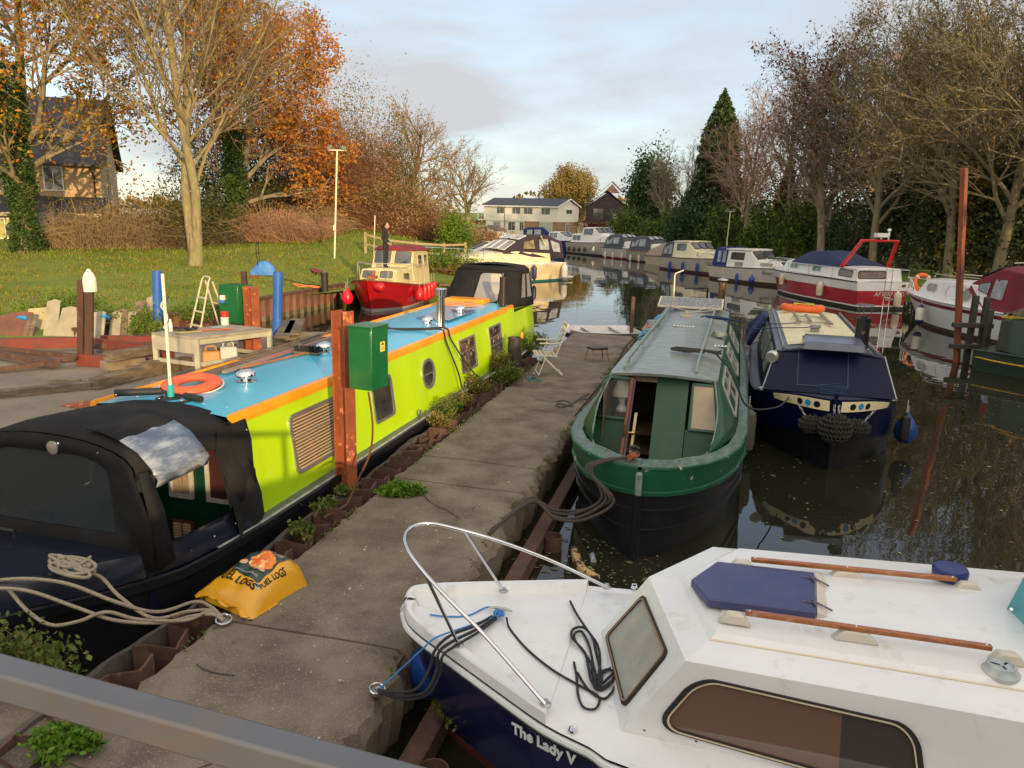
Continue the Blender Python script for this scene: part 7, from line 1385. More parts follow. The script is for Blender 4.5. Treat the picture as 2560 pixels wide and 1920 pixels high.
q_ = z4b(1158, 1195, .51); mg = thing('mug', 'small patterned pink and white mug on the jetty below the folding chair', 'mug', q_); MB().lathe([(.035,0), (.04,.01), (.042,.10), (.036,.10)], (0,0,0), 14).build('cup', M('mug_pink', (.55,.30,.35), .4, c2=(.10,.05,.12), sc=30, lo=.48, hi=.52), mg)
q_ = z4b(985, 1170, .48); o = thing('bollard', 'black pipe bollard with a rope among the jetty weeds', 'bollard', q_); MB().lathe([(.135,0), (.13,.72), (.145,.72), (.145,.74), (.11,.74), (.11,.6)], (0,0,0), 20).build('pipe', M('bollard_black', (.03,.028,.026), .55, c2=(.06,.045,.035), sc=4), o); MB().lathe([(.03,.0), (.03,.10), (.02,.12)], (.13,.02,.72), 8).build('lamp_glass', M('amber', (.75,.33,.04), .3), o)
st2 = thing('stool', 'small rusty stool with a dark padded top on the jetty', 'stool', z4b(1700, 1040, .51), rad(20)); MB().box((0,0,.27), (.38,.28,.05)).build('seat', M('stool_pad', (.035,.025,.03), .5), st2, bevel=.018)
for x, y in ((-.16,-.11), (.16,-.11), (-.16,.11), (.16,.11)): MB().tube([(x,y,.25), (x*1.35,y*1.3,0)], .014, 6).build('leg', M('stool_leg', (.30,.20,.12), .6), st2)
dr = [z4b(x, y, .52+.012*(i % 2)) for i, (x, y) in enumerate(((1350,1395), (1400,1385), (1460,1400), (1490,1430), (1430,1425), (1380,1410), (1350,1425), (1400,1440), (1470,1420), (1530,1385), (1580,1350), (1640,1330), (1650,1365), (1600,1375), (1560,1360), (1620,1340)))]
rope(dr, .013, M('grey_rope', (.10,.095,.085), .9), 'rope', 'grey rope lying in loops at the jetty edge beside the green boat')
o = thing('slipper', 'pair of dark slippers left on the jetty beside the chair', 'slippers', z4b(1210,1065,.51), .8)
for y in (-.06, .06): MB().lathe([(.0,-.02), (.05,0), (.045,.05), (0,.06)], (0,y,0), 10).build('shoe', rubber, o)
bs = [z4b(x, y, .53+.01*(i % 2)) for i, (x, y) in enumerate(((1080,1175), (1120,1190), (1150,1180), (1110,1205), (1160,1215), (1210,1205), (1170,1195)))]; rope(bs, .014, M('teal_rope', (.03,.20,.22), .8), 'rope', 'small teal rope heap on the jetty under the chair')
rope([z4b(x, y, z) for x, y, z in ((1180,790,.70), (1215,840,.60), (1280,880,.53), (1330,885,.53), (1385,870,.53), (1405,855,.55))], .013, blackrope, 'rope', 'black rope from the lime stern to the far end of the jetty')
# dinghy past the jetty end
c0 = z4b(1790, 790, .15); dg = thing('dinghy', 'white flat dinghy with thwarts floating past the end of the jetty', 'dinghy', (c0.x, c0.y+.5, 0), rad(10)); dg.scale = (.9,1.5,.42); wd_ = M('dinghy_white', (.62,.60,.57), .5, c2=(.5,.46,.43), sc=3)
mb = MB(); mb.loft([[(x, -w_, .32+r_), (x, -w_*.8, r_), (x, w_*.8, r_), (x, w_, .32+r_), (x, w_-.05, .32+r_), (x, w_*.8-.04, .05+r_), (x, -w_*.8+.04, .05+r_), (x, -w_+.05, .32+r_)] for x, w_, r_ in ((-1.35,.36,.18),(-1.0,.52,.05),(0,.58,0),(1.05,.55,.02))]); mb.box((1.05,0,.19), (.04,1.04,.3)); mb.build('hull', wd_, dg, smooth=25)
for x in (-.55, .45): MB().box((x,0,.27), (.20,1.02,.03)).build('thwart', wd_, dg, smooth=0)
one(MB().box((3.55,22.9,.5), (.10,.10,1.35)), 'mooring_post', rustb, 'short brown stake standing in the water beyond the jetty end', 'post')
# bag of fuel logs
bgc = (G(640, 1480, .51)); bag = thing('fuel_log_bag', 'yellow plastic bag of fuel logs with a dark label lying on the jetty', 'bag', bgc, rad(-32)); bag.scale = (1.1,)*3
by_ = M('bag_yellow', (.78,.40,.015), .30, c2=(.68,.33,.012), sc=3, bump=.02, bsc=6, coat=.3)
mb = MB(); nx_, ny_ = 18, 22; Wb, Lb = .245, .255
def bagz(u, v): e = max(0, (1-abs(u)**3.2))*max(0, (1-abs(v)**4)); return (.215+.075*v)*e**.40+.010*sin(9*u+4*v)*e+.008*sin(13*v-5*u)*e
def bagp(u, v, dz=0):
    e = 1+.10*abs(v)**3*(1 if v < 0 else .2); return V((u*Wb*e*(1-.10*v), v*Lb*(1+.14*(abs(v) > .9)), bagz(u, v)+dz))
mb.grid([[bagp(-1+2*i/nx_, -1.0+2*j/ny_) for i in range(nx_+1)] for j in range(ny_+1)][::-1] if False else [[bagp(-1+2*i/nx_, -1.0+2*j/ny_) for j in range(ny_+1)] for i in range(nx_+1)][::-1][::-1])
mb.grid([[V((p.x, p.y, 0)) for p in [bagp(-1+2*i/nx_, -1.0+2*j/ny_) for j in (0, ny_)]] for i in range(nx_+1)])
mb.build('sack', by_, bag, smooth=60)
mb = MB(); fl0 = [[V((u*Wb*1.12, -Lb*1.02-.05*k-.02*sin(u*7+k), .03+.035*k*(1-abs(u))+.015*sin(u*11+k*2))) for u in [-1+2*i/14 for i in range(15)]] for k in (0, .5, 1)]; mb.grid(fl0); ob = mb.build('flap', by_, bag, smooth=60); q_ = ob.modifiers.new('t', 'SOLIDIFY'); q_.thickness = .002
mb = MB(); mb.grid([[bagp(-.62+1.24*i/12, -.42+1.22*j/14, .003) for i in range(13)] for j in range(15)]); lb_ = mb.build('label', M('bag_label', (.016,.045,.04), .3, coat=.3), bag, smooth=60)
def onbag(u, v, s_, txt, m, rot=0, bold=.001, par=None):
    o = text(txt, s_, m, par or bag, Matrix.Identity(4), bold=bold, ext=.0005); c, n_ = cos(rot), sin(rot)
    for w_ in o.data.vertices: x, y = w_.co.x*c-w_.co.y*n_, w_.co.x*n_+w_.co.y*c; q = bagp(u+x/Wb, v+y/Lb, .0065); w_.co = q
ink = M('bag_ink', (.03,.025,.015), .5); onbag(0, .66, .052, 'FUEL LOGS', lw_, par=lb_, bold=.001); onbag(.0, -.30, .030, 'www.hotmax.co.uk', lw_, par=lb_); onbag(-.05, -.58, .072, 'FUEL LOGS', ink, bold=.002); onbag(.80, -.02, .046, 'FUEL LOGS', ink, rot=rad(84), bold=.001)
fire = M('fire_print', (.85,.30,.04), .4, c2=(.75,.08,.02), sc=14, c3=(.95,.75,.25), sc3=10, lo3=.5, hi3=.62)
def bagdisc(u, v, r, h): 
    mb = MB(); mb.grid([[bagp(u+r*k/5*cos(2*pi*a/24)*(1+.12*sin(a*1.7)), v+r*.72*k/5*sin(2*pi*a/24), h) for a in range(25)] for k in range(6)]); return mb
bagdisc(.08,.24,.46,.0075).build('flame_print', fire, lb_, smooth=0)
for u, v, r_ in ((-.42,-.04,.14), (.20,-.10,.10), (.38,-.06,.11)): bagdisc(u, v, r_, .009).build('log_print', M('log_print', (.60,.22,.12), .4, c2=(.75,.45,.25), sc=30), lb_, smooth=0)
mb = MB(); mb.grid([[bagp(.60+.16*i/2, -.55+.16*j/2, .004) for i in range(3)] for j in range(3)]); bc = mb.build('barcode', fwhite, bag, smooth=0)
mb = MB()
for k in range(7): mb.poly([bagp(.62+.018*k, -.53, .007), bagp(.63+.018*k, -.53, .007), bagp(.63+.018*k, -.43, .007), bagp(.62+.018*k, -.43, .007)])
mb.build('bars', ink, bc, smooth=0)
mb = MB()
for k in range(900):
    p = J(RS.uniform(1, 18), RS.uniform(-3.3, -1.95), .520+.004); a = RS.uniform(0, 6); s_ = RS.uniform(.004, .012)*(1 if RS.random() < .9 else 2.2)
    mb.poly([p+V((s_*cos(a), s_*sin(a), .002)), p+V((-s_*.6*sin(a), s_*.6*cos(a), .006)), p+V((-s_*cos(a), -s_*sin(a), .002)), p+V((s_*.6*sin(a), -s_*.6*cos(a), .004))])
struct(mb, 'leaf_litter', M('litter', (.45,.40,.30), .8, c2=(.16,.10,.05), sc=3, lo=.48, hi=.52), kind='stuff')
# floating things
mb = MB(); P = cat([c3(905,190,.0), c3(915,260,.01), c3(950,330,.01), c3(1010,370,.01), c3(1060,400,.0)], 5); one(MB().tube(P, [.03]+[.05]*(len(P)-2)+[.02], 8), 'float', M('mottled_float', (.50,.36,.16), .5, c2=(.05,.03,.02), sc=13, lo=.50, hi=.53), 'mottled tan and brown float lying in the water beside the white bow', 'float')
q_ = c3(1022, 250, .01); one(MB().tube([q_+V((0,-.10,0)), q_+V((0,.06,0)), q_+V((0,.10,0))], [.03,.03,.012], 10), 'bottle', M('clear_bottle', (.35,.40,.42), .1), 'clear plastic bottle floating off the green bow', 'bottle')
mb = MB()
for k in range(2600):
    if k < 700: x, y = RS.uniform(-.6, 1.6), RS.uniform(4.6, 8)
    elif k < 1900: x, y = RS.uniform(.5, 11), RS.uniform(5, 16)
    else: x, y = RS.uniform(2, 16), RS.uniform(10, 34)
    s_ = RS.uniform(.008, .035)*(1.0 if RS.random() < .93 else 1.8); a = RS.uniform(0, 6); el = RS.uniform(.15, .7)
    mb.poly([(x+s_*cos(a), y+s_*sin(a), .004), (x-s_*el*sin(a), y+s_*el*cos(a), .009), (x-s_*cos(a), y-s_*sin(a), .004), (x+s_*el*sin(a), y-s_*el*cos(a), .007)])
struct(mb, 'floating_leaves', M('debris', (.30,.27,.14), .7, c2=(.12,.09,.04), sc=2, lo=.45, hi=.5, c3=(.08,.12,.03), sc3=1.3), kind='stuff')
# ================= trees and shrubs
def vy(xd, yd, Y):   # 2212-px photo position on the vertical plane at distance Y
    P = G(xd*1.15732, yd*1.15732, CH-1); d = P-V((0,0,CH)); t = Y/d.y; return V((d.x*t, Y, CH-t))
bark_o = M('bark_sunny', (.30,.24,.125), .85, c2=(.15,.12,.065), sc=9, st=(1,1,.3), c3=(.20,.21,.08), sc3=3, lo3=.48, hi3=.65, bump=.05, bsc=11)
bark_g = M('bark_grey', (.30,.235,.16), .9, c2=(.19,.15,.10), sc=4, st=(1,1,.3), c3=(.12,.13,.06), sc3=2, bump=.02, bsc=12)
bark_d = M('bark_olive', (.25,.205,.115), .9, c2=(.16,.135,.075), sc=4, st=(1,1,.3), bump=.02, bsc=12)
bark_p = M('twig_pale', (.22,.165,.095), .85, c2=(.16,.12,.07), sc=1)
orangeL = leafmat('leaf_orange', (.50,.17,.02), (.36,.09,.015), (.55,.30,.03), .5); copperL = leafmat('leaf_copper', (.47,.20,.04), (.28,.09,.025), (.55,.28,.07), .45); yellowL = leafmat('leaf_yellow', (.42,.32,.03), (.22,.22,.03), (.50,.22,.02), .6)
ivyL = leafmat('leaf_ivy', (.05,.10,.022), (.025,.05,.015), (.09,.14,.03), .9, .15); greenL = leafmat('leaf_green', (.11,.20,.018), (.055,.12,.014), (.20,.27,.03), .5, .25); darkL = leafmat('leaf_dark', (.055,.085,.028), (.032,.05,.018), (.11,.11,.035), .6, .12)
oliveL = leafmat('leaf_olive', (.13,.12,.03), (.08,.075,.02), (.20,.15,.03), .5, .25); willowL = leafmat('leaf_willow', (.27,.20,.055), (.19,.14,.035), (.33,.24,.065), .4, .3); tanL = leafmat('leaf_tan', (.32,.20,.085), (.22,.13,.06), (.40,.26,.11), .6, .25); seedL = leafmat('seed_maroon', (.11,.03,.025), (.06,.02,.018), (.16,.05,.03), .6, .1)
conL = leafmat('leaf_conifer', (.05,.085,.03), (.028,.05,.02), (.085,.12,.035), .7, .1)
def leaf(mb, rs, p, s, m=0, flat=0):
    a = V((rs.gauss(0,1), rs.gauss(0,1), rs.gauss(0,1)*(1-flat))).normalized()*s; b = a.orthogonal().normalized()*s*.55
    b = Matrix.Rotation(rs.uniform(0,3.1), 3, a) @ b
    i = len(mb.v); mb.v += [tuple(p+a), tuple(p+b), tuple(p-a), tuple(p-b)]; mb.f.append((i,i+1,i+2,i+3)); mb.m.append(m)
def grow(TR, CR, rs, p, d, L_, r, lev, Q, tips, mt=0):
    seg = 5 if lev < 2 else 3; pts = [p]; rr = [r]
    for i in range(seg):
        d = (d+V((rs.gauss(0,1), rs.gauss(0,1), rs.gauss(0,1)))*Q['wob']*(.5 if lev == 0 else 1)+V((0,0,Q['up']*(.4 if lev else .1)))).normalized(); p = p+d*L_/seg; pts.append(p); rr.append(max(r*(1-.68*(i+1)/seg), .008))
    mb = TR if lev <= 1 else CR; mb.tube(pts, rr, (9,6,4,3,3,3)[lev], mt if mb is CR else 0, cap=False)
    if lev == Q['depth']: tips += [pts[-1], pts[-2], (pts[-1]+pts[-2])/2]; return
    n = Q['n'][lev]; a0 = rs.uniform(0, 6.28)
    for k in range(n):
        t = Q['t0'][lev]+(1-Q['t0'][lev])*(k+rs.random()*.8)/n; i = min(int(t*seg), seg-1); f = t*seg-i; q = pts[i].lerp(pts[i+1], min(f,1)); dd = (pts[i+1]-pts[i]).normalized()
        az = a0+k*2.4+rs.uniform(-.4,.4); o = dd.orthogonal().normalized(); o = Matrix.Rotation(az, 3, dd) @ o; an = Q['ang'][lev]*rs.uniform(.75,1.2); nd = (dd*cos(an)+o*sin(an)).normalized()
        if Q.get('bias') is not None and lev == 0: nd = (nd+Q['bias']).normalized()
        grow(TR, CR, rs, q, nd, L_*Q['ls'][lev]*(1.15-.55*t)*rs.uniform(.8,1.15), rr[i]*(.62 if lev else Q.get('rk', .52))*(1.05-.2*t), lev+1, Q, tips, mt)
BASEQ = dict(wob=.13, up=.10, depth=4, n=(11,7,6,4), t0=(.28,.2,.15,.15), ang=(.72,.65,.65,.6), ls=(.52,.55,.5,.5))
def tree(name, label, loc, H_, r, seed, bark, Q=None, leaves=0, ls=.08, lm=None, group=None, trunks=1, lsel=None, ivy=0, twig=None, lean=(0,0), cat_='tree'):
    rs = random.Random(seed); q = dict(BASEQ); q.update(Q or {}); o = thing(name, label, cat_, loc, 0, group); TR, CR = MB(), MB(); tips = []
    for k in range(trunks):
        a = k*pi+.2; sp = .13 if trunks > 1 else 0; grow(TR, CR, rs, V((cos(a)*r*.45*(trunks > 1), .15*k, -.15)), V((cos(a)*sp+lean[0], sin(a)*sp+lean[1], 1)).normalized(), H_*.80, r, 0, q, tips)
    if trunks > 1: TR.tube([V((0,0,-.3)), V((0,.05,.4)), V((0,.07,1.3))], [r*1.65, r*1.35, r*1.05], 12)
    else: TR.tube([V((0,0,-.3)), V((0,0,.25)), V((lean[0]*.6,lean[1]*.6,.7))], [r*1.5, r*1.15, r*.98], 10)
    lms = lm if isinstance(lm, list) else [lm or twig or bark]
    if leaves:
        for k in range(leaves):
            p = rs.choice(tips)
            if lsel and not lsel(p) and rs.random() < .93: continue
            leaf(CR, rs, p+V((rs.gauss(0,.22), rs.gauss(0,.22), rs.gauss(0,.22)-.05)), ls*rs.uniform(.6,1.3), 1+rs.randrange(len(lms)))
    TR.build('trunk', bark, o, smooth=60); CR.build('crown', [twig or bark]+lms, o, smooth=0)
    if ivy:
        iv = MB()
        for k in range(ivy):
            z = rs.uniform(0, 1)**1.0*H_*.48; a = rs.uniform(0, 6.28); rr_ = r*(1.15-.4*z/H_)+abs(rs.gauss(0,.16))+.10*sin(z*2.3+a*2); leaf(iv, rs, V((cos(a)*rr_+lean[0]*z, sin(a)*rr_+lean[1]*z, z)), .075*rs.uniform(.6,1.3))
        iv.build('ivy', ivyL, o, smooth=0)
    return o
def ground(x, y): return zg(x, y)
# left: twin trunked tree, copper tree, ivy clad tree
b0 = G(490,664,1.05); b0 = V((b0.x, b0.y, zg(b0.x, b0.y)))
tree('autumn_tree', 'twin trunked tree with sunlit branches and few orange leaves, middle of the lawn', b0, 20, .21, 5, bark_o, dict(n=(18,10,7,5), t0=(.2,.15,.12,.12), ang=(.52,.5,.55,.6), ls=(.46,.5,.52,.5), rk=.42, up=.13), 7500, .085, [orangeL, yellowL], trunks=2, twig=M('twig_sunny', (.26,.19,.10), .85, c2=(.18,.13,.07), sc=1))
b1 = vy(510,519,42); tree('copper_tree', 'dense copper leaved tree with an ivy covered trunk behind the twin trunked one', (b1.x+.1, 42, zg(b1.x, 42)), 12.2, .30, 8, bark_g, dict(n=(15,8,6,4), t0=(.2,.15,.15,.15), ang=(.95,.7,.6,.6), ls=(.60,.55,.5,.5), bias=V((.16,0,0))), 25000, .11, [copperL, orangeL], ivy=9000, lsel=lambda p: p.x > -1.8)
b2 = vy(60,545,35.5); tree('autumn_tree', 'tall ivy trunked tree with yellow and orange leaves at the left edge', (b2.x, 35.5, zg(b2.x, 35.5)), 17, .32, 21, bark_g, dict(n=(19,8,6,4), t0=(.17,.15,.15,.15), ang=(1.15,.7,.65,.6), ls=(.50,.55,.5,.5)), 26000, .095, [yellowL, orangeL], ivy=14000)
# distant trees on the left and centre
def px_tree(name, lab, xd, yd_top, Y, seed, bark, r, Q=None, **k):
    top = vy(xd, yd_top, Y); z0 = .45 if top.x > 8 or Y > 80 else zg(top.x, Y); return tree(name, lab, (top.x, Y, z0), top.z-z0, r, seed, bark, Q, **k)
SQ = dict(n=(15,8,6,3), t0=(.16,.15,.15,.15), ang=(.95,.65,.6,.6), ls=(.62,.55,.5,.5))
px_tree('bare_tree', 'broad bare tree with pale branches left of the white house', 882, 222, 64, 31, bark_p, .34, SQ, leaves=2500, ls=.10, lm=[tanL], twig=bark_p)
px_tree('bare_tree', 'slender bare tree with a crooked dark trunk closest to the white house', 1018, 318, 72, 33, bark_g, .26, dict(n=(13,7,6,4), t0=(.28,.15,.15,.15), ang=(.8,.6,.6,.6), ls=(.60,.55,.5,.5)), twig=bark_p)
px_tree('bare_tree', 'small bushy bare tree left of the one beside the white house', 962, 425, 66, 35, bark_g, .12, SQ, leaves=500, ls=.08, lm=[oliveL], twig=bark_p)
def cloud(mb, rs, c, R_, n, s, m=(0,), nc=16, sp=.30, hollow=.45):
    cs = []
    for k in range(nc):
        d = V((rs.gauss(0,1), rs.gauss(0,1), abs(rs.gauss(0,1))*.9-.15)).normalized()*rs.uniform(hollow, 1); cs.append(V((c[0]+d.x*R_[0], c[1]+d.y*R_[1], c[2]+d.z*R_[2])))
    for k in range(n):
        q = rs.choice(cs); p = q+V((rs.gauss(0,1)*R_[0], rs.gauss(0,1)*R_[1], rs.gauss(0,1)*R_[2]))*sp; p.z = max(p.z, .03); leaf(mb, rs, p, s*rs.uniform(.6,1.4), m[rs.randrange(len(m))])
    return cs
def bush(name, label, loc, R_, n, s, mats, seed, nc=16, stems=14, stem_m=None, sp=.28, group=None, cat_='shrub', brush=0, hollow=.4):
    rs = random.Random(seed); o = thing(name, label, cat_, loc, 0, group); mb = MB(); cs = cloud(mb, rs, (0,0,R_[2]*.45), R_, n, s, tuple(range(len(mats))), nc, sp, hollow) if n else []
    if n: mb.build('foliage', mats, o, smooth=0)
    sb = MB()
    for q in cs[:stems]: b = V((rs.gauss(0,.12)*R_[0], rs.gauss(0,.12)*R_[1], -.1)); sb.tube([b, b.lerp(q, .5)+V((0,0,.15*R_[2])), q], [.035*max(R_)/2, .022*max(R_)/2, .008], 4, cap=False)
    for k in range(brush):
        a = rs.uniform(0, 6.28); rr_ = rs.random()**.6; b = V((cos(a)*R_[0]*rr_*1.1, sin(a)*R_[1]*rr_*.9, -.05)); h_ = R_[2]*(.35+.75*rs.random()**1.3)*(1-.35*rr_)*(1+.35*sin(b.x*3+seed)*cos(b.x*1.3+1)); e = V((cos(a), sin(a)*.6, 0))*rs.uniform(-.5,.8)*R_[2]*.6; w_ = V((rs.gauss(0,.2), rs.gauss(0,.2), 0))
        sb.tube([b, b+V((0,0,h_*.55))+e*.3+w_, b+V((0,0,h_))+e+w_*2, b+V((0,0,h_*.9))+e*1.6+w_*3], [.014,.011,.008,.005], 3, cap=False)
    if sb.v: sb.build('stems', stem_m or bark_g, o, smooth=0)
    return o
tanst = M('tan_stems', (.36,.26,.13), .85, c2=(.24,.17,.09), sc=1.2); rust_st = M('russet_stems', (.26,.12,.055), .85, c2=(.18,.085,.04), sc=1.2); greyst = M('grey_brown_stems', (.20,.14,.085), .85, c2=(.13,.09,.05), sc=1.2)
def pb(xd, yd, Y, dz=0): p = vy(xd, yd, Y); return V((p.x, Y, zg(p.x, Y)+dz))
BR = [('tan brushwood thicket left of the lawn trunk, nearest the brick house', 185, 37.5, (1.9,1.0,2.2), tanst, 900, 500, oliveL), ('tan brushwood thicket in the middle between brick house and lawn trunk', 265, 38, (1.8,1.0,2.1), tanst, 900, 300, tanL), ('leafy bramble thicket just left of the lawn trunk', 345, 38.5, (1.9,1.0,2.0), greyst, 600, 3000, oliveL), ('dark bramble behind the lawn trunk', 440, 40, (1.9,1.0,2.1), greyst, 500, 3500, darkL), ('low mound of pinkish tan brushwood behind the lamp post', 610, 41, (2.3,1.2,1.7), M('pink_tan_stems', (.42,.25,.14), .85, c2=(.32,.18,.10), sc=1), 1700, 0, tanL), ('tan grassy brushwood right of the pinkish mound', 690, 43.5, (1.4,1.0,1.6), tanst, 700, 500, tanL)]
for i, (lab, xd, Y, R_, sm_, nb_, nl_, lm_) in enumerate(BR): bush('brushwood', lab, pb(xd, 540, Y), R_, nl_, .07, [lm_], 50+i, 14, 6, sm_, brush=nb_, group='brushwood along the back of the lawn')
BG = [('dark evergreen behind the copper tree trunk', 465, 46, (2.4,1.5,5.0), 9000, darkL, 0), ('dark evergreen mass to the right of the ivy covered trunk', 560, 46.5, (2.2,1.5,4.6), 8000, darkL, 0), ('tall tangled russet shrub behind the lamp post', 655, 49, (2.6,1.6,6.3), 4500, tanL, 900), ('tall russet and olive shrub right of the lamp post', 725, 51, (2.4,1.6,6.4), 5000, oliveL, 900), ('olive brown shrub mass above the person', 790, 53, (2.5,1.6,6.4), 5500, oliveL, 900), ('dark green ivy clump in front of the broad bare tree', 858, 55, (1.5,1.2,4.6), 6000, ivyL, 0), ('yellowish green scrub on the slope above the wooden fence', 835, 47, (3.0,1.5,2.0), 5500, oliveL, 900), ('russet scrub at the right end of the slope', 905, 46, (2.2,1.2,1.3), 3000, tanL, 900), ('round dark green shrub at the foot of the fence', 980, 41.5, (.95,.9,1.5), 4500, greenL, 0), ('orange brown scrub behind the sunlit cruiser', 1035, 47, (2.4,1.1,1.0), 3500, tanL, 1000), ('green reeds on the bank beside the sunlit cruiser bow', 965, 36.6, (1.6,.7,.7), 2500, greenL, 300)]
for i, (lab, xd, Y, R_, nl_, lm_, nb_) in enumerate(BG): bush('shrub', lab, pb(xd, 500, Y), R_, int(nl_*1.25), .065 if Y > 45 else .06, [lm_] if lm_ is not oliveL else [oliveL, tanL], 80+i, 22, 12, rust_st, brush=int(nb_*1.6), group='shrubs on the left bank')
# willow
wl0 = vy(1218, 342, 120); ow = thing('willow', 'golden weeping willow rising behind the white house', 'willow', (wl0.x, 120, .4)); rs = random.Random(3); TR, CR = MB(), MB(); tips = []; Hw = wl0.z-.4
grow(TR, CR, rs, V((0,0,-.2)), V((0,0,1)), Hw*.72, .5, 0, dict(BASEQ, depth=3, n=(13,7,5,4), ang=(.9,.8,.7,.6), ls=(.62,.55,.5,.5)), tips)
for k in range(2600):
    p = V(rs.choice(tips)); p += V((rs.gauss(0,.5), rs.gauss(0,.5), rs.gauss(0,.3))); L_ = rs.uniform(1.2, 4.0)*min(1, p.z/5); 
    for j in range(7): q = p+V((rs.gauss(0,.10)+.03*j, rs.gauss(0,.10), -L_*j/6)); q.z = max(q.z, .3); leaf(CR, rs, q, .16, 1)
TR.build('trunk', bark_g, ow, smooth=60); CR.build('crown', [bark_p, willowL], ow, smooth=0)
# right bank
def conifer(label, loc, H_, W_, n, seed, mat, name='conifer', s=.16):
    rs = random.Random(seed); o = thing(name, label, 'conifer', loc); mb = MB()
    for k in range(n):
        t = rs.random()**.75; z = H_*(.04+.96*(1-t)) if False else H_*(1-t*.96); lay = int(z/.55); a = rs.uniform(0,6.28); br_ = .62+.38*sin(a*4+lay*2.1)*cos(lay*1.7+a*2); r_ = W_*(t**.78)*br_*rs.uniform(.55,1.0)**.5; leaf(mb, rs, V((cos(a)*r_, sin(a)*r_, max(.1, z-.18*r_+rs.gauss(0,.12)))), s*rs.uniform(.6,1.4))
    mb.build('foliage', mat, o, smooth=0); MB().tube([V((0,0,-.2)), V((0,0,H_*.95))], [W_*.07, .03], 8).build('trunk', bark_g, o); return o
def pr_(xd, Y, z=.45): p = vy(xd, 500, Y); return V((p.x, Y, z))
def hh(xd, yd, Y): return vy(xd, yd, Y).z-.45
conifer('tall dark pointed conifer, the highest evergreen on the right bank', pr_(1542,74), hh(1542,196,74), 5.6, 30000, 61, conL)
bush('evergreen_tree', 'rounded dark evergreen next to the brown boarded house', pr_(1400,88), (2.5,2.0,hh(1378,352,88)*.80), 11000, .17, [ivyL], 62, 34, 14, sp=.20, cat_='evergreen'); conifer('shorter evergreen with a split top right of the rounded one', pr_(1420,84), hh(1420,385,84), 2.6, 9000, 63, conL, s=.18)
conifer('brownish conifer under the bare trees right of the tall dark one', pr_(1692,62), hh(1692,335,62), 2.0, 9000, 64, [oliveL][0], s=.13); conifer('narrow brownish conifer beside the ash trunks', pr_(1752,63), hh(1752,345,63), 1.6, 8000, 65, oliveL, s=.13)
conifer('dark green conifer among the bare trees near the right edge', pr_(2075,52), hh(2075,300,52), 2.8, 12000, 66, darkL, s=.15)
RQ = dict(n=(14,8,6,4), t0=(.25,.12,.12,.12), ang=(.6,.6,.6,.6), ls=(.46,.55,.5,.5))
v1 = px_tree('bare_tree', 'thin bare tree over the rounded evergreen beside the brown house', 1440, 305, 82, 41, bark_g, .20, RQ, twig=bark_g)
v2 = px_tree('bare_tree', 'bare tree with upswept branches just right of the tall conifer', 1640, 158, 66, 42, bark_g, .20, RQ, leaves=900, ls=.09, lm=[seedL], twig=M('twig_redbrown', (.32,.21,.15), .85))
v3 = px_tree('ash_tree', 'big bare ash hung with dark red seed clusters, its forked trunk behind the red cruiser', 1832, 38, 51, 44, bark_g, .27, dict(n=(16,9,7,5), t0=(.22,.15,.12,.12), ang=(.62,.6,.6,.6), ls=(.48,.55,.52,.5)), leaves=5200, ls=.10, lm=[seedL], twig=bark_g)
v4 = px_tree('bare_tree', 'tall olive barked bare tree right of the seed hung ash', 1960, -30, 47, 45, bark_d, .25, dict(n=(18,9,7,5), t0=(.2,.12,.12,.12), ang=(.75,.62,.6,.6), ls=(.52,.55,.55,.5)), leaves=5500, ls=.075, lm=[oliveL], twig=bark_d)
GRP = 'bare trees of the right bank'
def dp(src, lab, xd, Y, sc, rz): p = pr_(xd, Y); return dup(src, p, rz, lab, GRP, sc)
dp(v1, 'thin bare tree left of the tall conifer', 1482, 80, 1.05, 1.2); dp(v1, 'slim bare tree between the two evergreens by the brown house', 1402, 90, .95, 2.9); dp(v2, 'bare tree whose leaning trunk rises straight behind the right lamp post', 1600, 70, .82, 2.0); dp(v2, 'bare tree with a curved trunk left of the ash', 1700, 60, 1.0, 4.1)
dp(v3, 'second seed hung tree crowding the left side of the big ash', 1780, 56, .88, 2.3); dp(v4, 'olive barked bare tree directly above the tall rusty post', 2060, 43, 1.0, 1.7); dp(v4, 'olive barked bare tree at the top right corner', 2165, 40, 1.12, 3.6); dp(v4, 'large bare tree at the right edge with branches sweeping over the maroon hooded cruiser', 2235, 37, 1.02, 5.1); dp(v2, 'bare tree in the gap between the ash and the olive barked trees', 1905, 58, 1.15, .6); dp(v4, 'farther bare tree seen through the branches near the right edge', 2120, 56, 1.1, .3); dp(v3, 'bare tree filling the background above the rusty post', 2010, 60, 1.15, 5.5)
for i, (x, y, r_) in enumerate(((31,15,4.5), (31,6,4.5), (30,-3,4.5), (28,-12,4.5))): bush('thicket', ['tall dark thicket just beyond the right edge of the view', 'second tall dark thicket beyond the right edge', 'third tall dark thicket beyond the right edge', 'fourth tall dark thicket beyond the right edge'][i], (x, y, .4), (r_,r_,7.5), 8000, .3, [darkL], 170+i, 40, 10, bark_d, sp=.22)  # added out of view to keep the sun off the right hand boats
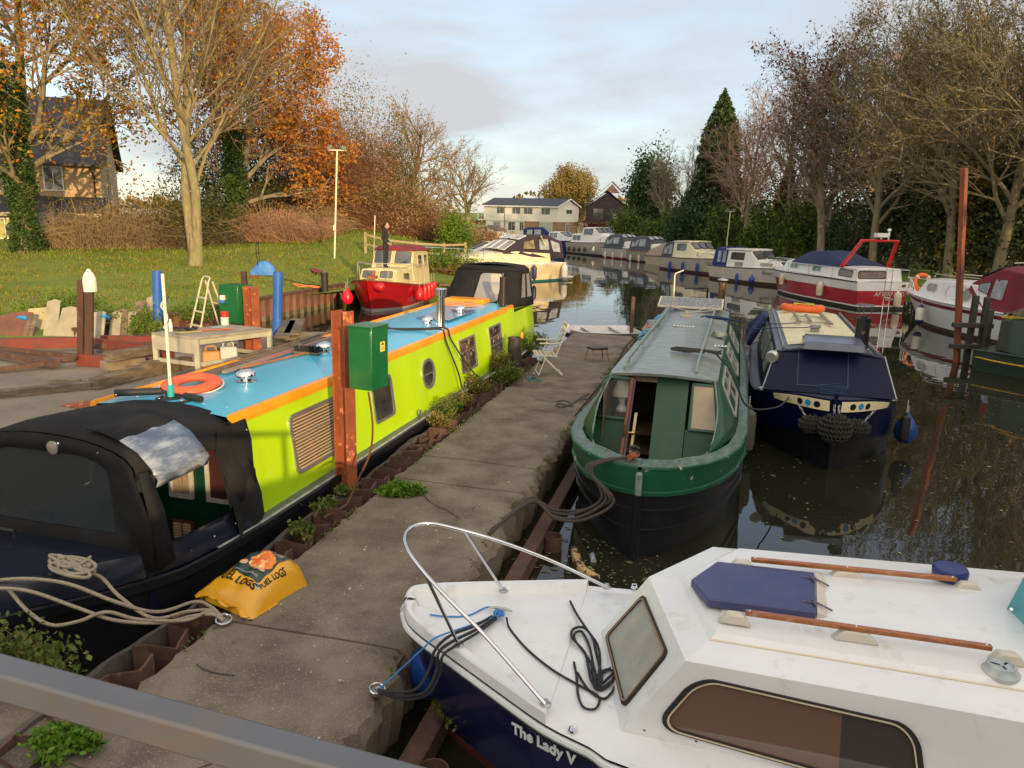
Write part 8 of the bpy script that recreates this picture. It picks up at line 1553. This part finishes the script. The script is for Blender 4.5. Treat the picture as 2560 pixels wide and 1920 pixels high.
HD = [('green hedge shrub at the foot of the rounded evergreen', 1350, 80, (2.4,1.5,2.6), 3500, greenL), ('yellow green shrub below the split topped evergreen', 1430, 76, (2.2,1.5,2.8), 3500, greenL), ('dark laurel between the grey hooded cruisers and the conifer', 1500, 72, (2.4,1.5,3.0), 4000, ivyL), ('green laurel below the tall conifer', 1570, 68, (2.3,1.5,2.8), 4200, greenL), ('bright green shrub behind the white cruiser with blue canvas', 1648, 62, (1.7,1.3,2.6), 4500, greenL), ('bright green laurel, the tallest light green shrub on the right bank', 1735, 58, (2.0,1.4,3.1), 6500, greenL), ('mid green shrub between the two pale trunks', 1808, 56, (1.6,1.3,2.3), 4000, ivyL), ('dark bush behind the radar arch', 1880, 52, (2.2,1.5,3.0), 5500, darkL), ('dark holly thicket left of the tall rusty post', 1960, 49, (2.5,1.6,5.2), 9000, darkL), ('dark thicket behind the tall rusty post', 2050, 46, (2.6,1.6,5.6), 10000, darkL), ('dark thicket with yellow tips right of the rusty post', 2130, 44, (2.6,1.6,5.8), 10000, darkL), ('dark thicket at the right edge of the photo', 2215, 42, (2.8,1.6,6.0), 10000, darkL), ('dark undergrowth beyond the right edge', 2290, 40, (3,1.6,6), 7000, darkL), ('tall dark ivy thicket filling the wood behind the ash', 1850, 64, (4.5,1.8,5.5), 8000, ivyL), ('dark wood edge behind the laurels', 1650, 76, (5.5,2,5.5), 8000, darkL), ('dark wood edge behind the thickets at the right', 2000, 60, (5.5,2,6.5), 9000, darkL), ('second dark wood edge at the right', 2180, 55, (6,2,7.0), 9000, darkL)]
for i, (lab, xd, Y, R_, nl_, lm_) in enumerate(HD): bush('shrub', lab, pr_(xd, Y, .42), R_, int(nl_*.85), .13 if Y > 60 else .115, [lm_, yellowL] if 'yellow tips' in lab else ([lm_, darkL] if lm_ is greenL else [lm_]), 120+i, 30, 12, bark_d, sp=.22, group='undergrowth of the right bank', hollow=.3)
# far belt of trees round the horizon
rs = random.Random(9); mb = MB()
for k in range(15000):
    a = rs.uniform(-1.25, 1.15); R0 = rs.uniform(190, 240); x, y = R0*sin(a), R0*cos(a)
    h_ = 5.5+3.0*sin(a*17)+2.5*sin(a*41+1)+(3 if a > .25 else 0); leaf(mb, rs, V((x, y, rs.random()*h_)), rs.uniform(.5,1.1), rs.randrange(2))
struct(mb, 'distant_wood', [oliveL, tanL], kind='stuff')
# ---------------- weeds along the jetty, under the boards and along the wall
def weed(label, loc, R_, n, s, mats, seed, nm='weed'):
    R_ = tuple(k_*.82 for k_ in R_); return bush(nm, label, loc, R_, n, s, mats, seed, 12, 10, M('weed_stem', (.12,.10,.04), .8), .24, cat_='weed')
wg = leafmat('leaf_weed', (.11,.17,.03), (.07,.11,.02), (.24,.20,.06), 6, .3); wo_ = leafmat('leaf_weed_dry', (.26,.20,.06), (.18,.12,.04), (.34,.22,.07), 5, .3); wb_ = leafmat('leaf_lush', (.12,.24,.02), (.07,.16,.015), (.20,.30,.04), 7, .3)
for i, (x, y, R_, n, m_, lab) in enumerate(((800,1180,(.42,.32,.42),2600,[wg,wo_],'bushy green weed in front of the black pipe bollard, the largest on the jetty edge'), (930,1240,(.36,.24,.26),1600,[wg],'low green weed at the foot of the black pipe bollard'), (640,1340,(.36,.24,.28),1500,[wo_,wg],'dry russet weed on the jetty edge beside the lime boat'), (520,1450,(.24,.2,.22),900,[wo_,wg],'small dry weed where the piling turns, beside bright grass'), (390,1560,(.24,.2,.24),900,[wg],'green weed growing out of the piling nearest the porthole'), (330,1620,(.2,.16,.18),600,[wg,wo_],'small weed next to the rusty piling before the porthole'), (1060,1000,(.42,.26,.34),1700,[wg],'green weed behind the folding chair'), (1180,930,(.4,.26,.28),1500,[wg],'farther green weed along the lime stern'))):
    p = z4b(x, y, .50); weed(lab, p, R_, n, .022, m_, 200+i)
for i, (x, y, R_, n, m_, lab, k_) in enumerate(((870,1068,(.26,.14,.13),1500,[wb_],'lush round leaved weed growing from the slab joint on the jetty','d'), (745,1068,(.12,.10,.08),400,[wg],'small weed beside the nearest rusty post','d'), (705,1105,(.16,.12,.12),700,[wg],'weed on the piling just nearer than the rusty post','d'), (655,1160,(.14,.12,.12),600,[wg],'weed on the piling above the fuel bag','d'), (985,890,(.12,.10,.14),400,[wb_],'grassy tuft on the piling before the porthole','d'), (95,1492,(.30,.14,.34),900,[wg],'nettles growing behind the walkway rail at the left','d'), (30,1474,(.26,.14,.42),700,[wg],'nettles at the left edge behind the rail','d'), (130,1620,(.22,.16,.10),900,[wb_],'grass growing in the gap below the walkway rail','d'), (990,1540,(.22,.2,.10),500,[wg],'weed hanging in the shade under the white bow','d'))):
    p = g(x, y, .50 if 'shade' not in lab else .15); weed(lab, p, R_, n, .022 if n < 1400 else .026, m_, 220+i)
for i, (x, y, R_, n, lab) in enumerate(((60,470,(.9,.5,.45),2200,'weeds above the leaning boards at the far left'), (280,400,(.9,.5,.6),2600,'tall yellow flowered weed behind the yellowish board'), (420,450,(.6,.4,.4),1400,'weeds behind the pale boards left of the capped post'), (640,500,(.5,.4,.45),1400,'ivy spilling between the boards right of the capped post'), (760,520,(.4,.3,.5),1200,'ivy hanging over the boards beside the left blue post'), (1100,400,(1.0,.5,.35),2200,'weeds on top of the wall behind the bench'))):
    p = h5(x, y+130, .55); weed(lab, V((p.x, p.y+1.15, .55)), R_, n, .035, [wg, wb_], 240+i)
mb = MB(); rs = random.Random(5)
for k in range(1500):
    u = rs.uniform(2.5, 15); p = J(u, -3.40+rs.random()**2*.10 if rs.random() < .7 else -1.9+rs.random()*.08, .505)
    if sin(u*3.1)+sin(u*1.3+1) > .1: leaf(mb, rs, p+V((0,0,rs.random()*.03)), .014*rs.uniform(.6,1.6))
struct(mb, 'moss', wg, kind='stuff')
# ================= buildings
def plank(name, c, c2, ws, horiz=True, rgh=.7):
    if name in MATS: return MATS[name]
    m = M(name, c, rgh, c2=c2, sc=2); nt = m.node_tree; N = nt.nodes.new; tc = N('ShaderNodeTexCoord'); wv = N('ShaderNodeTexWave'); wv.bands_direction = 'Z' if horiz else 'X'; wv.wave_profile = 'SAW'; wv.inputs['Scale'].default_value = ws; nt.links.new(tc.outputs['Object'], wv.inputs[0])
    q = N('ShaderNodeBump'); q.inputs['Strength'].default_value = .6; q.inputs['Distance'].default_value = .03; nt.links.new(wv.outputs['Fac'], q.inputs['Height']); nt.links.new(q.outputs[0], nt.nodes['Principled BSDF'].inputs['Normal']); return m
def brick(name, c, c2, mortar, sc):
    m = bpy.data.materials.new(name); m.use_nodes = True; nt = m.node_tree; p = nt.nodes['Principled BSDF']; N = nt.nodes.new; tc = N('ShaderNodeTexCoord'); mp = N('ShaderNodeMapping'); mp.inputs['Rotation'].default_value = (pi/2,0,0); b = N('ShaderNodeTexBrick'); b.inputs['Color1'].default_value = tuple(c)+(1,); b.inputs['Color2'].default_value = tuple(c2)+(1,); b.inputs['Mortar'].default_value = tuple(mortar)+(1,); b.inputs['Scale'].default_value = sc; b.inputs['Mortar Size'].default_value = .012; b.inputs['Brick Width'].default_value = .5; b.inputs['Row Height'].default_value = .18
    nt.links.new(tc.outputs['Object'], mp.inputs[0]); nt.links.new(mp.outputs[0], b.inputs[0]); nt.links.new(b.outputs[0], p.inputs['Base Color']); p.inputs['Roughness'].default_value = .85; MATS[name] = m; return m
slate = plank('slate', (.030,.034,.046), (.022,.025,.034), 3.0, True, .5); clap = plank('white_boards', (.80,.76,.68), (.74,.70,.62), 3.2); dclap = plank('dark_boards', (.045,.030,.034), (.035,.022,.026), 3.0)
bk1 = brick('brick_buff', (.50,.34,.19), (.40,.26,.14), (.45,.38,.28), 2.2); bk2 = brick('brick_orange', (.32,.17,.09), (.25,.12,.07), (.35,.30,.24), 2.2); wfm = M('upvc', (.72,.71,.68), .4)
# white two storey house, local frame: x along the long front (0..11.5), y back (0..6.5)
def house(label, loc, rz, name='house'): return thing(name, label, 'house', loc, rz)
wz = .33; A = V((-4.5,109.5,wz)); B_ = V((5.5,103.8,wz)); dv = (B_-A); Lh = dv.length; hs = house('white two storey house with dark roof beyond the far end of the water', A, math.atan2(dv.y, dv.x), 'white_house')
ze = 4.05; zm = 2.05; dp_y = 6.4
def hb_(name, boxes, m, par=hs, **k):
    mb = MB()
    for (x0, y0, z0, x1, y1, z1) in boxes: mb.box(((x0+x1)/2, (y0+y1)/2, (z0+z1)/2), (x1-x0, y1-y0, z1-z0))
    return mb.build(name, m, par, smooth=0, **k)
hb_('ground_floor', [(.3,.12,0,Lh-.1,dp_y,zm)], clap); hb_('upper_floor', [(0,0,zm,Lh,dp_y,ze)], clap)
hb_('brick_panel', [(Lh*.56,.09,0,Lh*.765,.14,zm-.01)], bk2); hb_('brick_panel', [(Lh*.93,.09,0,Lh-.07,.14,zm-.01)], bk2); hb_('brick_panel', [(Lh-.12,.1,0,Lh-.06,dp_y*.98,zm-.01)], bk2); hb_('brick_panel', [(.25,.3,0,.32,dp_y,zm-.01)], bk2)
mb = MB(); mb.prism([(Lh,0,ze), (Lh,dp_y,ze), (Lh,dp_y/2,ze+.92)], (-.02,0,0)); mb.prism([(0,0,ze), (0,dp_y/2,ze+.92), (0,dp_y,ze)], (.02,0,0)); mb.build('gable', clap, hs, smooth=0)
mb = MB()
for sg, y0 in ((1,-.35), (-1,dp_y+.35)): mb.prism([(-.3,y0,ze-.05), (Lh+.25,y0,ze-.05), (Lh+.25,dp_y/2,ze+1.02), (-.3,dp_y/2,ze+1.02)], (0,0,.08))
ro = mb.build('roof', slate, hs, smooth=0)
mb = MB(); mb.bar((Lh+.27,-.38,ze-.03), (Lh+.27,dp_y/2,ze+1.04), .05, .16); mb.bar((Lh+.27,dp_y+.38,ze-.03), (Lh+.27,dp_y/2,ze+1.04), .05, .16); mb.bar((-.3,-.38,ze-.06), (Lh+.25,-.38,ze-.06), .05, .14); mb.build('fascia', wfm, ro, smooth=0)
hb_('chimney', [(Lh*.55,dp_y*.7,ze+.6,Lh*.58,dp_y*.78,ze+1.5)], wfm, ro); hb_('downpipe', [(Lh*.29,-.05,0,Lh*.297,.0,ze-.1)], M('pipe_brown', (.12,.06,.04), .5))
def hwin(par, x0, x1, z0, z1, y=-.004, vb=(.5,), nm='window', gl=None, fw=.06, mt=None): return win(par, [V((x0,y,z0)), V((x1,y,z0)), V((x1,y,z1)), V((x0,y,z1))], gl or bglass, mt or wfm, fw, .01, .03, vbars=vb, name=nm)
for a, b_ in ((555,615), (672,738), (760,828), (888,955)): hwin(hs, Lh*(a-455)/553, Lh*(b_-455)/553, 2.95, 3.85, vb=(.4,))
for a, b_, z0, gl in ((525,585,.85,cglass), (640,697,.75,None), (727,762,.75,None)): hwin(hs, Lh*(a-455)/553, Lh*(b_-455)/553, z0, 1.95, .115, gl=gl)
hwin(hs, Lh*.765, Lh*.93, .25, 1.98, .085, vb=(.5,), gl=M('pale_blind', (.36,.38,.33), .3), nm='patio_window')
win(hs, [V((Lh+.004,2.4,3.1)), V((Lh+.004,4.3,3.1)), V((Lh+.004,4.3,3.75)), V((Lh+.004,2.4,3.75))], bglass, wfm, .06, .01, .03, vbars=(.5,)); win(hs, [V((Lh-.055,2.6,.05)), V((Lh-.055,3.6,.05)), V((Lh-.055,3.6,1.85)), V((Lh-.055,2.6,1.85))], bglass, wfm, .08, .01, .03, vbars=(.5,), name='door')
hb_('balcony_floor', [(-1.1,.2,zm-.05,0,3.0,zm+.08)], wfm); mb = MB()
for y in (.2, 1.1, 2.0, 3.0): mb.box((-1.08,y,zm+.55), (.05,.05,1.0))
mb.bar((-1.08,.2,zm+1.05), (-1.08,3,zm+1.05), .05, .05); mb.bar((-1.08,.2,zm+1.05), (0,.2,zm+1.05), .05, .05); mb.bar((-1.08,.2,zm+.1), (0,.2,zm+.1), .05, .05); mb.build('balcony_rail', wfm, hs, smooth=0)
# dark boarded house
dh = house('dark brown boarded gabled house with balcony over white garages right of the white house', (9.1,107.5,.33), rad(-4), 'boathouse'); Wd = 6.2; dz0 = 2.15
hb_('garage_floor', [(0,.9,0,Wd,7,dz0)], M('render_cream', (.58,.55,.48), .7), dh); hb_('upper_floor', [(.5,1.6,dz0,Wd-.2,7,4.2)], dclap, dh)
mb = MB(); mb.prism([(.5,1.6,4.2), (Wd-.2,1.6,4.2), (Wd/2+.15,1.6,6.15)], (0,5.4,0)); mb.build('gable', dclap, dh, smooth=0)
mb = MB(); mb.prism([(.1,1.3,4.0), (Wd/2+.15,1.3,6.35), (Wd/2+.15,7.2,6.35), (.1,7.2,4.0)], (0,0,.1)); mb.prism([(Wd+.2,1.3,4.0), (Wd+.2,7.2,4.0), (Wd/2+.15,7.2,6.35), (Wd/2+.15,1.3,6.35)], (0,0,.1)); rdk = mb.build('roof', slate, dh, smooth=0)
mb = MB(); mb.prism([(2.9,5,6.2), (5.2,5,6.2), (4.05,5,7.4)], (0,1.5,0)); mb.prism([(2.5,4.8,6.3), (4.05,4.8,7.75), (4.05,6.8,7.75), (2.5,6.8,6.3)], (0,0,.09)); mb.prism([(5.6,4.8,6.3), (5.6,6.8,6.3), (4.05,6.8,7.75), (4.05,4.8,7.75)], (0,0,.09)); mb.build('dormer', M('timbered', (.07,.035,.03), .7, c2=(.22,.18,.15), sc=6, lo=.55, hi=.57), rdk, smooth=0)
hb_('balcony_floor', [(-.3,-.3,dz0,Wd+.1,1.6,dz0+.14)], M('dark_trim', (.03,.025,.03), .6), dh); mb = MB()
for k in range(14): mb.box((-.25+.5*k,-.25,dz0+.65), (.04,.04,1.0))
mb.bar((-.3,-.25,dz0+1.15), (Wd+.1,-.25,dz0+1.15), .06, .06); mb.build('balcony_rail', MATS['dark_trim'], dh, smooth=0)
for x0, x1 in ((1.4,2.9), (3.6,5.1)): hwin(dh, x0, x1, dz0+.2, dz0+1.85, 1.59, nm='balcony_window', mt=MATS['dark_trim'])
hwin(dh, .8, 3.0, .0, 1.85, .89, vb=(.33,.66), nm='garage_door', gl=M('door_cream', (.50,.46,.36), .6), mt=MATS['dark_trim'], fw=.09); hwin(dh, 3.7, 5.7, .0, 1.9, .89, vb=(), nm='garage_door', gl=M('shutter', (.42,.40,.36), .6), mt=MATS['dark_trim'], fw=.07)
MB().lathe([(.22,0), (.24,.03), (.2,.05), (.0,.05)], (Wd/2+.15,1.58,5.2), 16, ax=(0,-1,0)).build('round_vent', MATS['dark_trim'], dh)
bush('acer', 'rounded dark red shrub in front of the cream garages', (10.3,100.5,.35), (1.6,1.0,1.6), 2500, .14, [leafmat('leaf_wine', (.09,.015,.02), (.05,.01,.015), (.14,.02,.03), .8, .1)], 300)
ch_ = dup(bpy.data.objects['folding_chair'], (13.6,107.4,2.63), 2.0, 'white garden chair on the balcony of the dark house', None, 1.0)
gt = thing('trellis', 'tan wooden trellis panel beside the white house', 'trellis', (7.2,100.5,.35)); mb = MB()
for k in range(9): mb.box((.25*k,0,.8), (.04,.04,1.6))
for k in range(5): mb.box((1.0,.02,.15+.35*k), (2.1,.03,.05))
mb.build('slats', M('trellis_tan', (.40,.27,.15), .8), gt, smooth=0)
# brick house at the left
bh = house('buff brick house with slate roof behind the ivy clad tree at the left', (-23.9,45.5,.9), rad(200), 'brick_house')
# local x runs to the left of the photo from the near right corner; local y towards the camera is negative
mb = MB(lambda p: V((p[0], -p[1], p[2])))
def BX(name, bs, m, par=bh):
    mb = MB()
    for (x0, y0, z0, x1, y1, z1) in bs: mb.box(((x0+x1)/2, -(y0+y1)/2, (z0+z1)/2), (x1-x0, abs(y1-y0), z1-z0))
    return mb.build(name, m, par, smooth=0)
ezb = vy(205,352,46).z-.9; rzb = vy(210,226,49).z-.9
BX('wall', [(0,0,0,11,7,ezb)], bk1); mb = MB(); mb.prism([(0,0,ezb), (0,-7,ezb), (0,-3.5,rzb)], (11,0,0)); mb.build('gable', bk1, bh, smooth=0)
mb = MB(); mb.prism([(-.35,.4,ezb-.25), (-.35,-3.5,rzb+.12), (11.3,-3.5,rzb+.12), (11.3,.4,ezb-.25)], (0,0,.12)); mb.prism([(-.35,-7.4,ezb-.25), (11.3,-7.4,ezb-.25), (11.3,-3.5,rzb+.12), (-.35,-3.5,rzb+.12)], (0,0,.12)); rbh = mb.build('roof', slate, bh, smooth=0)
mb = MB(); mb.bar((-.36,.42,ezb-.22), (-.36,-3.5,rzb+.16), .05, .2); mb.bar((-.36,-7.4,ezb-.22), (-.36,-3.5,rzb+.16), .05, .2); mb.bar((-.35,.46,ezb-.2), (11,.46,ezb-.2), .1, .12); mb.build('bargeboard', M('dark_brown_trim', (.06,.035,.025), .6), rbh, smooth=0)
lz = vy(205,452,43.5).z-.9
mb = MB(); mb.box((5.5,1.3,lz/2-.15), (11.2,2.6,lz-.3)); mb.build('lean_to', bk1, bh, smooth=0)
mb = MB(); mb.prism([(-.3,3.0,lz-.35), (11.3,3.0,lz-.35), (11.3,0,lz+.55), (-.3,0,lz+.55)], (0,0,.10)); mb.build('lean_to_roof', slate, bh, smooth=0); BXo = MB().bar((-.3,3.05,lz-.33), (11.3,3.05,lz-.33), .08, .2).build('gutter', M('gutter_cream', (.5,.42,.28), .6), bh, smooth=0)
def fwin(x0, x1, z0, z1, y, nm='window', gl=None): return win(bh, [V((x1,y,z0)), V((x0,y,z0)), V((x0,y,z1)), V((x1,y,z1))], gl or bglass, wfm, .07, .01, .04, vbars=(.5,), name=nm)
fwin(1.9,2.9,3.2,4.9,.01); fwin(3.6,5.2,3.4,4.9,.01); fwin(6.6,8.0,3.4,4.9,.01); fwin(.9,2.4,.6,1.7,2.61,gl=greenL if False else M('lit_green_blind', (.32,.33,.10), .5)); fwin(3.4,5.4,.6,1.7,2.61,gl=MATS['lit_green_blind']); fwin(6.5,8.5,.6,1.7,2.61)
for z0, z1 in ((1.9,2.9), (3.0,4.4)): win(bh, [V((-.01,-2.2,z0)), V((-.01,-4.2,z0)), V((-.01,-4.2,z1)), V((-.01,-2.2,z1))][::-1], bglass, wfm, .07, .01, .04, vbars=(.5,))
MB().tube([V((.5,.45,ezb-.3)), V((.35,.1,ezb-.7)), V((.35,.08,lz+.3))], .05, 8).build('drainpipe', rubber, bh)
# low white building and a parked car
lw2 = house('low white building glimpsed far behind the brushwood', (-45,92,.4), .1, 'white_building'); mb = MB(); mb.box((0,0,1.3), (9,5,2.6)); mb.build('wall', whitedull, lw2, smooth=0); mb = MB(); mb.box((0,0,2.7), (9.4,5.4,.2)); mb.build('roof', slate, lw2, smooth=0); win(lw2, [V((-1,-2.51,.8)), V((1,-2.51,.8)), V((1,-2.51,2)), V((-1,-2.51,2))], bglass, wfm, .06, .01, .03)
ca = thing('parked_car', 'dark blue car parked behind the ivy clad trunk at the left edge', 'car', (-23.2,39.6,zg(-23.2,39.6)), rad(8)); cpm = M('car_blue', (.012,.018,.04), .25, coat=.8)
def prof(y, k): return [(x*1.0, y, z) for x, z in ((-2.05,.35),(-2.1,.75),(-1.9,.98),(-1.35,1.02),(-.75,1.42*k+.02),(.55,1.45*k),(1.25,1.0),(1.95,.85),(2.12,.6),(2.1,.32))]
mb = MB(); mb.loft([prof(-.84,.78), prof(-.80,.97), prof(-.55,1.0), prof(.55,1.0), prof(.80,.97), prof(.84,.78)]); mb.build('body', cpm, ca, smooth=40)
for sg in (-1, 1):
    for x0, x1 in ((-.95,-.05), (.03,.85)): c4 = [V((x0,sg*.835,1.0)), V((x1+.12,sg*.835,1.0)), V((x1-.1,sg*.80,1.33)), V((x0+.22,sg*.80,1.33))]; c4 = c4 if sg < 0 else [c4[1], c4[0], c4[3], c4[2]]; win(ca, c4, bglass, rubber, .02, .04, .01, name='side_window')
    for x in (-1.3, 1.35): wo2 = MB().lathe([(.20,0), (.32,.0), (.33,.04), (.33,.17), (.3,.2), (0,.2)], (x,sg*.72,.32), 18, ax=(0,sg,0)).build('wheel', rubber, ca); MB().lathe([(.19,0), (.18,.02), (.0,.03)], (x,sg*.92,.32), 14, ax=(0,sg,0)).build('rim', alu, wo2)
win(ca, [V((1.22,-.62,1.03)), V((1.22,.62,1.03)), V((.66,.58,1.42)), V((.66,-.58,1.42))], bglass, rubber, .03, .05, .01, name='windscreen')
# added unseen shed behind the walkway, outline shaped to shade jetty and near boats
sdh = thing('boatyard_shed', 'long timber clad boatyard shed standing behind the walkway', 'shed', (0,-3.2,0)); tc_ = plank('shed_boards', (.20,.17,.12), (.14,.12,.09), 3)
mb = MB(); prf = [(-4.5,.3), (-4.5,3.9), (.6,3.9), (.8,2.9), (4.6,3.15), (7.6,3.95), (7.9,4.9), (12.5,6.2), (18,6.0), (18,.3)]
mb.prism([(x, 0, z) for x, z in prf], (0,-6,0)); mb.build('wall', tc_, sdh, smooth=0)
mb = MB(); mb.box((7,-3,.1), (23,6.6,.5)); mb.build('base', conc, sdh, smooth=0)
mb = MB()
for a, b_ in zip(prf[1:-2], prf[2:-1]): mb.bar((a[0]-.05, -3, a[1]+.05), (b_[0]+.05, -3, b_[1]+.05), 6.3, .06)
mb.build('roof', slate, sdh, smooth=0)
